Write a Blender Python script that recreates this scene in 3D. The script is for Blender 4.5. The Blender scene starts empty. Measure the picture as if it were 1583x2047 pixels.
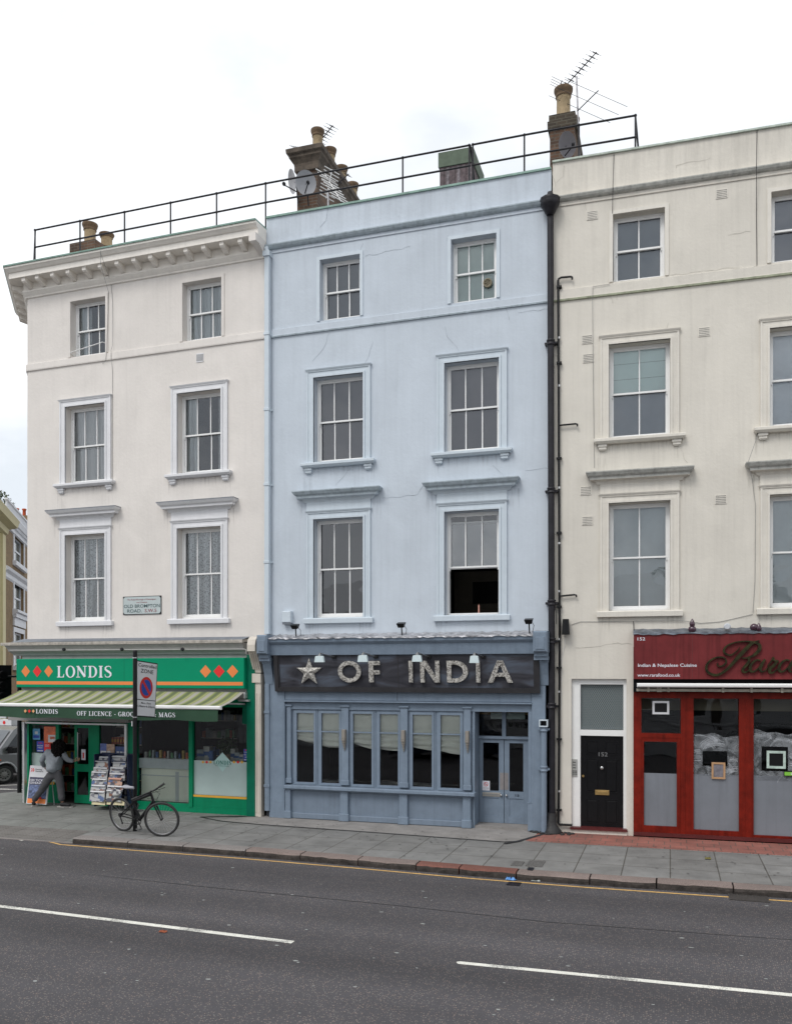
import bpy, bmesh, math, random
from math import sin, cos, tan, pi, radians, sqrt, atan2
from mathutils import Vector, Matrix
random.seed(7)
S = bpy.context.scene
COL = S.collection

# ------------------------------------------------------------------ camera
CX, YH, FPX, EYE, TH = 791.5, 1345.0, 1732.0, 3.2, radians(17.56)
cam_d = bpy.data.cameras.new('camera'); cam = bpy.data.objects.new('camera', cam_d); COL.objects.link(cam)
cam.location = (0, 0, EYE); cam.rotation_euler = (pi/2, 0, TH)
cam_d.sensor_fit = 'HORIZONTAL'; cam_d.sensor_width = 36; cam_d.lens = 36*FPX/1583
cam_d.shift_y = (YH-1023.5)/1583; cam_d.clip_start = .1; cam_d.clip_end = 2000
S.camera = cam

# ------------------------------------------------------------------ world, sun, exposure
SUN_EL, SUN_AZ = radians(52), radians(200)     # azimuth measured clockwise from +Y
W = bpy.data.worlds.new('World'); S.world = W; W.use_nodes = True
nt = W.node_tree; nt.nodes.clear(); N = nt.nodes.new; LK = nt.links.new
out = N('ShaderNodeOutputWorld'); bg = N('ShaderNodeBackground'); sky = N('ShaderNodeTexSky')
sky.sky_type = 'NISHITA'; sky.sun_disc = False; sky.sun_elevation = SUN_EL; sky.sun_rotation = SUN_AZ
tc = N('ShaderNodeTexCoord'); mp = N('ShaderNodeMapping'); mp.inputs['Scale'].default_value = (1, 1, 2.2)
mp.inputs['Location'].default_value = (.3, .1, .5)
nz = N('ShaderNodeTexNoise'); nz.inputs['Scale'].default_value = 2.1; nz.inputs['Detail'].default_value = 7; nz.inputs['Roughness'].default_value = .52
cr = N('ShaderNodeValToRGB'); cr.color_ramp.elements[0].position = .38; cr.color_ramp.elements[0].color = (.60, .64, .685, 1)
cr.color_ramp.elements[1].position = .66; cr.color_ramp.elements[1].color = (1, 1, 1, 1)
sc = N('ShaderNodeVectorMath'); sc.operation = 'SCALE'; sc.inputs['Scale'].default_value = 13.2
mx = N('ShaderNodeMix'); mx.data_type = 'RGBA'; mx.inputs['Factor'].default_value = .93
LK(tc.outputs['Generated'], mp.inputs['Vector']); LK(mp.outputs[0], nz.inputs['Vector']); LK(nz.outputs[0], cr.inputs[0])
LK(cr.outputs[0], sc.inputs[0]); LK(sky.outputs[0], mx.inputs['A']); LK(sc.outputs[0], mx.inputs['B'])
LK(mx.outputs['Result'], bg.inputs['Color']); bg.inputs['Strength'].default_value = .092; LK(bg.outputs[0], out.inputs['Surface'])
sd = bpy.data.lights.new('sun', 'SUN'); sd.energy = 1.35; sd.angle = radians(22); sd.color = (1, .97, .93)
sun = bpy.data.objects.new('sun', sd); COL.objects.link(sun)
sdir = Vector((sin(SUN_AZ)*cos(SUN_EL), cos(SUN_AZ)*cos(SUN_EL), sin(SUN_EL)))
sun.rotation_euler = sdir.to_track_quat('Z', 'Y').to_euler()
S.view_settings.view_transform = 'Standard'; S.view_settings.look = 'None'; S.view_settings.gamma = 1
S.view_settings.exposure = .26
S.render.engine = 'CYCLES'; S.cycles.transparent_max_bounces = 16; S.cycles.max_bounces = 8

# ------------------------------------------------------------------ frames of reference: one per facade
class Frame:
    def __init__(s, ox, oy, a): s.o, s.a = (ox, oy), radians(a)
    def world(s, x, y, z): c, n = cos(s.a), sin(s.a); return (s.o[0]+x*c-y*n, s.o[1]+x*n+y*c, z)
    def p(s, px, py, n=0):
        """photo measurement -> position (x, z) on the facade plane standing n metres in front of the wall"""
        u, v = (px-CX)/FPX, (YH-py)/FPX
        dx, dy = cos(TH)*u-sin(TH), sin(TH)*u+cos(TH)
        a = s.a; ox, oy = s.o[0]+n*sin(a), s.o[1]-n*cos(a)
        nx, ny = -sin(a), cos(a); k = (ox*nx+oy*ny)/(dx*nx+dy*ny)
        return ((k*dx-ox)*cos(a)+(k*dy-oy)*sin(a), EYE+v*k)
    def x(s, px, n=0): return s.p(px, YH, n)[0]
    def z(s, px, py, n=0): return s.p(px, py, n)[1]
WLD = Frame(0, 0, 0); L = Frame(-8.56, 17.5, -1.19); B = Frame(-8.56, 17.5, 0); R = Frame(-2.25, 17.5, 1.56)
def gnd(px, py, z=0):
    k = (EYE-z)*FPX/(py-YH); u = (px-CX)/FPX
    return (k*(cos(TH)*u-sin(TH)), k*(sin(TH)*u+cos(TH)))

# ------------------------------------------------------------------ materials
MC = {}
def mat(name, col, rough=.6, var=.06, scale=3, bump=0, bscale=40, metal=0, streak=0, spec=.5, emit=0, coat=0, grain=0, top=0):
    if name in MC: return MC[name]
    m = bpy.data.materials.new(name); m.use_nodes = True; t = m.node_tree; n = t.nodes; l = t.links.new
    b = n['Principled BSDF']; b.inputs['Roughness'].default_value = rough; b.inputs['Metallic'].default_value = metal
    b.inputs['Specular IOR Level'].default_value = spec; b.inputs['Coat Weight'].default_value = coat
    tc = n.new('ShaderNodeTexCoord')
    nz = n.new('ShaderNodeTexNoise'); nz.inputs['Scale'].default_value = scale; nz.inputs['Detail'].default_value = 6; nz.inputs['Roughness'].default_value = .65
    l(tc.outputs['Object'], nz.inputs['Vector'])
    mr = n.new('ShaderNodeMapRange'); mr.inputs[1].default_value = .3; mr.inputs[2].default_value = .7
    mr.inputs[3].default_value = 1-var; mr.inputs[4].default_value = 1+var; l(nz.outputs[0], mr.inputs[0])
    val = mr.outputs[0]
    def mul(a, bb):
        q = n.new('ShaderNodeMath'); q.operation = 'MULTIPLY'; l(a, q.inputs[0]); l(bb, q.inputs[1]); return q.outputs[0]
    if streak:
        mp = n.new('ShaderNodeMapping'); mp.inputs['Scale'].default_value = (9, 9, .35); l(tc.outputs['Object'], mp.inputs[0])
        n2 = n.new('ShaderNodeTexNoise'); n2.inputs['Scale'].default_value = 1.3; n2.inputs['Detail'].default_value = 5; l(mp.outputs[0], n2.inputs[0])
        m2 = n.new('ShaderNodeMapRange'); m2.inputs[1].default_value = .5; m2.inputs[2].default_value = .78; m2.inputs[3].default_value = 1; m2.inputs[4].default_value = 1-streak
        l(n2.outputs[0], m2.inputs[0]); val = mul(val, m2.outputs[0])
    if top:      # weathering below the parapet coping and old patches
        sz = n.new('ShaderNodeSeparateXYZ'); l(tc.outputs['Object'], sz.inputs[0])
        g1 = n.new('ShaderNodeMapRange'); g1.inputs[1].default_value = 11.9; g1.inputs[2].default_value = 13.4; g1.inputs[3].default_value = .15; g1.inputs[4].default_value = 1; l(sz.outputs[2], g1.inputs[0])
        mq = n.new('ShaderNodeMapping'); mq.inputs['Scale'].default_value = (5, 5, .5); l(tc.outputs['Object'], mq.inputs[0])
        n4 = n.new('ShaderNodeTexNoise'); n4.inputs['Scale'].default_value = 1; n4.inputs['Detail'].default_value = 8; n4.inputs['Roughness'].default_value = .7; l(mq.outputs[0], n4.inputs[0])
        g2 = n.new('ShaderNodeMapRange'); g2.inputs[1].default_value = .42; g2.inputs[2].default_value = .72; g2.inputs[3].default_value = 0; g2.inputs[4].default_value = top; l(n4.outputs[0], g2.inputs[0])
        g3 = mul(g1.outputs[0], g2.outputs[0]); g4 = n.new('ShaderNodeMath'); g4.operation = 'SUBTRACT'; g4.inputs[0].default_value = 1; l(g3, g4.inputs[1]); val = mul(val, g4.outputs[0])
        n5 = n.new('ShaderNodeTexNoise'); n5.inputs['Scale'].default_value = .45; n5.inputs['Detail'].default_value = 10; n5.inputs['Roughness'].default_value = .6; n5.inputs['Distortion'].default_value = .6; l(tc.outputs['Object'], n5.inputs[0])
        g5 = n.new('ShaderNodeMapRange'); g5.inputs[1].default_value = .47; g5.inputs[2].default_value = .53; g5.inputs[3].default_value = .985; g5.inputs[4].default_value = 1.02; l(n5.outputs[0], g5.inputs[0]); val = mul(val, g5.outputs[0])
    if grain:
        n3 = n.new('ShaderNodeTexNoise'); n3.inputs['Scale'].default_value = 90; n3.inputs['Detail'].default_value = 3; l(tc.outputs['Object'], n3.inputs[0])
        m3 = n.new('ShaderNodeMapRange'); m3.inputs[1].default_value = .3; m3.inputs[2].default_value = .7; m3.inputs[3].default_value = 1-grain; m3.inputs[4].default_value = 1+grain
        l(n3.outputs[0], m3.inputs[0]); val = mul(val, m3.outputs[0])
    vm = n.new('ShaderNodeVectorMath'); vm.operation = 'SCALE'; vm.inputs[0].default_value = col[:3]; l(val, vm.inputs['Scale'])
    l(vm.outputs[0], b.inputs['Base Color'])
    if emit: l(vm.outputs[0], b.inputs['Emission Color']); b.inputs['Emission Strength'].default_value = emit
    if bump:
        nb = n.new('ShaderNodeTexNoise'); nb.inputs['Scale'].default_value = bscale; nb.inputs['Detail'].default_value = 6; l(tc.outputs['Object'], nb.inputs[0])
        bp = n.new('ShaderNodeBump'); bp.inputs['Strength'].default_value = bump; bp.inputs['Distance'].default_value = .02
        l(nb.outputs[0], bp.inputs['Height']); l(bp.outputs[0], b.inputs['Normal'])
    MC[name] = m; return m

def glass_mat(name, ior=1.75, tint=(.80, .84, .84), rough=.015, wavy=.02):
    if name in MC: return MC[name]
    m = bpy.data.materials.new(name); m.use_nodes = True; t = m.node_tree; n = t.nodes; l = t.links.new; n.clear()
    o = n.new('ShaderNodeOutputMaterial'); mixs = n.new('ShaderNodeMixShader'); fr = n.new('ShaderNodeFresnel'); fr.inputs[0].default_value = ior
    tr = n.new('ShaderNodeBsdfTransparent'); tr.inputs[0].default_value = (*tint, 1); g = n.new('ShaderNodeBsdfGlossy'); g.inputs['Roughness'].default_value = rough
    g.inputs[0].default_value = (.92, .95, 1, 1)
    tcn = n.new('ShaderNodeTexCoord'); nz = n.new('ShaderNodeTexNoise'); nz.inputs['Scale'].default_value = 1.6; nz.inputs['Detail'].default_value = 1
    bp = n.new('ShaderNodeBump'); bp.inputs['Strength'].default_value = wavy; bp.inputs['Distance'].default_value = .2
    l(tcn.outputs['Object'], nz.inputs[0]); l(nz.outputs[0], bp.inputs['Height']); l(bp.outputs[0], g.inputs['Normal'])
    l(fr.outputs[0], mixs.inputs[0]); l(tr.outputs[0], mixs.inputs[1]); l(g.outputs[0], mixs.inputs[2]); l(mixs.outputs[0], o.inputs[0])
    MC[name] = m; return m

def brick_mat(name, c1, c2, mortar, bw=.215, bh=.075, ms=.01, mode='wall', rough=.9, off=.5, var=.35, bump=.4, dirt=.25):
    m = bpy.data.materials.new(name); m.use_nodes = True; t = m.node_tree; n = t.nodes; l = t.links.new; b = n['Principled BSDF']
    b.inputs['Roughness'].default_value = rough
    tcn = n.new('ShaderNodeTexCoord'); sp = n.new('ShaderNodeSeparateXYZ'); cb = n.new('ShaderNodeCombineXYZ'); l(tcn.outputs['Object'], sp.inputs[0])
    if mode == 'wall':
        ad = n.new('ShaderNodeMath'); ad.operation = 'ADD'; l(sp.outputs[0], ad.inputs[0]); l(sp.outputs[1], ad.inputs[1])
        l(ad.outputs[0], cb.inputs[0]); l(sp.outputs[2], cb.inputs[1])
    else:
        l(sp.outputs[0], cb.inputs[0]); l(sp.outputs[1], cb.inputs[1])
    bt = n.new('ShaderNodeTexBrick'); bt.offset = off; bt.inputs['Scale'].default_value = 1; bt.inputs['Brick Width'].default_value = bw; bt.inputs['Row Height'].default_value = bh
    bt.inputs['Mortar Size'].default_value = ms; bt.inputs['Mortar Smooth'].default_value = .1
    bt.inputs['Color1'].default_value = (*c1, 1); bt.inputs['Color2'].default_value = (*c2, 1); bt.inputs['Mortar'].default_value = (*mortar, 1)
    l(cb.outputs[0], bt.inputs['Vector'])
    nz = n.new('ShaderNodeTexNoise'); nz.inputs['Scale'].default_value = 1.4; nz.inputs['Detail'].default_value = 8; nz.inputs['Roughness'].default_value = .7; l(tcn.outputs['Object'], nz.inputs[0])
    mr = n.new('ShaderNodeMapRange'); mr.inputs[1].default_value = .35; mr.inputs[2].default_value = .68; mr.inputs[3].default_value = 1+dirt*.5; mr.inputs[4].default_value = 1-dirt; l(nz.outputs[0], mr.inputs[0])
    vm = n.new('ShaderNodeVectorMath'); vm.operation = 'SCALE'; l(bt.outputs[0], vm.inputs[0]); l(mr.outputs[0], vm.inputs['Scale']); l(vm.outputs[0], b.inputs['Base Color'])
    bp = n.new('ShaderNodeBump'); bp.inputs['Strength'].default_value = bump; bp.inputs['Distance'].default_value = .008; bp.invert = True
    l(bt.outputs['Fac'], bp.inputs['Height']); l(bp.outputs[0], b.inputs['Normal'])
    MC[name] = m; return m

def speckle_mat(name, base, chips, cscale=60, thr=.16, rough=.85, var=.12, bump=.5, bands=False):
    """asphalt / granite: base with little voronoi chips"""
    m = bpy.data.materials.new(name); m.use_nodes = True; t = m.node_tree; n = t.nodes; l = t.links.new; b = n['Principled BSDF']
    b.inputs['Roughness'].default_value = rough; b.inputs['Specular IOR Level'].default_value = .35
    tcn = n.new('ShaderNodeTexCoord'); vo = n.new('ShaderNodeTexVoronoi'); vo.inputs['Scale'].default_value = cscale; l(tcn.outputs['Object'], vo.inputs['Vector'])
    lt = n.new('ShaderNodeMath'); lt.operation = 'LESS_THAN'; lt.inputs[1].default_value = .36; l(vo.outputs['Distance'], lt.inputs[0])
    sp = n.new('ShaderNodeSeparateColor'); l(vo.outputs['Color'], sp.inputs[0]); l2 = n.new('ShaderNodeMath'); l2.operation = 'LESS_THAN'; l2.inputs[1].default_value = thr; l(sp.outputs[0], l2.inputs[0])
    mu = n.new('ShaderNodeMath'); mu.operation = 'MULTIPLY'; l(lt.outputs[0], mu.inputs[0]); l(l2.outputs[0], mu.inputs[1])
    cr = n.new('ShaderNodeMix'); cr.data_type = 'RGBA'; cr.inputs['A'].default_value = (*chips[0], 1); cr.inputs['B'].default_value = (*chips[1], 1); l(sp.outputs[1], cr.inputs['Factor'])
    mx = n.new('ShaderNodeMix'); mx.data_type = 'RGBA'; mx.inputs['A'].default_value = (*base, 1); l(cr.outputs['Result'], mx.inputs['B']); l(mu.outputs[0], mx.inputs['Factor'])
    nz = n.new('ShaderNodeTexNoise'); nz.inputs['Scale'].default_value = .5; nz.inputs['Detail'].default_value = 9; nz.inputs['Roughness'].default_value = .7; l(tcn.outputs['Object'], nz.inputs[0])
    mr = n.new('ShaderNodeMapRange'); mr.inputs[1].default_value = .3; mr.inputs[2].default_value = .7; mr.inputs[3].default_value = 1-var; mr.inputs[4].default_value = 1+var; l(nz.outputs[0], mr.inputs[0])
    ng = n.new('ShaderNodeTexNoise'); ng.inputs['Scale'].default_value = 170; ng.inputs['Detail'].default_value = 2; l(tcn.outputs['Object'], ng.inputs[0])
    mg = n.new('ShaderNodeMapRange'); mg.inputs[1].default_value = .3; mg.inputs[2].default_value = .7; mg.inputs[3].default_value = .62; mg.inputs[4].default_value = 1.38; l(ng.outputs[0], mg.inputs[0])
    mm = n.new('ShaderNodeMath'); mm.operation = 'MULTIPLY'; l(mr.outputs[0], mm.inputs[0]); l(mg.outputs[0], mm.inputs[1])
    mo_ = mm.outputs[0]
    if bands:      # tyre-polished tracks along the road, old oil drips
        mq = n.new('ShaderNodeMapping'); mq.inputs['Scale'].default_value = (.03, .9, 1); l(tcn.outputs['Object'], mq.inputs[0])
        nb = n.new('ShaderNodeTexNoise'); nb.inputs['Scale'].default_value = 1; nb.inputs['Detail'].default_value = 3; l(mq.outputs[0], nb.inputs[0])
        mb_ = n.new('ShaderNodeMapRange'); mb_.inputs[1].default_value = .3; mb_.inputs[2].default_value = .7; mb_.inputs[3].default_value = .74; mb_.inputs[4].default_value = 1.26; l(nb.outputs[0], mb_.inputs[0])
        m5 = n.new('ShaderNodeMath'); m5.operation = 'MULTIPLY'; l(mo_, m5.inputs[0]); l(mb_.outputs[0], m5.inputs[1]); mo_ = m5.outputs[0]
    vm = n.new('ShaderNodeVectorMath'); vm.operation = 'SCALE'; l(mx.outputs['Result'], vm.inputs[0]); l(mo_, vm.inputs['Scale']); l(vm.outputs[0], b.inputs['Base Color'])
    bp = n.new('ShaderNodeBump'); bp.inputs['Strength'].default_value = bump; bp.inputs['Distance'].default_value = .006; l(ng.outputs[0], bp.inputs['Height']); l(bp.outputs[0], b.inputs['Normal'])
    MC[name] = m; return m

# stucco and paint
M_WL = mat('stucco_warm_white', (.70, .66, .62), .85, .05, 1.1, .22, 14, streak=.05, grain=.025, top=.13)
M_WLT = mat('trim_white', (.70, .70, .715), .6, .04, 4, .12, 30, streak=.06)
M_WB = mat('stucco_pale_blue', (.515, .568, .628), .85, .05, 1.1, .22, 14, streak=.07, grain=.025, top=.2)
M_WBT = mat('trim_pale_blue', (.54, .605, .66), .6, .04, 4, .12, 30, streak=.08)
M_WR = mat('stucco_cream', (.64, .605, .54), .85, .05, 1.1, .22, 14, streak=.08, grain=.025, top=.24)
M_WRT = mat('trim_cream', (.665, .63, .565), .6, .05, 4, .15, 30, streak=.12)
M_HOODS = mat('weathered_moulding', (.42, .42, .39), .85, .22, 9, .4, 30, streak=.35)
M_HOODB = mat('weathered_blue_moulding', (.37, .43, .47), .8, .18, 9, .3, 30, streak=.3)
M_WH = mat('white_gloss_paint', (.78, .78, .77), .35, .03, 6, spec=.5)
M_SHB = mat('shop_blue_paint', (.185, .235, .30), .5, .10, 5, .25, 35, streak=.14, spec=.3)
M_SHBD = mat('shop_blue_paint_worn', (.165, .21, .27), .55, .09, 5, .1, 20, streak=.14)
M_LEADG = mat('green_patina', (.24, .36, .31), .8, .25, 6, .3, 20)
M_LEAD = mat('lead_grey', (.15, .165, .19), .6, .2, 4, .2, 12)
M_SILV = mat('silver_flashing', (.36, .36, .38), .42, .6, 6, 1, 12, metal=.35)
M_BLK = mat('black_paint', (.006, .006, .007), .4, .2, 8, spec=.3)
M_BLKM = mat('black_matt', (.006, .006, .007), .8, .2, 8, spec=.1)
M_IRON = mat('cast_iron_pipe', (.014, .013, .017), .45, .45, 6, .2, 30, spec=.3)
M_GRN = mat('shop_green_paint', (.0, .215, .10), .5, .08, 3, streak=.14, spec=.2)
M_GRND = mat('shop_green_frame', (.0, .125, .07), .5, .15, 4, streak=.2, spec=.2)
M_GRNP = mat('green_sign_panel', (.0, .245, .125), .45, .03, 2, spec=.15)
M_ORG = mat('orange_vinyl', (.76, .22, .055), .4, .04, 3)
M_REDV = mat('red_vinyl', (.70, .018, .018), .4, .04, 3)
M_YEL = mat('yellow_vinyl', (.72, .38, .04), .45, .05, 4)
M_WTXT = mat('white_lettering', (.74, .74, .80), .4, .03, 4)
M_CRM = mat('cream_pilaster_paint', (.60, .55, .48), .6, .07, 5, .1, 30, streak=.12)
M_GREYP = mat('grey_cornice_paint', (.36, .355, .345), .6, .08, 4, streak=.14)
M_STONE = mat('dirty_stone_edge', (.40, .37, .33), .9, .35, 12, .4, 30)
M_SHUT = mat('shutter_housing_grey', (.30, .29, .285), .5, .06, 5, streak=.1)
M_ALU = mat('aluminium', (.55, .55, .55), .35, .08, 8, metal=.6)
M_RED = mat('red_fascia_paint', (.150, .022, .024), .6, .18, 2.4, streak=.4, spec=.2)
M_REDW = mat('red_stained_wood', (.155, .011, .005), .45, .3, 5, .08, 30, streak=.45, spec=.18)
M_REDWD = mat('dark_red_wood', (.085, .012, .012), .45, .2, 6)
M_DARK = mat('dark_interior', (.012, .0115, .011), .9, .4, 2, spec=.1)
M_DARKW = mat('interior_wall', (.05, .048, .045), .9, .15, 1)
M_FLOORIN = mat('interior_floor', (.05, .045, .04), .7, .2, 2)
M_GL = glass_mat('window_glass', 1.95, (.95, .97, .97), wavy=.06)
M_GLS = glass_mat('shop_glass', 1.6, (.94, .965, .96))
M_TAR = mat('black_tar', (.02, .02, .021), .6, .3, 12, .4, 20)
M_CRACK = mat('crack_line', (.18, .17, .16), .9, .3, 10)
M_CRACKB = mat('crack_blue', (.32, .36, .40), .9, .3, 10); M_CRACKR = mat('crack_cream', (.42, .40, .35), .9, .3, 10)
M_CABLE = mat('cable_grey', (.25, .25, .24), .6, .2, 6)
M_GOLD = mat('brass', (.62, .42, .17), .28, .12, 20, metal=.8)
M_STEEL = mat('steel', (.5, .5, .5), .3, .1, 10, metal=.9)
M_POT = mat('clay_chimney_pot', (.33, .25, .15), .9, .3, 7, .3, 25)
M_POTD = mat('sooty_pot_rim', (.13, .085, .05), .9, .4, 7, .3, 25)
M_POTR = mat('red_chimney_pot', (.42, .08, .03), .9, .2, 7)
M_BRICK = brick_mat('old_stock_brick', (.135, .072, .042), (.07, .04, .026), (.12, .10, .08), dirt=.5)
M_BRICKY = brick_mat('yellow_stock_brick', (.27, .17, .075), (.20, .12, .055), (.22, .18, .12))
M_ASPH = speckle_mat('asphalt', (.064, .061, .066), ((.15, .145, .14), (.20, .15, .13)), 44, .45, bands=True)
M_ASPH2 = speckle_mat('asphalt_side_street', (.11, .11, .112), ((.17, .16, .15), (.2, .17, .15)), 52, .2)
M_PAVE = brick_mat('york_stone_slabs', (.175, .172, .165), (.205, .203, .197), (.075, .07, .06), .74, .78, .010, 'flat', .75, 0, bump=.3, dirt=.30)
M_PAVEG = brick_mat('worn_grey_slabs', (.165, .17, .158), (.19, .192, .18), (.075, .075, .065), .9, .62, .009, 'flat', .75, .4, bump=.3, dirt=.30)
M_SCREED = mat('concrete_screed', (.235, .222, .212), .85, .22, 2.2, .3, 40, grain=.12)
M_TILE = brick_mat('red_quarry_tiles', (.30, .115, .09), (.235, .095, .075), (.11, .085, .07), .29, .29, .008, 'flat', .7, .35, dirt=.35)
M_TACT = brick_mat('buff_blister_paving', (.16, .15, .14), (.145, .135, .125), (.10, .09, .08), .4, .4, .01, 'flat', .85, 0, dirt=.3)
M_KG = speckle_mat('granite_grey', (.21, .19, .18), ((.30, .27, .26), (.10, .09, .09)), 70, .5, var=.2)
M_KP = speckle_mat('granite_pink', (.195, .155, .14), ((.27, .20, .18), (.12, .09, .09)), 70, .5, var=.3)
M_KR = speckle_mat('granite_red', (.17, .072, .055), ((.30, .14, .11), (.10, .05, .05)), 70, .5, var=.3)
M_KD = mat('kerb_face_dirt', (.05, .042, .037), .95, .55, 7, .8, 25)
M_LINE = mat('road_paint_white', (.68, .67, .61), .75, .13, 5, .4, 60, grain=.22)
def worn(m, amount=.5, base=(.10, .098, .10)):
    n = m.node_tree.nodes; l = m.node_tree.links.new; b = n['Principled BSDF']; src = b.inputs['Base Color'].links[0].from_socket
    tcn = n.new('ShaderNodeTexCoord'); a = n.new('ShaderNodeTexNoise'); a.inputs['Scale'].default_value = 55; a.inputs['Detail'].default_value = 4; a.inputs['Roughness'].default_value = .75; l(tcn.outputs['Object'], a.inputs[0])
    c = n.new('ShaderNodeTexNoise'); c.inputs['Scale'].default_value = 1.7; c.inputs['Detail'].default_value = 3; l(tcn.outputs['Object'], c.inputs[0])
    s = n.new('ShaderNodeMath'); s.operation = 'MULTIPLY'; l(a.outputs[0], s.inputs[0]); l(c.outputs[0], s.inputs[1])
    r = n.new('ShaderNodeMapRange'); r.inputs[1].default_value = .30-.05*amount; r.inputs[2].default_value = .34; r.inputs[3].default_value = 0; r.inputs[4].default_value = .8; l(s.outputs[0], r.inputs[0])
    x = n.new('ShaderNodeMix'); x.data_type = 'RGBA'; l(r.outputs[0], x.inputs['Factor']); l(src, x.inputs['A']); x.inputs['B'].default_value = (*base, 1); l(x.outputs['Result'], b.inputs['Base Color']); return m
worn(M_LINE)
M_LINEY = mat('road_paint_yellow', (.62, .38, .12), .75, .25, 9, .2, 60, grain=.2)
M_RUB = mat('rubber', (.022, .022, .022), .7, .2, 20)

# ------------------------------------------------------------------ mesh builder
FONT = {}
def font_mesh(txt):
    if txt not in FONT:
        c = bpy.data.curves.new('t', 'FONT'); c.body = txt; c.size = 1; c.resolution_u = 3; c.offset = .007
        o = bpy.data.objects.new('t', c); COL.objects.link(o)
        dg = bpy.context.evaluated_depsgraph_get(); me = bpy.data.meshes.new_from_object(o.evaluated_get(dg))
        FONT[txt] = ([tuple(v.co) for v in me.vertices], [tuple(p.vertices) for p in me.polygons])
        bpy.data.objects.remove(o); bpy.data.curves.remove(c); bpy.data.meshes.remove(me)
    return FONT[txt]
ORG = {}
class MB:
    def __init__(s): s.v = []; s.f = []; s.m = []; s.sm = []
    def add(s, vs, fs, mi=0, smooth=False):
        b = len(s.v); s.v += [tuple(v) for v in vs]; s.f += [tuple(b+i for i in f) for f in fs]; s.m += [mi]*len(fs); s.sm += [smooth]*len(fs); return s
    def box(s, x0, x1, y0, y1, z0, z1, mi=0):
        if x0 > x1: x0, x1 = x1, x0
        if y0 > y1: y0, y1 = y1, y0
        if z0 > z1: z0, z1 = z1, z0
        return s.add([(x0,y0,z0),(x1,y0,z0),(x1,y1,z0),(x0,y1,z0),(x0,y0,z1),(x1,y0,z1),(x1,y1,z1),(x0,y1,z1)],
                     [(0,3,2,1),(4,5,6,7),(0,1,5,4),(1,2,6,5),(2,3,7,6),(3,0,4,7)], mi)
    def bev(s, x0, x1, y0, y1, z0, z1, b=.008, mi=0):
        """box whose front edges (towards -y) are chamfered"""
        vs = [(x0,y1,z0),(x1,y1,z0),(x1,y1,z1),(x0,y1,z1),(x0,y0+b,z0),(x1,y0+b,z0),(x1,y0+b,z1),(x0,y0+b,z1),(x0+b,y0,z0+b),(x1-b,y0,z0+b),(x1-b,y0,z1-b),(x0+b,y0,z1-b)]
        return s.add(vs, [(0,1,2,3)[::-1],(4,5,1,0),(5,6,2,1),(6,7,3,2),(7,4,0,3),(8,9,5,4),(9,10,6,5),(10,11,7,6),(11,8,4,7),(8,11,10,9)[::-1]], mi)
    def ring(s, x0, x1, z0, z1, w, y0, y1, mi=0, sides='lrtb', b=None):
        """rectangular frame of bar width w, bars butted"""
        if 'l' in sides: s.box(x0, x0+w, y0, y1, z0, z1, mi)
        if 'r' in sides: s.box(x1-w, x1, y0, y1, z0, z1, mi)
        if 't' in sides: s.box(x0+w, x1-w, y0, y1, z1-w, z1, mi)
        if 'b' in sides: s.box(x0+w, x1-w, y0, y1, z0, z0+(b or w), mi)
        return s
    def prism(s, pts, y0, y1, mi=0):
        """polygon in x,z extruded along y"""
        n = len(pts); vs = [(x, y0, z) for x, z in pts]+[(x, y1, z) for x, z in pts]
        return s.add(vs, [tuple(range(n)), tuple(range(2*n-1, n-1, -1))]+[(i, i+n, (i+1) % n+n, (i+1) % n) for i in range(n)], mi)
    def prismx(s, pts, x0, x1, mi=0):
        """polygon in y,z extruded along x"""
        n = len(pts); vs = [(x0, y, z) for y, z in pts]+[(x1, y, z) for y, z in pts]
        return s.add(vs, [tuple(range(n)), tuple(range(2*n-1, n-1, -1))]+[(i, i+n, (i+1) % n+n, (i+1) % n) for i in range(n)], mi)
    def prismz(s, pts, z0, z1, mi=0):
        n = len(pts); vs = [(x, y, z0) for x, y in pts]+[(x, y, z1) for x, y in pts]
        return s.add(vs, [tuple(range(n))[::-1], tuple(range(n, 2*n))]+[(i, (i+1) % n, (i+1) % n+n, i+n) for i in range(n)], mi)
    def sweep(s, path, prof, mi=0, mis=None, caps=True):
        """profile (n outwards, z) swept along a path in x,y; outwards is to the right of the travel"""
        P = [Vector(p) for p in path]; k = len(prof); vs = []
        for i, p in enumerate(P):
            ds = []
            if i: ds.append((P[i]-P[i-1]).normalized())
            if i < len(P)-1: ds.append((P[i+1]-P[i]).normalized())
            ns = [Vector((d.y, -d.x)) for d in ds]
            m = ns[0] if len(ns) == 1 else (ns[0]+ns[1])/(1+ns[0].dot(ns[1]))
            for n, z in prof: vs.append((p.x+m.x*n, p.y+m.y*n, z))
        fs = []; b = len(s.v)
        for i in range(len(P)-1):
            for j in range(k-1): fs.append((i*k+j, i*k+j+1, (i+1)*k+j+1, (i+1)*k+j))
        s.add(vs, fs, mi)
        if mis:
            c = len(s.m)-len(fs)
            for q in range(len(fs)): s.m[c+q] = mis[q % (k-1)]
        if caps: s.add([vs[j] for j in range(k)], [tuple(range(k))[::-1]], mi); s.add([vs[(len(P)-1)*k+j] for j in range(k)], [tuple(range(k))], mi)
        return s
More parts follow.
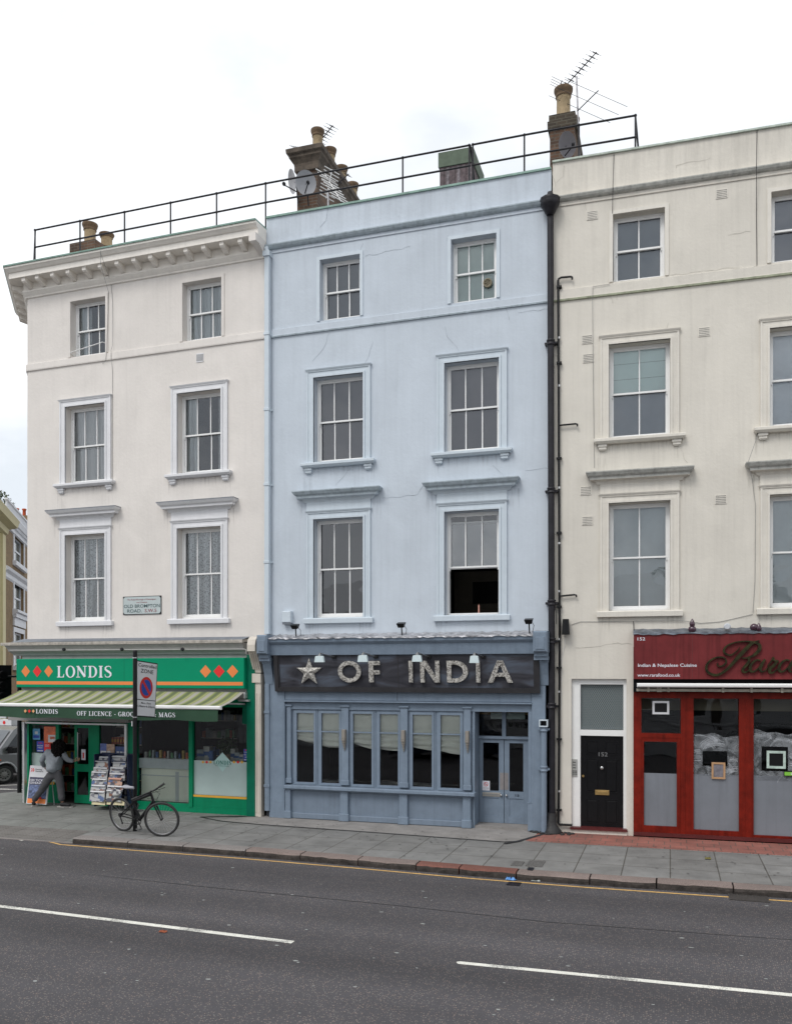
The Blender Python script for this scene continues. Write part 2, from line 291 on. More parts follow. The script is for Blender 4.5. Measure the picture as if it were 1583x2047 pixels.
    def tube(s, pts, r, seg=8, mi=0, cap=True, closed=False):
        P = [Vector(p) for p in pts]; n = len(P); R_ = r if isinstance(r, (list, tuple)) else [r]*n; vs = []; pn = None
        for i, p in enumerate(P):
            if closed: d = (P[(i+1) % n]-P[i-1]).normalized()
            else: d = (P[min(i+1, n-1)]-P[max(i-1, 0)]).normalized()
            if pn is None: pn = d.orthogonal().normalized()
            else:
                pn = pn-d*pn.dot(d); pn = pn.normalized() if pn.length > 1e-6 else d.orthogonal().normalized()
            bn = d.cross(pn)
            for k in range(seg):
                a = 2*pi*k/seg; vs.append(p+(pn*cos(a)+bn*sin(a))*R_[i])
        fs = [(i*seg+k, i*seg+(k+1) % seg, (i+1)*seg+(k+1) % seg, (i+1)*seg+k) for i in range(n-1) for k in range(seg)]
        if closed: fs += [((n-1)*seg+k, (n-1)*seg+(k+1) % seg, (k+1) % seg, k) for k in range(seg)]
        s.add(vs, fs, mi, True)
        if cap and not closed: s.add([vs[k] for k in range(seg)], [tuple(range(seg))[::-1]], mi); s.add([vs[(n-1)*seg+k] for k in range(seg)], [tuple(range(seg))], mi)
        return s
    def lathe(s, x, y, prof, seg=20, mi=0, z=0, axis='z'):
        vs = []
        for r, h in prof:
            for k in range(seg):
                a = 2*pi*k/seg
                vs.append((x+r*cos(a), y+r*sin(a), z+h) if axis == 'z' else (x+r*cos(a), y+h, z+r*sin(a)))
        n = len(prof); fs = [(i*seg+k, i*seg+(k+1) % seg, (i+1)*seg+(k+1) % seg, (i+1)*seg+k) for i in range(n-1) for k in range(seg)]
        if axis == 'y': fs = [f[::-1] for f in fs]
        s.add(vs, fs, mi, True)
        s.add(vs[:seg], [tuple(range(seg))], mi); s.add(vs[-seg:], [tuple(range(seg))], mi)
        return s
    def ball(s, c, rad, mi=0, seg=12, rings=8, jit=0):
        rx, ry, rz = rad if isinstance(rad, (tuple, list)) else (rad,)*3; vs = []; fs = []
        for i in range(rings+1):
            t = pi*i/rings
            for k in range(seg):
                a = 2*pi*k/seg; j = 1+random.uniform(-jit, jit); vs.append((c[0]+rx*sin(t)*cos(a)*j, c[1]+ry*sin(t)*sin(a)*j, c[2]+rz*cos(t)*j))
        for i in range(rings):
            for k in range(seg): fs.append((i*seg+k, (i+1)*seg+k, (i+1)*seg+(k+1) % seg, i*seg+(k+1) % seg))
        return s.add(vs, fs, mi, True)
    def text(s, txt, x0, x1, z0, z1, y, mi=0, slant=0, capw=None):
        vs, fs = font_mesh(txt)
        X = [v[0] for v in vs]; a, b = min(X), max(X)
        capo = font_mesh('H')[0]; cy0, cy1 = min(v[1] for v in capo), max(v[1] for v in capo)
        k = (x1-x0)/(b-a); q = (z1-z0)/(cy1-cy0)
        nv = [(x0+(v[0]-a)*k+slant*(v[1]-cy0)*q, y, z0+(v[1]-cy0)*q) for v in vs]
        return s.add(nv, fs, mi)
    def strip(s, A, Bp, y0, y1, mi=0):
        """solid band between two outlines (x,z)"""
        n = len(A)
        vs = [(p[0], y0, p[1]) for p in A]+[(p[0], y0, p[1]) for p in Bp]
        fs = [(i, i+1, n+i+1, n+i) for i in range(n-1)]
        s.add(vs, fs, mi)
        if y1 != y0:
            loop = list(A)+list(Bp)[::-1]; m = len(loop)
            vs = [(p[0], y0, p[1]) for p in loop]+[(p[0], y1, p[1]) for p in loop]
            s.add(vs, [(i, (i+1) % m, (i+1) % m+m, i+m) for i in range(m)], mi)
        return s
    def build(s, name, mats, parent=None, at=None, label=None, cat=None, group=None, kind=None, smooth=None):
        if not isinstance(mats, (list, tuple)): mats = [mats]
        if parent is not None: o0 = ORG[parent.name]; fr = None
        else:
            fr, o0 = (at[0], tuple(at[1:])) if at else (WLD, (0, 0, 0))
        me = bpy.data.meshes.new(name)
        me.from_pydata([(v[0]-o0[0], v[1]-o0[1], v[2]-o0[2]) for v in s.v], [], s.f)
        for m in mats: me.materials.append(m)
        me.polygons.foreach_set('material_index', s.m)
        me.polygons.foreach_set('use_smooth', [True]*len(s.sm) if smooth else s.sm)
        me.update()
        bm = bmesh.new(); bm.from_mesh(me); bmesh.ops.recalc_face_normals(bm, faces=bm.faces[:]) if not getattr(s, 'keep', False) else None; bm.to_mesh(me); bm.free()
        o = bpy.data.objects.new(name, me); COL.objects.link(o)
        ORG[o.name] = o0
        if parent is not None: o.parent = parent
        elif fr: o.location = fr.world(*o0); o.rotation_euler = (0, 0, fr.a)
        tag(o, label, cat, group, kind); return o
def tag(o, label=None, cat=None, group=None, kind=None):
    if label: o['label'] = label
    if cat: o['category'] = cat
    if group: o['group'] = group
    if kind: o['kind'] = kind
    return o
def thing(name, label, cat, fr, x, y, z, group=None):
    o = bpy.data.objects.new(name, None); COL.objects.link(o); o.location = fr.world(x, y, z); o.rotation_euler = (0, 0, fr.a)
    o.empty_display_size = .2; ORG[o.name] = (x, y, z); return tag(o, label, cat, group)

# serif letters, as (outline A, outline B) bands in a box one unit high
def _arc(cx, cy, rx, ry, a0, a1, T, t, n=14):
    A = []; Bq = []
    for i in range(n+1):
        a = radians(a0+(a1-a0)*i/n); A.append((cx+rx*cos(a), cy+ry*sin(a))); Bq.append((cx+(rx-T)*cos(a), cy+(ry-t)*sin(a)))
    return (A, Bq)
def _r(x0, x1, z0, z1): return ([(x0, z0), (x0, z1)], [(x1, z0), (x1, z1)])
def _st(pts, ws):
    A = []; Bq = []
    for i, p in enumerate(pts):
        a = Vector(pts[max(i-1, 0)]); b = Vector(pts[min(i+1, len(pts)-1)]); d = (b-a).normalized(); n = Vector((-d.y, d.x))*ws[i]/2
        A.append((p[0]+n.x, p[1]+n.y)); Bq.append((p[0]-n.x, p[1]-n.y))
    return (A, Bq)
def serif(ch):
    T, t = .18, .065
    sf = lambda x, z: _r(x-.17, x+.17, z, z+t)
    if ch == 'I': return .42, [_r(.12, .30, t, 1-t), sf(.21, 0), sf(.21, 1-t)]
    if ch == 'L': return .72, [_r(.12, .30, t, 1-t), sf(.21, 1-t), _r(.04, .66, 0, t), _st([(.60, .05), (.66, .30)], [.12, .03])]
    if ch == 'O': return .90, [_arc(.45, .5, .42, .52, 0, 360, T, t, 26)]
    if ch == 'C': return .80, [_arc(.44, .5, .41, .52, 48, 312, T, t, 22), _st([(.72, .95), (.71, .66)], [.03, .05]), _st([(.70, .12), (.73, .24)], [.08, .03])]
    if ch == 'G': return .88, [_arc(.44, .5, .41, .52, 48, 320, T, t, 22), _st([(.72, .95), (.71, .66)], [.03, .05]), _r(.62, .79, .06, .40), _r(.54, .86, .40, .40+t)]
    if ch == 'D': return .86, [_r(.12, .30, t, 1-t), _r(.04, .40, 0, t), _r(.04, .40, 1-t, 1), _arc(.40, .5, .42, .5, -90, 90, T, t, 16)]
    if ch == 'N': return .94, [_r(.12, .20, t, 1-t), _r(.72, .80, .1, 1-t), _st([(.14, .97), (.76, .06)], [.2, .2]), sf(.17, 0), _r(0.02, .24, 1-t, 1), sf(.76, 1-t)]
    if ch == 'E': return .74, [_r(.12, .30, t, 1-t), _r(.04, .66, 0, t), _r(.04, .64, 1-t, 1), _r(.30, .52, .48, .48+t), _st([(.62, .05), (.68, .28)], [.1, .03]), _st([(.60, .95), (.63, .72)], [.1, .03]), _st([(.52, .36), (.52, .66)], [.04, .04])]
    if ch == 'F': return .68, [_r(.12, .30, t, 1-t), sf(.21, 0), _r(.04, .64, 1-t, 1), _r(.30, .52, .46, .46+t), _st([(.60, .95), (.63, .72)], [.1, .03]), _st([(.52, .35), (.52, .64)], [.04, .04])]
    if ch == 'R': return .86, [_r(.12, .30, t, 1-t), sf(.21, 0), _r(.04, .44, 1-t, 1), _r(.30, .44, .46, .46+t), _arc(.42, .73, .28, .27, -90, 90, .16, t, 12), _st([(.42, .5), (.76, .03)], [.16, .18]), _r(.70, .88, 0, t)]
    if ch == 'A': return .92, [_st([(.45, 1), (.14, .03)], [.08, .06]), _st([(.42, 1), (.78, .03)], [.19, .19]), _r(.24, .62, .32, .32+t), _r(0, .26, 0, t), _r(.62, .94, 0, t)]
    if ch == 'M': return 1.10, [_r(.14, .21, t, 1-t), _r(.80, .98, t, 1-t), _st([(.16, .98), (.54, .04)], [.19, .16]), _st([(.88, .98), (.54, .04)], [.07, .06]), sf(.17, 0), sf(.89, 0), _r(.02, .24, 1-t, 1), _r(.86, 1.06, 1-t, 1)]
    if ch == 'S':
        pts = [(.60, .74), (.58, .90), (.42, .97), (.24, .95), (.13, .84), (.14, .69), (.28, .57), (.45, .47), (.57, .35), (.58, .20), (.46, .06), (.28, .03), (.14, .08), (.09, .28)]
        return .70, [_st(pts, [.04, .06, .065, .08, .13, .16, .18, .19, .17, .14, .09, .065, .06, .04])]
    if ch == '&': return .95, [_arc(.36, .76, .2, .25, 0, 360, .1, t, 16), _arc(.36, .27, .31, .29, 60, 330, .16, t, 16), _st([(.24, .62), (.80, .03)], [.14, .16]), _st([(.62, .12), (.82, .5)], [.05, .06]), _r(.68, .95, .5, .5+t)]
    if ch == '-': return .45, [_r(.08, .38, .32, .42)]
    return .42, []
def serif_text(mb, txt, x0, x1, z0, z1, y, mi=0, depth=0, slant=0):
    w = sum(serif(c)[0]+.06 for c in txt)-.06; k = (x1-x0)/w; h = z1-z0; cx = x0; e = 0
    for c in txt:
        adv, parts = serif(c)
        for A, Bq in parts:
            f = lambda p: (cx+p[0]*k+slant*p[1]*h, z0+p[1]*h)
            mb.strip([f(p) for p in A], [f(p) for p in Bq], y-e*.0004, y+depth if depth else y-e*.0004, mi); e = (e+1) % 5
        cx += (adv+.06)*k
def diamond(mb, cx, cz, rx, rz, y, mi): mb.add([(cx-rx, y, cz), (cx, y, cz-rz), (cx+rx, y, cz), (cx, y, cz+rz)], [(0, 1, 2, 3)], mi)

# ------------------------------------------------------------------ ground
gm = MB(); gm.add([(-400, -300, -.12), (400, -300, -.12), (400, 500, -.12), (-400, 500, -.12)], [(0, 1, 2, 3)]); gm.build('road', M_ASPH, kind='structure')
K = [(-11.05, 14.12), (-9.8, 14.11), (-8.6, 14.10), (-7.3, 14.07), (-6.2, 14.02), (-5.1, 13.96), (-4.05, 13.90), (-3.3, 13.85), (-2.35, 13.80), (-1.2, 13.80), (-.2, 13.82), (.9, 13.86), (2.1, 13.89), (3.4, 13.92), (4.6, 13.95), (6, 13.97), (9, 14), (14, 14), (40, 14)]
kb = MB(); kmats = [0, 0, 0, 1, 1, 1, 2, 2, 1, 1, 1, 1, 0, 1, 0, 1, 1, 1]
for i in range(len(K)-1):
    (xa, ya), (xb, yb) = K[i], K[i+1]; g = .012; w = .27; j = random.uniform(-.006, .006)
    n = 6; seg = 8 if i > 2 else 3; vs = []; rg = .010 if i > 2 else .003; z_j = [random.uniform(-rg, rg) for _ in range(seg+1)]
    for s_ in range(seg+1):
        t = s_/seg; x = xa+g+(xb-xa-2*g)*t; y = ya+(yb-ya)*t; e_ = random.uniform(-rg, rg)*1.3
        vs += [(x, y+e_*.5, -.13), (x, y-.006+e_, -.06+z_j[s_]), (x, y+e_*.6, -.024+z_j[s_]), (x, y+.022+e_*.5, .002+j+z_j[s_]*.2), (x, y+w, .004+j), (x, y+w, -.1)]
    for s_ in range(seg):
        o = s_*n; kb.add(vs, [(o+k, o+n+k, o+n+k+1, o+k+1) for k in (0, 1)], 3); kb.add(vs, [(o+k, o+n+k, o+n+k+1, o+k+1) for k in (2, 3, 4)], kmats[i % len(kmats)])
    kb.add(vs, [tuple(range(n)), tuple(range(len(vs)-1, len(vs)-n-1, -1))], kmats[i % len(kmats)])
kb.build('kerb', [M_KG, M_KP, M_KR, M_KD], kind='structure')
pv = MB()
for i in range(len(K)-1):
    (xa, ya), (xb, yb) = K[i], K[i+1]; pv.add([(xa, ya+.27, 0), (xb, yb+.27, 0), (xb, 30, 0), (xa, 30, 0)], [(0, 1, 2, 3)])
pv.build('pavement', M_PAVE, kind='structure')
pw = MB()     # corner area, falling to the dropped kerb
Lf = [(-17.3, 14.16, -.112), (-11.05, 14.12, -.112)]
pw.add([(-17.6, 15.5, 0), (-11.05, 15.5, 0), (-11.05, 30, 0), (-16.3, 30, 0), (-16.45, 19.7, 0), (-16.95, 18.76, 0), (-17.5, 17.5, 0)], [(0, 1, 2, 3, 4, 5, 6)])
pw.add([(-17.6, 15.5, 0), (-11.05, 15.5, 0), (-11.05, 14.2, -.108), (-17.5, 14.2, -.108)], [(3, 2, 1, 0)]); pw.add([(-11.05, 15.5, 0), (-11.05, 14.2, -.108), (-11.05, 14.2, 0.002)], [(0, 1, 2)])
pw.build('corner_pavement', M_PAVEG, kind='structure')
tp = MB(); tp.add([(-17.3, 14.21, -.103), (-11.3, 14.21, -.103), (-11.3, 15.0, -.0375), (-17.3, 15.0, -.0375)], [(0, 1, 2, 3)])
for i in range(52):
    for j in range(10):
        cx = -15.2+i*.074; cy = 14.27+j*.072; z = -.103+(cy-14.21)*.083; r = .014
        tp.add([(cx-r, cy-r, z), (cx+r, cy-r, z), (cx+r, cy+r, z+.002), (cx-r, cy+r, z+.002), (cx, cy, z+.008)], [(0, 1, 4), (1, 2, 4), (2, 3, 4), (3, 0, 4)])
tp.build('tactile_paving', M_TACT, kind='structure')
sk = MB(); sk.prismz([(-11.05, 14.39), (-11.05, 14.12), (-17.3, 14.05), (-17.3, 14.22), (-11.25, 14.24)], -.13, -.108); sk.build('dropped_kerb', M_KG, kind='structure')
# strips of other paving against the buildings
st = MB(); st.prismz([(-8.75, 17.6), (-9.3, 16.75), (-8.6, 16.55), (-2.95, 16.25), (-2.55, 16.4), (-2.3, 17.6)], -.02, .006)
st.build('concrete_strip', M_SCREED, kind='structure')
ts = MB(); ts.prismz([(-2.45, 17.55), (-2.62, 16.42), (12, 16.62), (12, 18)], -.02, .008); ts.build('tiled_strip', M_TILE, kind='structure')
sm_ = MB()
def ribbon(mb, pts, w, z, mi=0):
    P = [Vector(p) for p in pts]; A = []; Bq = []
    for i, p in enumerate(P):
        d = (P[min(i+1, len(P)-1)]-P[max(i-1, 0)]).normalized(); n = Vector((-d.y, d.x))*w/2*random.uniform(.7, 1.3); A.append((*(p+n), z)); Bq.append((*(p-n), z))
    k = len(A); mb.add(A+Bq, [(i, i+1, k+i+1, k+i) for i in range(k-1)], mi)
ribbon(sm_, [(-9.9, 16.95), (-9.2, 16.62), (-8.3, 16.5), (-6, 16.38), (-4, 16.24), (-3, 16.18), (-2.75, 16.32)], .05, .010)
ribbon(sm_, [(-2.95, 16.0), (-2.72, 16.35), (-2.5, 16.9), (-2.35, 17.3)], .09, .0125)
ribbon(sm_, [(-9.9, 16.95), (-9.1, 17.3), (-8.7, 17.4)], .09, .011)
sm_.build('tar_seam', M_TAR, kind='structure')
sj = MB(); z0 = -.116
ribbon(sj, [gnd(x, y, -.12) for x, y in ((166, 1748), (420, 1775), (800, 1812), (1100, 1845), (1583, 1880), (2100, 1925))], .012, z0)
sj.build('road_joint', M_TAR, kind='structure')
# road markings
ml = MB()
def dash(xa, ya, xb, yb, w=.105, mi=0): ml.add([(xa, ya-w/2, z0), (xb, yb-w/2, z0), (xb, yb+w/2, z0), (xa, ya+w/2, z0)], [(0, 1, 2, 3)], mi)
dash(-10.6, 10.11, -4.42, 9.77); 
A = [(-2.30, 9.70), (-2.33, 9.68), (-2.33, 9.65), (-2.30, 9.61), (5.2, 9.74), (5.2, 9.84)]
ml.add([(x, y, z0) for x, y in A], [tuple(range(6))[::-1]], 0)
dash(-17, 10.6, -12.8, 10.25)
ypt = [(-11.75, 14.2), (-11.2, 13.97), (-9.5, 13.93), (-7.3, 13.9), (-5, 13.79), (-3, 13.66), (-1.2, 13.63), (2.1, 13.71), (6, 13.8), (20, 13.85)]
for i in range(len(ypt)-1):
    (a, b), (c, d) = ypt[i], ypt[i+1]; ml.add([(a, b-.025, z0), (c, d-.025, z0), (c, d+.025, z0), (a, b+.025, z0)], [(0, 1, 2, 3)], 1)
for (a, b, c, d) in ((0, 1673, 34, 1671), (8, 1678, 30, 1676), (36, 1673, 58, 1677), (40, 1681, 66, 1677), (60, 1674, 78, 1680), (74, 1680, 98, 1679)):
    (xa, ya), (xb, yb) = gnd(a, b, -.12), gnd(c, d, -.12); ribbon(ml, [(xa, ya), ((xa+xb)/2, (ya+yb)/2), (xb, yb)], .09, z0, 0)
ml.build('road_marking', [M_LINE, M_LINEY], kind='structure')
fk = MB()    # pale trodden flecks on the asphalt
for _ in range(170):
    x = random.uniform(-16, 4); y = random.uniform(6.8, 13.5); r = random.uniform(.008, .022); q = [(x+r*random.uniform(.6, 1.5)*cos(a)*1.4, y+r*sin(a)*random.uniform(.6, 1.3), z0+.0005) for a in [k*pi/3 for k in range(6)]]
    fk.add(q, [tuple(range(6))])
fk.build('chewing_gum_flecks', mat('old_gum', (.30, .31, .30), .8), kind='stuff', label='pale flattened gum and grit flecks spread over the road', cat='gum flecks')
fk2 = MB()
for _ in range(260):
    x = random.uniform(-14, 4.5); y = random.uniform(14.4, 17); r = random.uniform(.008, .02); q = [(x+r*cos(a)*1.3, y+r*sin(a), .0135) for a in [k*pi/3 for k in range(6)]]
    fk2.add(q, [tuple(range(6))])
fk2.build('pavement_gum_spots', mat('dark_gum', (.06, .058, .055), .8), kind='stuff', label='dark trodden gum spots dotted over the pavement slabs', cat='gum spots')
dp = MB(); dp.prismz([(-18.9, 19.95), (-16.4, 20.3), (-16.3, 20.42), (-18.9, 20.08)], -.118, -.114)
(ax, ay), (bx_, by_) = gnd(-20, 1572, -.12), gnd(56, 1569, -.12)
ribbon(dp, [(ax, ay), (bx_, by_)], .11, -.1135); dp.build('side_street_line', M_LINE, kind='structure')

# drains, covers, litter
def cover(name, px0, px1, py0, py1, z, m, label, cat, grid=True):
    (xa, ya) = gnd(px0, py1, z); (xb, yb) = gnd(px1, py0, z); x0, x1 = min(xa, xb), max(xa, xb); y0, y1 = min(ya, yb), max(ya, yb)
    t = thing(name, label, cat, WLD, (x0+x1)/2, (y0+y1)/2, z)
    a = MB(); a.ring(x0, x1, y0, y1, .02, z-.01, z+.012) if False else None
    for q in ((x0, x0+.025, y0, y1), (x1-.025, x1, y0, y1), (x0+.025, x1-.025, y0, y0+.025), (x0+.025, x1-.025, y1-.025, y1)): a.box(q[0], q[1], q[2], q[3], z-.02, z+.010)
    a.build('rim', M_STEEL if grid == 2 else m, t)
    p = MB(); p.box(x0+.026, x1-.026, y0+.026, y1-.026, z-.02, z+.006)
    if grid:
        n = int((x1-x0)/.045)
        for i in range(n): xx = x0+.04+i*(x1-x0-.08)/max(n-1, 1); p.box(xx-.008, xx+.008, y0+.03, y1-.03, z+.006, z+.011)
    p.build('plate', m, t)
cover('gully_grate', 1458, 1534, 1794, 1799.5, -.116, mat('worn_iron', (.05, .045, .042), .6, .4, 30), 'dark iron gully grate in the road against the right end of the kerb', 'drain')
cover('gas_cover', 1012, 1042, 1766, 1770, -.116, M_IRON, 'tiny iron cover in the road below the red kerbstone', 'drain')
M_COV = mat('worn_cover', (.12, .115, .11), .6, .25, 30)
cover('inspection_cover', 1050, 1090, 1723, 1732, .004, M_COV, 'grey service cover set in paving slabs, right one of the joined pair', 'cover')
cover('inspection_cover', 1020, 1048, 1724, 1731, .004, M_COV, 'grey service cover set in paving slabs, left one of the joined pair', 'cover')
cover('inspection_cover', 1054, 1068, 1736, 1740, .004, M_IRON, 'small black stop-tap cover beside the kerb', 'cover')
cover('doorstep_grating', 128, 152, 1612, 1615, .004, M_COV, 'dark flat plate in the pavement before the grocery doorway', 'cover', False)
def litter(name, px, py, z, m, label, rx, ry, rz, seed):
    random.seed(seed); x, y = gnd(px, py, z); a = MB(); pts = []
    n = 9
    for i in range(n):
        for j in range(5):
            pts.append((x+(i/(n-1)-.5)*2*rx+random.uniform(-.1, .1)*rx, y+(j/4-.5)*2*ry+random.uniform(-.2, .2)*ry, z+.004+rz*random.random()*(1 if 0 < i < n-1 and 0 < j < 4 else .1)))
    a.add(pts, [(i*5+j, (i+1)*5+j, (i+1)*5+j+1, i*5+j+1) for i in range(n-1) for j in range(4)]); a.build(name, m, at=(WLD, x, y, z), label=label, cat='litter')
litter('crisp_packet', 320, 1697, -.116, [mat('green_foil', (.25, .55, .38), .35, .5, 30)], 'crumpled green and white packet lying in the gutter below the kerb', .10, .05, .05, 2)
litter('plastic_wrapper', 1021, 1759.5, -.116, [mat('blue_plastic', (.10, .28, .62), .4, .3, 30)], 'bright blue plastic wrapper lying beside the red kerbstone', .08, .04, .045, 3)
litter('paper_scrap', 1071, 1762, -.116, [mat('grey_scrap', (.35, .38, .36), .7, .3, 30)], 'small greyish scrap lying in the gutter right of the blue wrapper', .07, .03, .02, 4)
litter('fallen_leaf', 326, 1864, -.116, [mat('brown_leaf', (.26, .07, .03), .8, .3, 40)], 'reddish brown leaf lying under the left white road line', .05, .03, .025, 5)
litter('moss_tuft', 1415, 1718, .01, [mat('yellow_moss', (.14, .12, .03), .95, .4, 40)], 'yellowish tuft on the slabs in front of the red shopfront', .05, .03, .03, 6)
random.seed(11)
#@@BUILDINGS

# ------------------------------------------------------------------ building kit
def wall_grid(mb, x0, x1, z0, z1, holes, y=0, reveal=.19, mi=0):
    xs = sorted({x0, x1, *[h[0] for h in holes], *[h[1] for h in holes]}); zs = sorted({z0, z1, *[h[2] for h in holes], *[h[3] for h in holes]})
    xs = [x for x in xs if x0 <= x <= x1]; zs = [z for z in zs if z0 <= z <= z1]
    for i in range(len(xs)-1):
        for j in range(len(zs)-1):
            cx, cz = (xs[i]+xs[i+1])/2, (zs[j]+zs[j+1])/2
            if any(h[0] < cx < h[1] and h[2] < cz < h[3] for h in holes): continue
            mb.add([(xs[i], y, zs[j]), (xs[i+1], y, zs[j]), (xs[i+1], y, zs[j+1]), (xs[i], y, zs[j+1])], [(0, 1, 2, 3)], mi)
    for a, b, c, d in holes:
        mb.add([(a, y, c), (b, y, c), (b, y, d), (a, y, d), (a, y+reveal, c), (b, y+reveal, c), (b, y+reveal, d), (a, y+reveal, d)], [(0, 4, 5, 1), (1, 5, 6, 2), (2, 6, 7, 3), (3, 7, 4, 0)], mi)

def cloth_mat(name, col, a=.55, fold=28, mesh=0, lace=False):
    """thin cloth: vertical folds as bump, partly see-through"""
    if name in MC: return MC[name]
    m = bpy.data.materials.new(name); m.use_nodes = True; n = m.node_tree.nodes; l = m.node_tree.links.new; b = n['Principled BSDF']
    b.inputs['Base Color'].default_value = (*col, 1); b.inputs['Roughness'].default_value = .9; b.inputs['Alpha'].default_value = a
    tcn = n.new('ShaderNodeTexCoord'); mp = n.new('ShaderNodeMapping'); mp.inputs['Scale'].default_value = (fold, 1, .6); l(tcn.outputs['Object'], mp.inputs[0])
    nz = n.new('ShaderNodeTexNoise'); nz.inputs['Scale'].default_value = 1; nz.inputs['Detail'].default_value = 3; l(mp.outputs[0], nz.inputs[0])
    mr = n.new('ShaderNodeMapRange'); mr.inputs[1].default_value = .3; mr.inputs[2].default_value = .7; mr.inputs[3].default_value = a*.55; mr.inputs[4].default_value = min(a*1.5, 1); l(nz.outputs[0], mr.inputs[0])
    v = mr.outputs[0]
    if lace:
        vo = n.new('ShaderNodeTexVoronoi'); vo.inputs['Scale'].default_value = 26; l(tcn.outputs['Object'], vo.inputs['Vector'])
        m2 = n.new('ShaderNodeMapRange'); m2.inputs[1].default_value = .2; m2.inputs[2].default_value = .5; m2.inputs[3].default_value = .6; m2.inputs[4].default_value = 1.5; l(vo.outputs['Distance'], m2.inputs[0])
        q = n.new('ShaderNodeMath'); q.operation = 'MULTIPLY'; l(v, q.inputs[0]); l(m2.outputs[0], q.inputs[1]); v = q.outputs[0]
    l(v, b.inputs['Alpha'])
    bp = n.new('ShaderNodeBump'); bp.inputs['Distance'].default_value = .05; bp.inputs['Strength'].default_value = .6; l(nz.outputs[0], bp.inputs['Height']); l(bp.outputs[0], b.inputs['Normal'])
    MC[name] = m; return m
def sheet(x0, x1, z0, z1, y, amp=.02, nx=48, nz=6, seed=1):
    random.seed(seed); a = MB(); ph = [random.uniform(0, 6.3) for _ in range(4)]
    for i in range(nx+1):
        u = i/nx; x = x0+(x1-x0)*u
        for j in range(nz+1):
            t = j/nz; a.v.append((x, y+amp*(sin(u*(x1-x0)*38+ph[0])+.6*sin(u*(x1-x0)*71+ph[1]+t))+.01*t, z0+(z1-z0)*t))
    for i in range(nx):
        for j in range(nz): a.f.append((i*(nz+1)+j, (i+1)*(nz+1)+j, (i+1)*(nz+1)+j+1, i*(nz+1)+j+1)); a.m.append(0); a.sm.append(True)
    return a

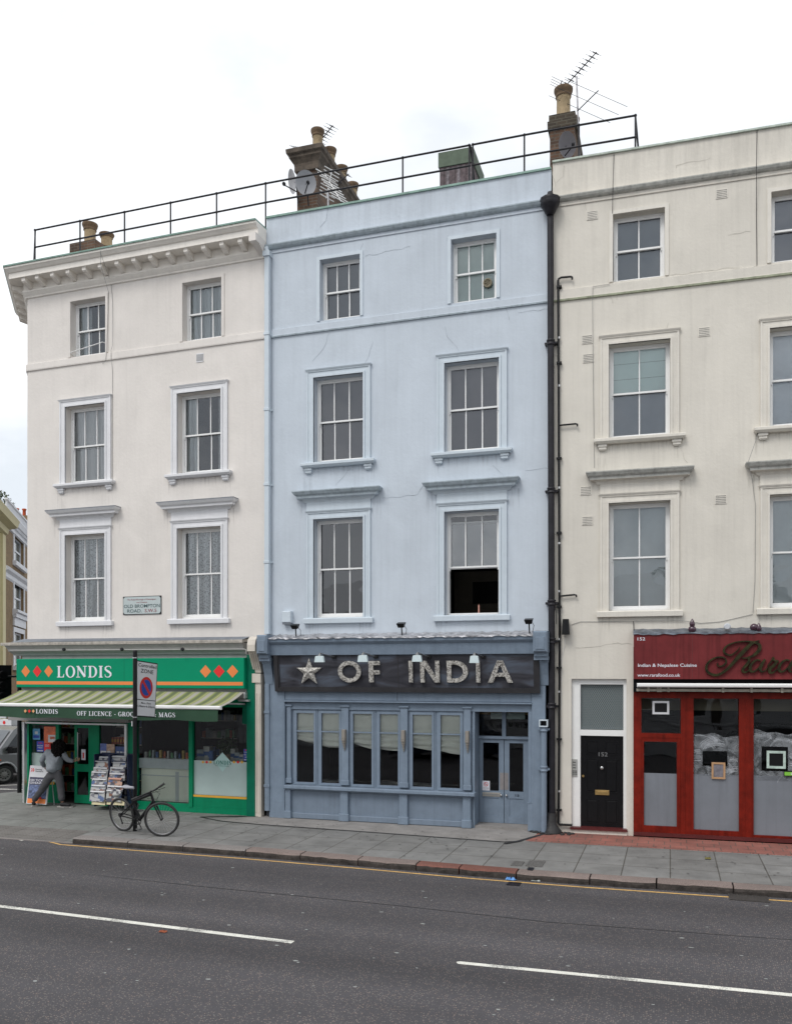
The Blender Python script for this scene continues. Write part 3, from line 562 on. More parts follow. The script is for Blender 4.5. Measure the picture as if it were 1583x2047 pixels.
def window(bld, hole, cols=3, trim=None, style='plain', inside='dark', frame=None, mid=.5, openlow=0, hoodm=None, label=None, blind=(.3, .3, .32), seed=1):
    x0, x1, z0, z1 = hole; fm = frame or M_WH; d = .175
    w = MB(); w.ring(x0+.001, x1-.001, z0+.001, z1-.001, .045, d, d+.12, 0); w.box(x0+.046, x1-.046, d-.035, d, z0+.001, z0+.05)
    W_ = w.build('window', fm, bld, label=label)
    a, b, c, e = x0+.046, x1-.046, z0+.051, z1-.046; zm = c+(e-c)*mid; g = .036
    # upper sash stands in front of the lower one
    up = MB(); up.ring(a, b, zm-.018, e, g, d+.012, d+.045, 0)
    for k in range(1, cols): xx = a+(b-a)*k/cols; up.box(xx-.012, xx+.012, d+.016, d+.04, zm+.018, e-g)
    for xx in (a+.012, b-.012): up.bev(xx-.012, xx+.012, d+.0125, d+.04, zm-.075, zm-.0185, .006)   # horns
    up.build('sash', fm, W_)
    lo0, lo1 = (c+openlow, zm+.022+openlow)
    lo = MB(); lo.ring(a, b, lo0, lo1, g, d+.05, d+.083, 0, b=.06)
    for k in range(1, cols): xx = a+(b-a)*k/cols; lo.box(xx-.012, xx+.012, d+.054, d+.078, lo0+.06, lo1-g)
    lo.build('sash', fm, W_)
    p = MB(); p.keep = True; p.add([(a, d+.03, zm), (b, d+.03, zm), (b, d+.03, e), (a, d+.03, e)], [(0, 1, 2, 3)])
    p.add([(a, d+.066, lo0), (b, d+.066, lo0), (b, d+.066, lo1), (a, d+.066, lo1)], [(0, 1, 2, 3)]); p.build('pane', M_GL, W_)
    yb = d+.125
    if inside == 'blind':
        q = MB(); q.add([(x0-.02, yb, z0), (x1+.02, yb, z0), (x1+.02, yb, z1), (x0-.02, yb, z1)], [(0, 1, 2, 3)]); q.build('blind', mat('blind_%02d%02d%02d' % tuple(int(v*99) for v in blind), blind, .9, .1, 1.2), W_)
    if inside == 'halfblind':
        q = MB(); q.add([(x0-.02, yb, z0), (x1+.02, yb, z0), (x1+.02, yb, zm), (x0-.02, yb, zm)], [(0, 1, 2, 3)], 0)
        q.add([(x0-.02, yb-.02, zm), (x1+.02, yb-.02, zm), (x1+.02, yb-.03, z1), (x0-.02, yb-.03, z1)], [(0, 1, 2, 3)], 1)
        for k in range(1, 3): q.box(x0, x1, yb-.035, yb-.031, zm+k*(z1-zm)/3-.004, zm+k*(z1-zm)/3+.004, 2)
        q.build('blind', [mat('blind_shade', (.33, .36, .40), .9), mat('blind_pale', (.76, .88, .84), .9, .03), mat('blind_seam', (.4, .48, .46), .9)], W_)
    if inside in ('lace', 'net'):
        m = cloth_mat('lace_cloth', (.80, .82, .82), .55, 26, lace=True) if inside == 'lace' else cloth_mat('net_cloth', (.80, .85, .85), .85, 30)
        sheet(x0+.01, x1-.01, z0+.02, z1-.05, yb, .018, seed=seed).build('net_curtain', m, W_)
        if inside == 'lace': sheet(x0+.01, x0+.32, z0+.02, z1-.05, yb+.09, .03, seed=seed+5).build('curtain', cloth_mat('drape_cloth', (.42, .46, .46), .97, 20), W_)
    if inside == 'curtain':
        sheet(x0+.01, x0+.36, z0+.02, z1-.05, yb, .03, seed=seed).build('curtain', cloth_mat('white_curtain', (.85, .89, .89), .98, 24), W_)
        sheet(x1-.30, x1-.01, z0+.02, z1-.05, yb+.05, .03, seed=seed+1).build('curtain', cloth_mat('white_curtain', (.85, .89, .89), .98, 24), W_)
    if inside == 'shutter':
        for s in range(4):
            q = MB(); wd = (x1-x0)/4; xa, xb = x0+s*wd+.004, x0+(s+1)*wd-.004
            for (ra, rb) in ((z0+.02, zm-.01), (zm+.01, z1-.03)):
                q.ring(xa, xb, ra, rb, .04, yb-.03, yb)
                nl = int((rb-ra-.08)/.05)
                for k in range(nl): zz = ra+.045+k*.05; q.add([(xa+.04, yb-.005, zz), (xb-.04, yb-.005, zz), (xb-.04, yb-.033, zz+.052), (xa+.04, yb-.033, zz+.052)], [(0, 1, 2, 3)])
            q.build('shutter', M_WH, W_)
    t = trim
    if style == 'top':
        q = MB(); q.ring(x0-.075, x1+.075, z0, z1+.075, .07, -.022, 0.002, 0, 'lr'); q.box(x0-.005, x1+.005, -.022, .002, z1+.005, z1+.075); q.build('architrave', t, W_)
    if style in ('second', 'first'):
        q = MB(); o = .165
        for (wa, pr) in ((o, .045), (o-.035, .03), (.045, .052)):
            q.box(x0-wa, x0-wa+.036 if wa == o else x0-.004, -pr, .0, z0, z1+wa-(.036 if wa == o else 0)); q.box(x1+.004 if wa != o else x1+wa-.036, x1+wa, -pr, 0, z0, z1+wa-(.036 if wa == o else 0))
            if wa == o: q.box(x0-wa, x1+wa, -pr-.004, 0, z1+wa-.036, z1+wa)
            else: q.box(x0-wa+.001, x1+wa-.001, -pr-.001, 0, z1+.004, z1+wa-.001)
        q.sweep([(x0-o, .01), (x0-o, -.045), (x1+o, -.045), (x1+o, .01)], [(0, z1+o-.03), (.022, z1+o+.0), (.03, z1+o+.018), (0, z1+o+.02)])
        q.build('architrave', t, W_)
        s = MB()
        if style == 'second':
            s.sweep([(x0-.23, .01), (x0-.23, -.09), (x1+.23, -.09), (x1+.23, .01)], [(0, z0-.105), (.012, z0-.095), (.05, z0-.06), (.05, z0-.012), (.03, z0+.0), (-.12, z0+.012)])
            s.box(x0-.2, x1+.2, -.085, .0, z0-.10, z0-.002)
            for xx in (x0-.12, x1+.12):
                s.box(xx-.085, xx+.085, -.075, 0, z0-.155, z0-.106); s.box(xx-.07, xx+.07, -.058, 0, z0-.205, z0-.155); s.box(xx-.06, xx+.06, -.04, 0, z0-.225, z0-.205)
        else: s.sweep([(x0-.20, .01), (x0-.20, -.06), (x1+.20, -.06), (x1+.20, .01)], [(-.01, z0-.125), (.03, z0-.115), (.035, z0-.02), (.02, z0-.005), (-.12, z0+.012)]); s.box(x0-.19, x1+.19, -.055, 0, z0-.12, z0-.003)
        s.build('sill', t, W_)
    if style == 'first':
        h = MB(); h.box(x0-.17, x1+.17, -.03, 0, z1+.19, z1+.43); h.build('frieze', t, W_)
        h = MB(); zz = z1+.40
        prof = [(0, zz-.03), (.03, zz-.02), (.04, zz), (.06, zz+.035), (.10, zz+.05), (.155, zz+.055), (.16, zz+.10), (.20, zz+.13), (.235, zz+.185), (.235, zz+.205), (0, zz+.26)]
        h.sweep([(x0-.20, .01), (x0-.20, -.001), (x1+.20, -.001), (x1+.20, .01)], prof, 0, [0]*5+[1]*3+[2]*2)
        h.build('hood', hoodm, W_)
    return W_

def crack(mb, pts, w=.008, y=-.003, mi=0):
    P = [Vector(p) for p in pts]; Q = [P[0]]
    for a, b in zip(P, P[1:]):
        n = max(2, int((b-a).length/.09))
        for k in range(1, n+1):
            q = a.lerp(b, k/n)
            if k < n: q += Vector((random.uniform(-1, 1), random.uniform(-1, 1)))*.022
            Q.append(q)
    for a, b in zip(Q, Q[1:]):
        d = (b-a).normalized(); n = Vector((-d.y, d.x))*w/2*random.uniform(.6, 1.4)
        mb.add([(a.x+n.x, y, a.y+n.y), (a.x-n.x, y, a.y-n.y), (b.x-n.x, y, b.y-n.y), (b.x+n.x, y, b.y+n.y)], [(0, 1, 2, 3)], mi)
def shell(mb, x0, x1, zt, y1=7.5, left=True, right=True, mi=0, z0=0):
    if left: mb.add([(x0, 0, z0), (x0, y1, z0), (x0, y1, zt), (x0, 0, zt)], [(0, 1, 2, 3)], mi)
    if right: mb.add([(x1, 0, z0), (x1, y1, z0), (x1, y1, zt), (x1, 0, zt)], [(0, 1, 2, 3)], mi)
    mb.add([(x0, y1, z0), (x1, y1, z0), (x1, y1, zt), (x0, y1, zt)], [(0, 1, 2, 3)], mi)
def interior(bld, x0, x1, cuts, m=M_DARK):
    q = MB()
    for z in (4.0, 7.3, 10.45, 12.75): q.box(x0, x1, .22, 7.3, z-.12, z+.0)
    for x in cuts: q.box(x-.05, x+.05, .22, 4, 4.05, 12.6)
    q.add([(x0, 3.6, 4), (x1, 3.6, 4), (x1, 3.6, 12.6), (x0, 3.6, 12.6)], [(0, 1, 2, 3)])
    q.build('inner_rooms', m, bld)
def vent(bld, fr, px0, px1, py, m, bars=False, label=None):
    x0, x1 = fr.x(px0), fr.x(px1); z = fr.z((px0+px1)/2, py); h = .085 if not bars else .10
    q = MB(); q.box(x0, x1, -.012, .0, z-h, z+h, 0)
    if bars:
        n = 6
        for k in range(n): xx = x0+.02+k*(x1-x0-.04)/(n-1); q.box(xx-.006, xx+.006, -.0135, -.011, z-h+.02, z+h-.02, 1)
    else:
        for i in range(9):
            for j in range(5): xx = x0+.02+i*(x1-x0-.04)/8; zz = z-h+.02+j*(2*h-.04)/4; q.box(xx-.006, xx+.006, -.0135, -.011, zz-.008, zz+.008, 1)
    q.build('air_brick', [m, M_BLKM], bld)
def pot(mb, x, y, z, h, r, mi=0):
    mb.lathe(x, y, [(r*.78, 0), (r*.80, h*.06), (r*.76, h*.1), (r*.74, h*.70), (r*.77, h*.72)], 20, mi, z); mb.lathe(x, y, [(r*.78, h*.72), (r*.86, h*.74), (r*.86, h*.77), (r*.80, h*.79), (r*.90, h*.84), (r*.99, h*.90), (r*1.04, h*.96), (r*1.03, h), (r*.9, h), (r*.80, h*.8)], 20, mi+1, z)

# ================================================================== LEFT: white corner building
LW = -6.56; LB = thing('corner_house', 'white stucco corner building over the green grocery shop', 'building', L, -3.3, 0, 0, 'terrace houses along the street')
lh3 = [(-5.26, -4.26, 10.83, 12.17), (-2.14, -1.13, 10.83, 12.17)]; lh2 = [(-5.40, -4.26, 7.77, 9.63), (-2.27, -1.13, 7.77, 9.63)]; lh1 = [(-5.40, -4.26, 4.44, 6.52), (-2.27, -1.13, 4.44, 6.52)]
w = MB(); wall_grid(w, LW, 0, 3.9, 13.0, lh1+lh2+lh3)
sa = radians(-37); c1 = (LW-sin(radians(37))*2.3, cos(radians(37))*2.3)      # side wall towards the side street
c2 = (c1[0]+.6, c1[1]+2.5)
for (a, b) in (((LW, 0), c1), (c1, c2), (c2, (c2[0]+1.5, 7.5)), ((c2[0]+1.5, 7.5), (0, 7.5)), ((0, 7.5), (0, 0))):
    zz = 3.9 if a[0] != c1[0] or 1 else 0; w.add([(*a, zz), (*b, zz), (*b, 13), (*a, 13)], [(0, 1, 2, 3)])
w.add([(LW, .02, 12.98), (0, .02, 12.98), (0, 7.5, 12.98), (c2[0]+1.5, 7.5, 12.98), (*c2, 12.98), (*c1, 12.98)], [(0, 1, 2, 3, 4, 5)])
w.build('wall', M_WL, LB)
interior(LB, LW+.1, -.1, [-3.3])
side = [c2, c1, (LW, 0), (0, 0)]
M_CORN = mat('cornice_paint', (.80, .76, .70), .8, .06, 3, .2, 20, streak=.08)
q = MB(); q.sweep(side, [(0, 12.42), (.035, 12.43), (.04, 12.46), (.075, 12.50), (.11, 12.55), (.11, 12.585), (.085, 12.59), (.085, 12.77), (.40, 12.775), (.40, 12.90), (.43, 12.915), (.47, 12.96), (.50, 12.985), (.50, 13.03), (0, 13.06)]); q.build('cornice', M_CORN, LB)
q = MB(); q.sweep(side, [(-.02, 13.06), (.525, 13.03), (.53, 13.062), (-.02, 13.1)]); q.build('coping', M_LEADG, LB)
def bracket(mb, x, y, rot, w_=.105):
    c, s = cos(rot), sin(rot); pr = [(.086, 12.774), (.36, 12.774), (.36, 12.70), (.33, 12.67), (.25, 12.655), (.18, 12.62), (.13, 12.60), (.086, 12.60)]
    vs = []
    for o in (-w_/2, w_/2):
        for n, z in pr: vs.append((x+o*c+n*s, y+o*s-n*c, z))
    k = len(pr); mb.add(vs, [tuple(range(k)), tuple(range(2*k-1, k-1, -1))]+[(i, i+k, (i+1) % k+k, (i+1) % k) for i in range(k)])
for px in (147, 222, 308, 396, 488, 578, 672, 768, 862, 962, 1062, 1162, 1264, 1368):
    q = MB(); bracket(q, L.x(px*.3538-2, .3), 0, 0); q.build('cornice_bracket', M_CORN, LB)
for k in range(5):
    t = .2+k*.46; q = MB(); bracket(q, LW-sin(radians(37))*t, cos(radians(37))*t, -(pi/2-radians(37))); q.build('cornice_bracket', M_CORN, LB)
q = MB(); q.box(-.17, -.0, -.50, 0, 12.60, 12.78); q.prismx([(-.11, 12.5), (-.36, 12.60), (-.5, 12.61), (0, 12.61), (0, 12.45)], -.15, -.0); q.build('end_console', M_WL, LB)
q = MB(); q.sweep([c2, c1, (LW, 0), (0, 0)], [(0, 10.625), (.03, 10.635), (.035, 10.66), (.03, 10.80), (0, 10.815)]); q.build('string_course', M_WL, LB)
W1 = window(LB, lh3[0], 3, M_WL, 'top', 'curtain', label='top floor left window with a white guard rail', seed=3)
q = MB(); q.tube([(lh3[0][0]+.02, .12, 10.9), (lh3[0][0]+.02, -.05, 10.93), (lh3[0][1]-.05, -.05, 11.07), (lh3[0][1]-.02, .12, 11.08)], .011, 6); q.build('guard_rail', M_WH, W1)
window(LB, lh3[1], 3, M_WL, 'top', 'net', seed=4)
window(LB, lh2[0], 3, M_WLT, 'second', 'shutter', label='window with white louvred shutters inside')
window(LB, lh2[1], 3, M_WLT, 'second', 'curtain', seed=6)
HM = [M_WLT, M_WLT, M_LEAD]
window(LB, lh1[0], 3, M_WLT, 'first', 'lace', hoodm=HM, seed=7); window(LB, lh1[1], 3, M_WLT, 'first', 'lace', hoodm=HM, seed=8)
vent(LB, L, 393, 407, 715, M_WLT, True)
q = MB(); q.add([(-5.9, 1.9, 13.05), (-5.1, 1.9, 13.05), (-5.1, 3, 13.05), (-5.9, 3, 13.05)], [(0, 1, 2, 3)])
fx = lambda px, n: L.x(px, n)
q = MB(); yy = 2.2; q.box(fx(154, -yy), fx(205, -yy), yy-.3, yy+1.2, 12.9, L.z(180, 492, -yy)); CHL = q.build('chimney_stack', M_BRICK, LB)
q = MB(); pot(q, fx(180, -yy), yy, L.z(180, 497, -yy), L.z(180, 448, -yy)-L.z(180, 497, -yy), .20); q.build('chimney_pot', [M_POT, M_POTD], CHL)
q = MB(); pot(q, fx(204, -2.6), 2.8, L.z(204, 497, -2.8), L.z(204, 470, -2.8)-L.z(204, 497, -2.8), .20); q.build('chimney_pot', [M_POT, M_POTD], CHL)
q = MB()
crack(q, [L.p(x, y) for x, y in ((375, 913), (380, 930))], .004)
q.build('wall_crack', M_CRACK, LB) if q.v else None
# thin cables over the top floor
def cable(fr, pts, r, label, m=M_CABLE, n=.012, cat='cable', name='wall_cable', group=None):
    P = []
    for p in pts:
        nn = p[2] if len(p) > 2 else n; x, z = fr.p(p[0], p[1], nn); P.append((x, -nn, z))
    q = MB(); q.tube(P, r, 5); return q.build(name, m, at=(fr, *P[-1]), label=label, cat=cat, group=group)
cable(L, [(201, 500, .55), (201, 528, .5), (217, 583), (213, 700, .04), (211, 722, .045), (205, 727)], .0045, 'thin grey cable down to the string course beside the top left window')
cable(L, [(201, 505, .55), (222, 565), (225, 600), (225, 690, .04), (222, 700, .045), (222, 718, .045), (225, 740), (225, 972)], .0045, 'thin grey cable running far down the white wall past the shuttered window')

# ---- green grocery shopfront
def shopbox(name, fr, x0, x1, z0, z1, y0, y1, m, parent, mb=None): q = MB(); q.box(x0, x1, y0, y1, z0, z1); return q.build(name, m, parent)
XR = L.x(527); xs0 = LW
cp = [(LW-.35, 1.9), (LW-.30, 0), (XR-.35, 0)]
q = MB(); q.add([(LW-.1, 0, 4.03), (XR-.33, 0, 4.01), (XR-.33, -.36, 3.93), (LW-.2, -.36, 3.94)], [(0, 1, 2, 3)]); q.build('lead_flashing', M_LEAD, LB)
q = MB(); q.sweep([(LW-.25, 1.6), (LW-.15, -.0), (XR-.34, 0)], [(0, 3.90), (.36, 3.86), (.365, 3.91), (.36, 3.93), (0, 3.95)]); q.build('cornice_slab', M_STONE, LB)
q = MB(); q.sweep([(LW-.2, 1.2), (LW-.1, 0), (XR-.36, 0)], [(0, 3.62), (.17, 3.62), (.19, 3.66), (.26, 3.72), (.28, 3.78), (.33, 3.86), (0, 3.861)]); q.build('shop_cornice', M_GREYP, LB)
q = MB(); q.box(LW-.05, XR-.3, -.12, .05, 2.6, 3.62); q.build('fascia_backing', M_GREYP, LB)
# piers and frames
GX = lambda px, n=0: L.x(px, n)
q = MB(); q.box(GX(500), GX(516), -.16, .1, 0, 3.60); q.box(GX(488), GX(500), -.08, .1, 2.05, 3.6); q.build('shop_pier', M_GRND, LB)
q = MB(); q.bev(GX(515), GX(528)-.005, -.14, .02, 0, 3.05); q.bev(GX(517.5), GX(519.5), -.155, -.14, .1, 2.75, .003); q.bev(GX(524), GX(526), -.155, -.14, .1, 2.75, .003); q.build('pilaster', M_CRM, LB)
# console: scroll bracket above the pilaster
def console(x0, x1, zt, zb, pr, m, bld, name='console'):
    q = MB(); h = zt-zb
    q.prismx([(0, zt), (-pr*.72, zt+.02), (-pr*.92, zt-.05), (-pr, zt-.16), (-pr, zt-.30), (-pr*.86, zt-.31), (-pr*.62, zt-.5*h), (-pr*.36, zb+.28), (-pr*.34, zb+.22), (0, zb+.22)], x0, x1)
    k = (x1-x0)/7
    for i in range(3): q.prismx([(-pr*.70, zt-.5*h+.05), (-pr*.90, zt-.33), (-pr*.86, zt-.33), (-pr*.40, zb+.30), (-pr*.44, zb+.29)], x0+k*(1.2+1.8*i), x0+k*(2+1.8*i))
    q.box(x0-.01, x1+.01, -pr*.42, 0, zb, zb+.2)
    return q.build(name, m, bld)
console(GX(512), GX(528)-.005, 3.97, 2.98, .42, M_CRM, LB)
# main glazing with mullions, stall board and panels (y=0 plane is the pavement line of the shop)
G0, G1, G2, G3 = GX(258), GX(275), GX(380.5), GX(387.5); G4 = GX(500)
FZ = 2.72
q = MB(); q.box(G1, G4, -.05, .06, 2.42, FZ); q.box(G2, G3, -.07, .05, .12, 2.42); q.box(G0, G1, -.04, .08, 0, FZ); q.box(G1, G4, -.05, .05, 0, .13); q.box(G1, G2, -.04, .05, .13, .19)
q.box(G3, G4, -.035, .04, .131, .36); q.build('shop_window_frame', M_GRN, LB)
q = MB(); q.box(G3+.01, G4-.01, -.04, -.035, .362, .41); q.build('yellow_band', M_YEL, LB)
def pane_(x0, x1, z0, z1, y, m, parent, name='pane', label=None): q = MB(); q.keep = True; q.add([(x0, y, z0), (x1, y, z0), (x1, y, z1), (x0, y, z1)], [(0, 1, 2, 3)]); return q.build(name, m, parent, label=label)
pane_(G1, G2, .19, 2.42, 0, M_GLS, LB, 'shop_window'); SW2 = pane_(G3, G4, .36, 2.42, 0, M_GLS, LB, 'shop_window')
M_FROST = mat('frosted_film', (.42, .52, .50), .35, .08, 1.3); M_FROST2 = mat('frosted_film_cream', (.80, .82, .70), .4, .09, 1.2)
def fz(px, py): return L.z(px, py)
zf = fz(440, 1522)
q = MB(); q.box(G3+.005, G4-.005, -.0035, -.001, .41, zf); q.build('frosted_film', M_FROST, SW2)
q = MB(); dx, dz = L.p(445, 1524); q.add([(dx-.21, -.004, dz+.02), (dx, -.004, dz-.22), (dx+.21, -.004, dz+.02), (dx, -.004, dz+.22)], [(0, 1, 2, 3)], 0)
serif_text(q, 'LONDIS', L.x(427), L.x(463), fz(445, 1529), fz(445, 1521), -.008, 1)
q.text('best value locally', L.x(431), L.x(459), fz(445, 1532.5), fz(445, 1530.5), -.009, 1)
for px, c in ((406, 4), (413.5, 3), (421, 4), (468, 4), (476, 3), (484, 4)): x, z = L.p(px, 1524); diamond(q, x, z, .042, .036, -.006, c)
q.build('window_lettering', [mat('pale_film', (.42, .60, .57), .5), mat('teal_text', (.01, .16, .12), .5), M_WTXT, M_REDV, M_YEL], SW2)
# low cabinet behind the first shop window
z1c = fz(330, 1518); q = MB(); q.box(G1+.02, G2-.02, .12, .5, .19, fz(330, 1538), 0); q.box(G1, G2, .06, .55, fz(330, 1538), z1c, 1); q.box(G1+.02, G2-.02, .1, .119, .78, .80, 1)
q.box(L.x(345), L.x(352), .115, .119, .2, z1c-.3, 1); q.build('window_counter', [M_FROST2, mat('counter_edge', (.52, .56, .56), .5, .1)], LB)
# goods on the counter (each its own thing)
random.seed(21); gcol = [(.45, .45, .42), (.5, .12, .05), (.45, .32, .08), (.05, .12, .3), (.3, .35, .36), (.12, .3, .14)]
GM = [mat('goods_%d' % i, c, .5, .25, 14) for i, c in enumerate(gcol)]
for i in range(18):
    x = G1+.08+i*.068; h = random.uniform(.12, .19); q = MB(); cyl = i % 2; y = .22+.06*(i % 3)
    if cyl: q.lathe(x, y, [(.028, 0), (.030, .01), (.030, h*.7), (.018, h*.85), (.016, h)], 12, 0, z1c)
    else: q.bev(x-.03, x+.03, y-.03, y+.03, z1c, z1c+h, .005)
    q.build('grocery_jar' if cyl else 'grocery_packet', GM[(i*5+i//3) % 6], at=(L, x, y, z1c), label='small grocery item standing on the counter in the wide shop window', cat='grocery', group='goods on the window counter')
for i, (px, wd, h) in enumerate(((399, .22, .22), (410, .16, .3), (418, .14, .2), (463, .12, .26), (470, .16, .18), (480, .1, .14))):
    x = L.x(px, -.2); q = MB(); q.bev(x-wd/2, x+wd/2, .25, .4, zf-.3, zf+h, .01, 0); q.box(x-wd/2+.01, x+wd/2-.01, .245, .25, zf+h*.3, zf+h*.6, 1)
    q.build('paper_box', [GM[[4, 0, 3, 0, 4, 0][i]], GM[3]], at=(L, x, .3, zf-.3), label='box of papers piled behind the frosted glass of the right shop window', cat='box', group='boxes behind the frosted glass')
# foliage plant behind the glass
random.seed(5); q = MB(); cx = L.x(447, -.45)
for i in range(260):
    a, b = random.uniform(0, 6.3), random.uniform(-1, 1); r = .26*random.random()**.4; p = Vector((cx+r*cos(a)*sqrt(1-b*b), .6+r*sin(a)*.7*sqrt(1-b*b), zf+.30+r*b*.9)); d = Vector((random.uniform(-1, 1), random.uniform(-1, 1), random.uniform(-1, 1))).normalized()*.045; e = d.orthogonal().normalized()*.02
    q.add([p-d, p+e, p+d, p-e], [(0, 1, 2, 3)])
q.lathe(cx, .6, [(.08, -.15), (.11, .1), (.09, .1)], 12, 1, zf); q.build('pot_plant', [mat('plant_leaf', (.045, .085, .03), .6, .3, 20), M_POT], at=(L, cx, .6, zf-.15), label='dark leafy plant behind the right grocery window', cat='plant')

# door bay, roller shutter
D0, D1 = GX(52), GX(258); hd = L.z(150, 1445)
q = MB(); q.box(D0-.35, D1+.14, -.22, .02, L.z(150, 1443, .2), L.z(150, 1430, .2)+.05); q.build('shutter_box', M_SHUT, LB)
q = MB(); q.box(D0-.02, D0+.035, -.10, 0, 0, hd); q.box(D1-.06, D1, -.10, 0, 0, hd); q.box(D0+.036, D1-.061, -.09, -.04, hd-.04, hd-.002); q.build('shutter_guide', M_ALU, LB)
yb = .16
X = lambda px: L.x(px, -yb)
q = MB(); q.box(X(55), X(63), yb-.04, yb+.04, 0, hd); q.box(X(113), X(120), yb-.04, yb+.04, 0, hd); q.box(X(63), X(113), yb-.04, yb+.04, 0, .45); q.box(X(63), X(113), yb-.04, yb+.04, hd-.08, hd)
q.box(X(188), X(200), yb-.04, yb+.04, 0, hd); q.box(X(200), D1, yb-.04, yb+.04, 0, .62); q.box(X(200), D1, yb-.04, yb+.04, hd-.06, hd); q.box(X(183), X(187.9), yb-.03, yb+.05, 0, hd)
q.build('entrance_frame', M_GRN, LB)
q = MB(); q.box(X(66), X(111), yb-.046, yb-.04, .45, .52); q.build('yellow_band', M_YEL, LB)
EW = pane_(X(63), X(113), .45, hd-.08, yb, M_GLS, LB, 'shop_window'); pane_(X(200), D1, .62, hd-.06, yb, M_GLS, LB, 'shop_window')
q = MB(); q.box(X(64), X(112), yb-.006, yb-.002, .5, L.z(90, 1506, -yb)); q.build('frosted_film', M_FROST, EW)
# half-open door leaf
def door_leaf():
    d0, d1 = X(150), X(183); q = MB(); y0 = yb-.02
    q.ring(d0, d1, .03, hd-.06, .075, y0, y0+.045, 0, b=.2); q.box(d0+.075, d1-.075, y0, y0+.045, L.z(166, 1543, -yb), L.z(166, 1528, -yb)); D = q.build('shop_door', M_GRN, LB)
    pane_(d0+.075, d1-.075, .23, hd-.13, y0+.02, M_GLS, D, 'pane')
    q = MB(); q.box(d0+.13, d0+.145, y0-.06, y0-.045, 1.05, 1.75); q.box(d0+.13, d0+.145, y0-.05, y0, 1.07, 1.09); q.box(d0+.13, d0+.145, y0-.05, y0, 1.71, 1.73); q.build('door_handle', M_ALU, D)
    q = MB(); x, z = L.p(168, 1509, -yb); q.box(x-.06, x+.06, y0-.004, y0+.0, z-.13, z+.13, 0); q.box(x-.02, x+.02, y0-.006, y0-.003, z-.09, z+.05, 1); q.build('door_notice', [M_WTXT, M_REDV], D)
door_leaf()
# shop interior
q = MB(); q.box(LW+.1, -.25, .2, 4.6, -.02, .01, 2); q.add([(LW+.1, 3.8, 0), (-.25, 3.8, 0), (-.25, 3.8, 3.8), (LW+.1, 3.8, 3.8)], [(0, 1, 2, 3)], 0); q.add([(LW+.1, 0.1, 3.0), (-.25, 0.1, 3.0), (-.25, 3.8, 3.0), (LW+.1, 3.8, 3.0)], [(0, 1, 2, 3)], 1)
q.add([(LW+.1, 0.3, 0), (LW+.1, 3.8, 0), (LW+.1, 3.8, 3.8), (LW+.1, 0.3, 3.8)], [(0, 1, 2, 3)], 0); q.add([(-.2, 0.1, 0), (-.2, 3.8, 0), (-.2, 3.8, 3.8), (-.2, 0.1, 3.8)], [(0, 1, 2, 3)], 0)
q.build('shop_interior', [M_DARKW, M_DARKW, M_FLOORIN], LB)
q = MB(); q.add([(LW, .05, 0), (LW-.9, 1.3, 0), (LW-.9, 1.3, 3.9), (LW, .05, 3.9)], [(0, 1, 2, 3)]); q.add([(LW-.9, 1.3, 0), (LW-1.1, 4.4, 0), (LW-1.1, 4.4, 3.9), (LW-.9, 1.3, 3.9)], [(0, 1, 2, 3)]); q.build('side_shopfront', M_GRND, LB)
random.seed(31)
def shelf_unit(x0, x1, y, zt, label):
    t = thing('shelf_unit', label, 'shelves', L, (x0+x1)/2, y, 0, 'shelf units inside the grocery')
    q = MB(); q.box(x0, x0+.03, y, y+.35, 0, zt); q.box(x1-.03, x1, y, y+.35, 0, zt); q.box(x0+.03, x1-.03, y+.33, y+.35, 0, zt); q.build('side_frame', M_DARKW, t)
    for k in range(5):
        z = .15+k*(zt-.3)/4.4; q = MB(); q.box(x0+.03, x1-.03, y+.01, y+.33, z-.02, z); q.build('shelf', M_CRM, t)
        g = MB(); x = x0+.05
        while x < x1-.1:
            wd = random.uniform(.06, .14); h = random.uniform(.14, .27); g.bev(x, x+wd-.008, y+.02, y+.25, z, z+h, .006, random.randrange(6)); x += wd
        g.build('stocked_goods', GM, t)
shelf_unit(X(62), X(104), 1.1, 2.1, 'stocked shelves seen through the leftmost grocery window')
shelf_unit(X(122), X(152), 2.2, 2.2, 'stocked shelves seen through the open grocery doorway')
shelf_unit(X(205), X(262), .62, 2.2, 'stocked shelves behind the newspaper rack window')
shelf_unit(GX(290), GX(372), 2.4, 2.3, 'stocked shelves deep behind the wide grocery window')
shelf_unit(GX(400), GX(490), 2.4, 2.3, 'stocked shelves deep behind the right grocery window')
# posters in the windows
def poster(px0, px1, py0, py1, n, cols, label, words=(), fr=L, cat='poster', name='poster', art=None):
    x0, x1 = fr.x(px0, n), fr.x(px1, n); zt, zb = fr.z((px0+px1)/2, py0, n), fr.z((px0+px1)/2, py1, n); q = MB(); q.box(x0, x1, -n, -n+.004, zb, zt, 0)
    for (a, b, c, d, mi) in (art or ()): q.add([(x0+(x1-x0)*a, -n-.003, zt+(zb-zt)*d), (x0+(x1-x0)*b, -n-.003, zt+(zb-zt)*d), (x0+(x1-x0)*b, -n-.003, zt+(zb-zt)*c), (x0+(x1-x0)*a, -n-.003, zt+(zb-zt)*c)], [(0, 1, 2, 3)], mi)
    for (t_, a, b, c, d, mi) in words: q.text(t_, x0+(x1-x0)*a, x0+(x1-x0)*b, zt+(zb-zt)*d, zt+(zb-zt)*c, -n-.005, mi)
    return q.build(name, cols, at=(fr, (x0+x1)/2, -n, zb), label=label, cat=cat)
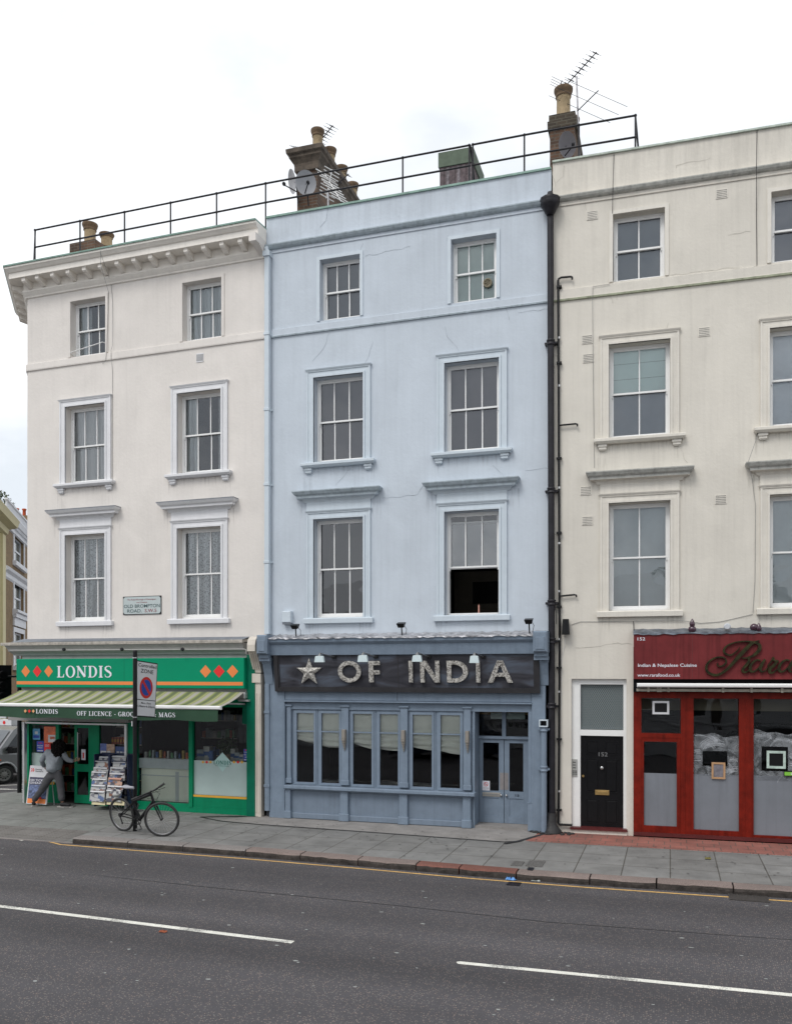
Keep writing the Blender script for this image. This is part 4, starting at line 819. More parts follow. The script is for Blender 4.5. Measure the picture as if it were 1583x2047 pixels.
M_BLUEP = mat('blue_print', (.02, .05, .33), .4); M_SKYP = mat('sky_blue_print', (.10, .33, .55), .4, .5, 9); M_ORP = mat('orange_print', (.75, .16, .06), .4, .4, 5); M_WP = mat('white_print', (.62, .62, .64), .5, .05); M_INK = mat('ink', (.03, .03, .04), .6); M_PINKP = mat('pink_print', (.62, .33, .25), .6, .12, 30); M_CREAMP = mat('cream_print', (.64, .57, .36), .6)
n_ = -yb+.05
poster(65.5, 80, 1457, 1479, n_, [M_SKYP, M_WP, M_BLUEP], 'light blue poster at the top of the leftmost window', art=[(.3, .7, .25, .5, 1), (.1, .9, .6, .85, 2)])
poster(73.5, 87.5, 1482, 1503.5, n_, [M_BLUEP, M_WP, M_REDV], 'dark blue poster with small white lines beside the doorway', [('CASH', .2, .8, .12, .24, 2), ('MACHINE', .1, .9, .36, .48, 1), ('INSIDE', .15, .85, .56, .66, 1)], art=[(.1, .9, .86, .93, 1)])
poster(88, 112, 1453, 1486, n_-.01, [M_ORP, M_WP, M_REDV], 'large orange poster behind the glass left of the doorway', art=[(.35, .95, .5, .95, 1), (.5, .9, .6, .75, 0)])
poster(88, 101, 1486.5, 1501.5, n_+.01, [M_REDV, M_WP], 'small red poster beside the hair of the person at the door', [('OXO', .2, .8, .15, .45, 1)])
poster(487, 500, 1498, 1522, .004, [M_BLUEP, M_WP, M_REDV], 'dark blue poster at the right edge of the right shop window', [('CASH', .1, .9, .2, .32, 1), ('MACHINE', .08, .92, .42, .54, 1), ('HERE', .2, .8, .62, .74, 1)], art=[(.2, .8, .05, .12, 2), (.08, .92, .86, .92, 1)])
poster(200, 214, 1487, 1511, n_, [mat('magazine_blue', (.10, .14, .36), .4, .4, 12), M_WP], 'blue and white magazine leaning above the newspaper rack, left', art=[(.1, .9, .6, .9, 1)])
poster(213, 229, 1488, 1511, n_+.01, [mat('magazine_tan', (.45, .30, .22), .4, .5, 14), M_WP], 'tan and white magazine leaning above the newspaper rack, middle', art=[(.1, .5, .6, .9, 1)])
poster(231, 255, 1493, 1511, n_, [mat('magazine_navy', (.05, .09, .25), .4, .3, 12), M_WP, M_REDV], 'navy magazine leaning above the newspaper rack, right', art=[(.1, .3, .55, .9, 1), (.38, .6, .55, .9, 1), (.68, .9, .55, .9, 1)])
for i, px in enumerate((226, 231.5, 237, 243, 249)):
    x = L.x(px, -.5); z = L.z(px, 1488, -.5); q = MB(); q.bev(x-.03, x+.03, .48, .56, z, z+.17, .006, 0); q.box(x-.022, x+.022, .475, .48, z+.05, z+.12, 1); q.build('snack_packet', [GM[1], M_YEL], at=(L, x, .5, z), label='orange snack packet on the shelf above the newspapers', cat='snack', group='snack packets above the newspapers')

# sign board
SG = thing('shop_sign', 'green grocery fascia sign lettered LONDIS with orange stripe', 'sign', L, -3.6, -.2, L.z(260, 1380, .28))
n_ = .28; x0, x1 = L.x(32, n_), L.x(488, n_); za, zb = L.z(260, 1376, n_), L.z(260, 1316.3, n_)
q = MB(); q.bev(x0, x1, -n_, -.12, za, zb, .015, 0); q.box(L.x(248.3, n_)-.004, L.x(248.3, n_)+.004, -n_-.001, -n_+.01, za+.02, zb-.02, 1); q.build('panel', [M_GRNP, M_GRND], SG)
q = MB(); zc = L.z(260, 1369.5, n_); q.add([(x0+.02, -n_-.003, zc-.0), (x1-.03, -n_-.003, zc), (x1-.03, -n_-.003, L.z(260, 1365.5, n_)+.03), (x0+.02, -n_-.003, L.z(260, 1365.5, n_)+.03)], [(0, 1, 2, 3)]); q.build('orange_stripe', M_ORG, SG)
q = MB(); serif_text(q, 'LONDIS', L.x(113.5, n_), L.x(224.5, n_), L.z(169, 1354.7, n_), L.z(169, 1331.5, n_), -n_-.006, 0); q.build('lettering', M_WTXT, SG)
for px, mi in ((51.5, M_ORG), (74.5, M_REDV), (97.3, M_ORG), (411, M_ORG), (438, M_REDV), (465, M_ORG)):
    q = MB(); x, z = L.p(px, 1342.3, n_); diamond(q, x, z, .142 if px > 300 else .128, .142, -n_-.004, 0); q.build('diamond_emblem', mi, SG)
# lamps rail on the cornice
q = MB(); n2 = .36; q.tube([(L.x(20, n2), -n2, L.z(20, 1300.5, n2)), (L.x(488, n2), -n2, L.z(488, 1298, n2)), (L.x(492, n2), -n2, L.z(492, 1299, n2)), (L.x(492.5, n2), -n2, L.z(492, 1308, n2))], .012, 6)
q.build('conduit_pipe', M_GREYP, at=(L, L.x(20, n2), -n2, L.z(20, 1300, n2)), label='grey conduit pipe fixed along the cornice over the green sign', cat='pipe')
for px, w_ in ((129, 'left'), (245, 'middle'), (366, 'right')):
    x, z = L.p(px, 1298.5, .37); q = MB(); q.lathe(x, -.41, [(.028, -.02), (.04, 0), (.04, .03), (.02, .06)], 12, 0, z, 'y'); q.box(x-.05, x+.01, -.40, -.36, z-.008, z+.01)
    q.build('cornice_spotlight', M_IRON, at=(L, x, -.38, z), label='small round spotlight on the grocery cornice, %s of the three' % w_, cat='lamp', group='spotlights on the grocery cornice')
# awning
AW = thing('awning', 'green striped awning pulled out over the grocery shop', 'awning', L, -3.5, -.3, 2.5)
yt, yf = -.22, -1.22; ztp, zfr = L.z(488, 1384, .22), L.z(443, 1417, 1.22)+.035; ax0, ax1 = L.x(40, .2), L.x(488, .22)
def stripe_mat():
    m = bpy.data.materials.new('awning_stripes'); m.use_nodes = True; n = m.node_tree.nodes; l = m.node_tree.links.new; b = n['Principled BSDF']; b.inputs['Roughness'].default_value = .9
    tcn = n.new('ShaderNodeTexCoord'); sp = n.new('ShaderNodeSeparateXYZ'); l(tcn.outputs['Object'], sp.inputs[0])
    mo = n.new('ShaderNodeMath'); mo.operation = 'MULTIPLY_ADD'; mo.inputs[1].default_value = 1/.37; mo.inputs[2].default_value = 100; l(sp.outputs[0], mo.inputs[0])
    fr = n.new('ShaderNodeMath'); fr.operation = 'FRACT'; l(mo.outputs[0], fr.inputs[0]); cr = n.new('ShaderNodeValToRGB'); cr.color_ramp.interpolation = 'CONSTANT'
    C_ = [(0, (.47, .46, .40)), (.28, (.40, .43, .20)), (.36, (.26, .32, .10)), (.46, (.16, .20, .10)), (.70, (.26, .32, .10)), (.80, (.44, .45, .22)), (.90, (.36, .40, .16))]
    e = cr.color_ramp.elements; e[0].position = 0; e[0].color = (*C_[0][1], 1); e[1].position = C_[1][0]; e[1].color = (*C_[1][1], 1)
    for p, c in C_[2:]: k = e.new(p); k.color = (*c, 1)
    for k in e: k.color = (k.color[0]*.68, k.color[1]*.66, k.color[2]*.68, 1)
    l(fr.outputs[0], cr.inputs[0]); l(cr.outputs[0], b.inputs['Base Color'])
    b.inputs['Transmission Weight'].default_value = 0; return m
q = MB(); nx = 60
for i in range(nx+1):
    for j in range(9): t = j/8; q.v.append((ax0+(ax1-ax0)*i/nx, yt+(yf-yt)*t, ztp+(zfr-ztp)*t-.035*sin(pi*t)+.003*sin(i*2.1)*sin(pi*t)))
for i in range(nx):
    for j in range(8): q.f.append((i*9+j, (i+1)*9+j, (i+1)*9+j+1, i*9+j+1)); q.m.append(0); q.sm.append(True)
q.build('canopy', stripe_mat(), AW)
q = MB(); q.bev(ax0-.01, ax1+.01, yf-.05, yf+.03, zfr-.06, zfr+.02, .02); q.build('front_bar', M_WH, AW)
n3 = 1.22; vz0 = zfr-.06-.245
q = MB(); nx = 50
for i in range(nx+1):
    for j in range(4): q.v.append((ax0+(ax1-ax0-.06)*i/nx, yf-.02-.012*sin(i*.9)*(1-j/3)-.01*sin(i*.31)*(1-j/3), vz0+(zfr-.06-vz0)*j/3+(.012*sin(i*.5) if j == 0 else 0)))
for i in range(nx):
    for j in range(3): q.f.append((i*4+j, (i+1)*4+j, (i+1)*4+j+1, i*4+j+1)); q.m.append(0); q.sm.append(True)
VA = q.build('valance', mat('valance_dark_green', (.022, .065, .035), .85, .15, 2), AW)
n3 = 1.28; VX = lambda px: L.x(px, n3); VZ = lambda px, py: L.z(px, py, n3)
zc0, zc1 = VZ(200, 1429), VZ(200, 1419.8)
q = MB(); serif_text(q, 'LONDIS', VX(71.5), VX(116), zc0, zc1, -n3, 0); q.build('valance_word', M_WTXT, VA)
full = 'OFF LICENCE - GROCERIES & MAGS'; wf = lambda s_: sum(serif(c)[0]+.06 for c in s_); kk = (VX(350.5)-VX(153.5))/(wf(full)-.06); pos = 0
for wd_ in full.split(' '):
    q = MB(); xa = VX(153.5)+kk*wf(full[:pos]); serif_text(q, wd_, xa, xa+kk*(wf(wd_)-.06), VZ(250, 1432.5), VZ(250, 1423.5), -n3, 0); q.build('valance_word', M_WTXT, VA); pos += len(wd_)+1
for px, mi in ((50.5, mat('peach_print', (.72, .36, .16), .6)), (58.5, M_REDV), (66.5, mat('peach_print', (.72, .36, .16), .6))): q = MB(); diamond(q, VX(px), (zc0+zc1)/2, .042, .042, -n3, 0); q.build('diamond_emblem', mi, VA)
q = MB(); q.tube([(ax1-.05, -.1, 2.50), (ax1-.35, -.55, 2.52), (ax1-.12, yf+.04, zfr-.02)], .022, 6); q.tube([(ax0+.05, -.1, 2.50), (ax0+.35, -.55, 2.52), (ax0+.12, yf+.04, zfr-.02)], .022, 6); q.build('folding_arm', M_ALU, AW)
q = MB(); q.box(ax1-.0, ax1+.05, -.26, -.05, ztp-.14, ztp+.0); q.box(ax1-.14, ax1+.12, -.24, -.12, 2.56, 2.60); q.build('bracket', M_ALU, AW)

# street name plate
SN = thing('street_nameplate', 'white street nameplate reading OLD BROMPTON ROAD S.W.5 on the wall', 'sign', L, L.x(285), -.01, L.z(285, 1228))
x0, x1 = L.x(247), L.x(323); za, zb = L.z(285, 1228.5), L.z(285, 1192)
q = MB(); q.box(x0, x1, -.02, 0, za, zb); q.build('border', M_BLK, SN)
q = MB(); c = .04; q.prism([(x0+.012+c, za+.014), (x1-.012-c, za+.014), (x1-.012, za+.014+c), (x1-.012, zb-.014-c), (x1-.012-c, zb-.014), (x0+.012+c, zb-.014), (x0+.012, zb-.014-c), (x0+.012, za+.014+c)], -.0225, -.019); q.build('plate', mat('nameplate_white', (.46, .52, .52), .3), SN)
H_ = zb-za; W_2 = x1-x0; q = MB(); M_TEAL = mat('dark_teal_text', (.012, .05, .055), .5)
q.text('OLD BROMPTON', x0+.03, x1-.03, za+.37*H_, za+.55*H_, -.025, 0); q.text('ROAD.', x0+.115*W_2, x0+.50*W_2, za+.11*H_, za+.29*H_, -.025, 0); q.text('S.W.5', x0+.58*W_2, x0+.885*W_2, za+.11*H_, za+.29*H_, -.025, 1)
q.text('The Royal Borough of Kensington', x0+.12*W_2, x0+.87*W_2, za+.78*H_, za+.86*H_, -.025, 1); q.text('and Chelsea', x0+.36*W_2, x0+.64*W_2, za+.63*H_, za+.70*H_, -.025, 1); q.build('lettering', [M_TEAL, mat('dark_red_text', (.22, .02, .035), .5)], SN)

# ================================================================== MIDDLE: pale blue building
BB = thing('blue_house', 'pale blue stucco building over the blue restaurant front', 'building', B, 3.15, 0, 0, 'terrace houses along the street')
BW = 6.29
bh3 = [(1.29, 2.21, 10.87, 12.19), (B.x(902), B.x(992), 10.87, 12.19)]; bh2 = [(1.15, 2.29, 7.77, 9.63), (4.09, 5.23, 7.77, 9.63)]; bh1 = [(1.15, 2.29, 4.39, 6.54), (4.09, 5.23, 4.39, 6.54)]
w = MB(); wall_grid(w, .005, BW-.005, 3.9, 13.30, bh1+bh2+bh3); shell(w, .005, BW-.005, 13.30, z0=0); w.add([(.005, .3, 12.9), (BW, .3, 12.9), (BW, 7.5, 12.9), (.005, 7.5, 12.9)], [(0, 1, 2, 3)]); w.add([(.005, .3, 12.9), (BW, .3, 12.9), (BW, .3, 13.3), (.005, .3, 13.3)], [(0, 1, 2, 3)])
w.build('wall', M_WB, BB); interior(BB, .05, BW-.05, [3.2])
q = MB(); q.box(0.006, BW-.006, -.035, .32, 13.30, 13.34); q.build('coping', M_LEADG, BB)
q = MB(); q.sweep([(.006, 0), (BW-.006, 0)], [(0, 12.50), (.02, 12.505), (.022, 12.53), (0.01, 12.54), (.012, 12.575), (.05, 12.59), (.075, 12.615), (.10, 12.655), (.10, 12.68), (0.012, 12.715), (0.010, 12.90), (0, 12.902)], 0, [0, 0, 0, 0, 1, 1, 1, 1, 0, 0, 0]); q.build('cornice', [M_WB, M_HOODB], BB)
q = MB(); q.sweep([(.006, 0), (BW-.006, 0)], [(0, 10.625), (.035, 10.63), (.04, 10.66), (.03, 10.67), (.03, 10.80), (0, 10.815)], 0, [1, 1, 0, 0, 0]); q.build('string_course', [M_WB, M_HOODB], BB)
window(BB, bh3[0], 3, M_WBT, 'top', 'blind', blind=(.17, .18, .20))
W3b = window(BB, bh3[1], 3, M_WBT, 'top', 'blind', blind=(.62, .72, .67), label='top floor window with pale green blinds and a round vent in its lower sash')
q = MB(); x, z = B.p(975, 566, -.22); q.lathe(x, .215, [(.085, 0), (.095, -.01), (.095, -.03), (.07, -.035), (.065, -.015)], 20, 0, z, 'y')
for k in range(6): a = k*pi/3; q.box(x+.02, x+.07, .19, .195, z-.006, z+.006, 0) if k == 0 else q.tube([(x+.015*cos(a), .19, z+.015*sin(a)), (x+.07*cos(a), .19, z+.07*sin(a))], .008, 4)
q.build('round_vent', mat('brown_vent', (.20, .17, .11), .6), W3b)
window(BB, bh2[0], 3, M_WBT, 'second', 'blind', blind=(.20, .185, .195)); window(BB, bh2[1], 3, M_WBT, 'second', 'blind', blind=(.22, .205, .22))
HB = [M_WBT, M_HOODB, M_HOODB]
window(BB, bh1[0], 3, M_WBT, 'first', 'dark', hoodm=HB); Wop = window(BB, bh1[1], 3, M_WBT, 'first', 'dark', hoodm=HB, mid=.47, openlow=.93, label='first floor window with its lower sash pushed right up')
q = MB(); q.box(3.75, 5.6, 2.2, 2.25, 4.02, 5.55, 0); q.box(4.2, 4.95, 2.17, 2.2, 4.8, 5.3, 1); q.build('room_wall', [mat('dim_room_wall', (.07, .06, .045), .9, .2, 2), M_DARK], BB)
x, z = B.p(957, 1222, -.45); q = MB(); q.lathe(x, .45, [(.022, 0), (.024, .02), (.018, .03), (.016, .17), (.006, .175), (.003, .20)], 12, 0, 4.45); q.build('candle', mat('pink_wax', (.5, .25, .2), .6), at=(B, x, .45, 4.45), label='small pinkish candle standing just inside the open blue window', cat='candle')
q = MB()
for pts in (((656, 415), (652, 440), (636, 460), (634, 482)), ((659, 665), (650, 690), (640, 705), (625, 722)), ((746, 683), (738, 710), (728, 728)), ((890, 652), (893, 672), (905, 685), (917, 702)), ((726, 486), (720, 505)), ((1024, 398), (1018, 415)),
            ((995, 595), (1010, 612), (1018, 640)), ((702, 936), (685, 955), (671, 970)), ((985, 930), (1008, 955)), ((765, 995), (800, 994), (835, 988), (848, 968)), ((730, 512), (820, 492)), ((895, 470), (892, 482)), ((948, 424), (955, 440)), ((1050, 940), (1096, 936)), ((1035, 625), (1096, 618))):
    q = MB(); crack(q, [B.p(*p) for p in pts], .006, -.004); q.build('wall_crack', M_CRACKB, BB)
# chimneys on the party walls
def chimney(bld, fr, px, py_top, px1, nback, depth, capped, pots, m=M_BRICK, zbase=12.8):
    x0, x1 = fr.x(px, -nback), fr.x(px1, -nback); zt = fr.z(px, py_top, -nback)
    q = MB(); q.box(x0, x1, nback, nback+depth, zbase, zt); C_ = q.build('chimney_stack', m, bld)
    return C_, x0, x1, zt
CM, cx0, cx1, czt = chimney(BB, B, 594, 337, 634.5, 1.5, 2.9, True, 4)
q = MB(); q.sweep([(cx0, 4.5), (cx0, 1.5), (cx1, 1.5), (cx1, 4.5)], [(0, czt-.10), (.05, czt-.09), (.05, czt+.02), (.06, czt+.08), (.11, czt+.16), (.15, czt+.20), (.15, czt+.26), (.20, czt+.29), (.21, czt+.38), (.19, czt+.40), (-.2, czt+.41)])
q.build('chimney_cap', mat('cap_stone', (.095, .075, .058), .9, .5, 5, .5, 20, streak=.4), CM)
for k, yy in enumerate((1.75, 2.55, 3.35, 4.15)):
    q = MB(); pot(q, cx1-.10, yy, czt+.39, .60, .16); q.build('chimney_pot', [M_POT, M_POTD], CM)
CR, rx0, rx1, rzt = chimney(BB, B, 1099, 240, 1148, 1.5, 2.4, False, 2)
q = MB(); q.sweep([(rx0, 3.9), (rx0, 1.5), (rx1, 1.5), (rx1, 3.9)], [(0, rzt-.22), (.045, rzt-.21), (.05, rzt-.05), (.02, rzt-.04), (.02, rzt+.10), (-.26, rzt+.22)]); q.build('chimney_cap', brick_mat('sooty_brick', (.06, .045, .03), (.045, .035, .025), (.09, .08, .06), dirt=.5), CR)
for yy in (1.75, 2.75): q = MB(); pot(q, (rx0+rx1)/2+(.0 if yy < 2 else .05), yy, rzt+.10, .68 if yy < 2 else .62, .20); q.build('chimney_pot', [M_POT, M_POTD], CR)
# roof hatch
nb = -2.2; hx0, hx1 = B.x(879, nb), B.x(944, nb); hz0, hz1 = 12.9, B.z(879, 306, nb)
q = MB(); q.box(hx0, hx1, 2.2, 3.3, 13.0, B.z(879, 335, nb), 1); q.box(hx0-.03, hx1+.03, 2.17, 3.4, B.z(879, 335, nb), hz1, 0)
for k in range(6): xx = hx0+.06+k*(hx1-hx0-.12)/5; q.box(xx-.035, xx+.035, 2.185, 2.2, 13.0, B.z(879, 338, nb), 2 if k % 2 else 1)
q.build('roof_hatch', [mat('mossy_lead', (.09, .12, .085), .8, .25, 5), mat('weathered_boards', (.10, .075, .08), .8, .5, 12), mat('peeling_boards', (.16, .14, .15), .8, .8, 12)], BB)

# ---- blue restaurant front
z_ = lambda px, py, n=0: B.z(px, py, n)
x_ = lambda px, n=0: B.x(px, n)
q = MB(); FT = 3.93
q.sweep([(0.10, -.001), (6.12, -.001)], [(0, 3.56), (.30, 3.58), (.335, 3.80), (.37, 3.83), (.40, 3.86), (.415, 3.93), (0, 3.94)]); q.build('shop_cornice', M_SHB, BB)
q = MB()
random.seed(3); nx = 90
for i in range(nx+1):
    for j, (n, z) in enumerate(((.0, 4.045), (.14, 4.01), (.27, 3.98), (.36, 3.962), (.425, 3.952), (.43, 3.925))):
        q.v.append((.06+6.12*i/nx, -n-random.uniform(0, .016), z+random.uniform(-.014, .012)))
for i in range(nx):
    for j in range(5): q.f.append((i*6+j, (i+1)*6+j, (i+1)*6+j+1, i*6+j+1)); q.m.append(0); q.sm.append(False)
q.build('foil_flashing', M_SILV, BB)
# sign board leaning forward at the top
nt_, nb_ = .26, .17; zs0, zs1 = z_(800, 1382.5, nb_), z_(800, 1306, nt_)
sx0, sx1 = x_(549, nt_), x_(1076, nt_)
def SY(z): return -(nb_+(nt_-nb_)*(z-zs0)/(zs1-zs0))
SGN = thing('restaurant_sign', 'dark slate sign with silver star and letters OF INDIA', 'sign', B, 3.1, -.17, zs0)
q = MB(); 
def sbox(mb, x0, x1, za, zb, pr, mi=0, back=-.04):
    mb.add([(x0, SY(za)-pr, za), (x1, SY(za)-pr, za), (x1, SY(zb)-pr, zb), (x0, SY(zb)-pr, zb), (x0, back, za), (x1, back, za), (x1, back, zb), (x0, back, zb)], [(0, 1, 2, 3), (0, 4, 5, 1), (1, 5, 6, 2), (2, 6, 7, 3), (3, 7, 4, 0), (4, 7, 6, 5)], mi)
sbox(q, sx0, sx1, zs0, zs1, 0)
def slate():
    m = mat('painted_slate_board', (.05, .058, .075), .45, .5, 2.2, .15, 8, spec=.3); n = m.node_tree.nodes; l = m.node_tree.links.new; b = n['Principled BSDF']
    tcn = n.new('ShaderNodeTexCoord'); mp = n.new('ShaderNodeMapping'); mp.inputs['Rotation'].default_value = (0, radians(35), 0); mp.inputs['Scale'].default_value = (1.2, 1, 4.5); l(tcn.outputs['Object'], mp.inputs[0])
    nz = n.new('ShaderNodeTexNoise'); nz.inputs['Scale'].default_value = .9; nz.inputs['Detail'].default_value = 5; nz.inputs['Distortion'].default_value = .8; l(mp.outputs[0], nz.inputs[0])
    cr_ = n.new('ShaderNodeValToRGB'); e = cr_.color_ramp.elements; e[0].position = .36; e[0].color = (.022, .022, .028, 1); e[1].position = .66; e[1].color = (.085, .10, .13, 1); k = e.new(.5); k.color = (.048, .048, .058, 1)
    l(nz.outputs[0], cr_.inputs[0]); l(cr_.outputs[0], b.inputs['Base Color']); return m
M_SLATE = slate()
q.build('board', M_SLATE, SGN)
q = MB(); 
for (a, b, c, d) in ((sx0-.02, sx0+.07, zs0-.02, zs1), (sx1-.07, sx1+.02, zs0-.02, zs1), (sx0+.07, sx1-.07, zs0-.02, zs0+.06)): sbox(q, a, b, c, d, .035, 0); 
for (a, b, c, d) in ((sx0+.07, sx0+.10, zs0+.06, zs1), (sx1-.10, sx1-.07, zs0+.06, zs1), (sx0+.10, sx1-.10, zs0+.06, zs0+.085)): sbox(q, a, b, c, d, .018, 0)
xj = x_(796, .2); sbox(q, xj-.008, xj+.008, zs0+.085, zs1, .003, 0)
q.build('frame', mat('sign_frame_dark', (.028, .027, .030), .4, .2, 6), SGN)
# textured silver letters
def foil():
    m = bpy.data.materials.new('hammered_silver'); m.use_nodes = True; n = m.node_tree.nodes; l = m.node_tree.links.new; b = n['Principled BSDF']; b.inputs['Roughness'].default_value = .5; b.inputs['Metallic'].default_value = .15
    tcn = n.new('ShaderNodeTexCoord'); vo = n.new('ShaderNodeTexNoise'); vo.inputs['Scale'].default_value = 26; vo.inputs['Detail'].default_value = 3; vo.inputs['Distortion'].default_value = 1.2; l(tcn.outputs['Object'], vo.inputs['Vector'])
    cr = n.new('ShaderNodeValToRGB'); cr.color_ramp.elements[0].position = .40; cr.color_ramp.elements[0].color = (.13, .12, .11, 1); cr.color_ramp.elements[1].position = .56; cr.color_ramp.elements[1].color = (.56, .54, .50, 1); l(vo.outputs[0], cr.inputs[0]); l(cr.outputs[0], b.inputs['Base Color'])
    bp = n.new('ShaderNodeBump'); bp.inputs['Strength'].default_value = .8; bp.inputs['Distance'].default_value = .01; l(vo.outputs[0], bp.inputs['Height']); l(bp.outputs[0], b.inputs['Normal']); return m
M_FOIL = foil(); NL = .26
lz0, lz1 = z_(800, 1364.5, NL), z_(800, 1321.5, NL); LH = lz1-lz0
def letter(parts, label=None, name='letter'):
    q = MB(); 
    for k, (A, Bq) in enumerate(parts):
        f = lambda p: p
        yy = -NL-.02-k*.001; q.strip(A, Bq, yy, yy+.05)
    # shear with the leaning board
    q.v = [(x, y+(SY(z)+.215), z) for x, y, z in q.v]; q.build(name, M_FOIL, SGN, label=label)
X_ = lambda px: x_(px, NL)
wS = .115
def rr(px0, px1, za=lz0, zb=lz1): a, b = X_(px0), X_(px1); return ([(a, za), (a, zb)], [(b, za), (b, zb)])
cO = (X_(676)+X_(721.5))/2; rO = (X_(721.5)-X_(676))/2; letter([_arc(cO, (lz0+lz1)/2, rO, LH/2*1.02, 0, 360, .09, .085, 36)])
a, b = X_(737.5), X_(760); letter([([(a, lz0), (a, lz1)], [(a+.10, lz0), (a+.10, lz1)]), ([(a+.10, lz1-.085), (a+.10, lz1)], [(b, lz1-.085), (b, lz1)]), ([(a+.10, lz1-.28), (a+.10, lz1-.195)], [(b-.01, lz1-.28), (b-.01, lz1-.195)])])
letter([rr(817.5, 825)])
a, b = X_(840.5), X_(878.5); letter([([(a, lz0), (a, lz1)], [(a+.085, lz0), (a+.085, lz1)]), ([(b-.085, lz0), (b-.085, lz1)], [(b, lz0), (b, lz1)]), ([(a+.0, lz1), (b-.10, lz0)], [(a+.12, lz1), (b, lz0)])])
a, b = X_(893.5), X_(935.5); letter([([(a, lz0), (a, lz1)], [(a+.09, lz0), (a+.09, lz1)]), _arc(a+.17, (lz0+lz1)/2, b-a-.17, LH/2, -90, 90, .10, .085, 20), ([(a+.09, lz1-.085), (a+.09, lz1)], [(a+.17, lz1-.085), (a+.17, lz1)]), ([(a+.09, lz0), (a+.09, lz0+.085)], [(a+.17, lz0), (a+.17, lz0+.085)])])
letter([rr(952, 959.5)])
a, b = X_(975), X_(1024.7); mA = (a+b)/2; letter([([(a, lz0), (mA-.055, lz1)], [(a+.10, lz0), (mA+.035, lz1)]), ([(b-.10, lz0), (mA-.035, lz1)], [(b, lz0), (mA+.055, lz1)]), ([(a+.13, lz0+.12), (a+.15, lz0+.20)], [(b-.13, lz0+.12), (b-.15, lz0+.20)])])
q = MB(); scx, scz = x_(617.5, NL), z_(617, 1344, NL); ro = .305; vs = []
for k in range(10): a = pi/2+k*pi/5; r = ro if k % 2 == 0 else ro*.40; vs.append((scx+r*cos(a), -NL+.04, scz+r*sin(a)))
vs2 = [(x, -NL, z) for x, y, z in vs]; q.add(vs+vs2+[(scx, -NL-.07, scz)], [(k, (k+1) % 10, (k+1) % 10+10, k+10) for k in range(10)]+[(k+10, (k+1) % 10+10, 20) for k in range(10)]); q.build('star', M_FOIL, SGN)
# picture lamps over the sign
for i, (pa, pb, pt, pbm, arm) in enumerate(((630, 649, 1311.5, 1324, 668), (716, 736, 1310, 1323.5, 752), (824.5, 844, 1310, 1323, 857), (939, 958, 1311, 1325.5, 966))):
    nl = .85; x0, x1 = x_(pa, nl), x_(pb, nl); z0_, z1_ = z_(pa, pbm, nl), z_(pa, pt, nl); xm = (x0+x1)/2
    T_ = thing('sign_lamp', ['small white arm lamp right of the silver star', 'small white arm lamp over the letter F', 'small white arm lamp between the first two letters of INDIA', 'small white arm lamp hiding the top of the last I'][i], 'lamp', B, xm, -.3, z1_, 'white lamps on arms over the slate sign')
    q = MB(); q.prism([(x0, z0_), (x1, z0_), (x1-.02, z1_-.01), (x1-.05, z1_), (x0+.05, z1_), (x0+.02, z1_-.01)], -nl-.05, -nl+.02); q.box(x0+.01, x1-.01, -nl-.045, -nl+.015, z0_-.004, z0_-.001, 1); q.build('lamp_head', [mat('lamp_white', (.62, .72, .74), .4), mat('lamp_glass', (.7, .8, .8), .2)], T_)
    q = MB(); q.box(xm-.025, xm+.025, -nl-.03, -nl+.0, z1_, z1_+.035); q.tube([(xm, -nl-.01, z1_+.035), (xm+.0, -nl+.0, z1_+.055), (x_(arm, .25), -.26, z_(arm, 1313.5, .25))], .013, 6); q.build('arm', M_STEEL, T_)
    q = MB(); xx = x_(arm, .25); q.box(xx-.05, xx+.05, -.29, -.22, z_(arm, 1313.5, .25)-.03, z_(arm, 1313.5, .25)+.03); q.build('wall_plate', M_BLK, T_)
# frieze, pilasters, end consoles
PL0, PL1 = x_(541), x_(573.5); PR0, PR1 = x_(1064.5), x_(1092)
q = MB(); q.bev(PL0+.02, PL1, -.12, .02, 0, 3.56, .01); q.ring(PL0+.07, PL1-.03, .35, z_(557, 1344), .012, -.124, -.12); q.build('pilaster', M_SHB, BB)
q = MB(); q.bev(PR0, PR1, -.12, .02, 0, 3.56, .01); q.bev(PR0-.0, PR1, -.15, -.12, z_(1080, 1352), z_(1080, 1344), .01); q.build('pilaster', M_SHB, BB)
def bconsole(x0, x1):
    q = MB(); q.bev(x0, x1, -.50, 0, 3.60, 4.02, .03); q.bev(x0+.06, x1-.05, -.515, -.50, 3.66, 3.90, .006); q.box(x0+.01, x1-.01, -.40, 0, 3.52, 3.60); q.box(x0+.0, x1-.0, -.36, 0, 3.45, 3.52)
    q.prismx([(0, 3.45), (-.26, 3.45), (-.24, 3.35), (-.17, 3.15), (-.13, 2.95), (0, 2.95)], x0+.03, x1-.02); q.box(x0+.02, x1-.01, -.27, 0, 3.40, 3.449)
    q.build('console', M_SHB, BB)
bconsole(.0, .25); bconsole(BW-.30, BW-.02)
q = MB(); q.bev(PL1, PR0, -.10, 0, z_(800, 1402), zs0+.02, .01); q.box(PL1, PR0, -.145, 0, z_(800, 1405), z_(800, 1402.2)); q.box(PL1+.002, PR0-.002, -.05, 0, z_(800, 1420.5), z_(800, 1405.2)); q.build('frieze', M_SHB, BB)
q = MB(); q.box(x_(797)-.004, x_(797)+.004, -.102, -.10, z_(797, 1401), zs0); q.build('frieze_joint', M_BLKM, BB)
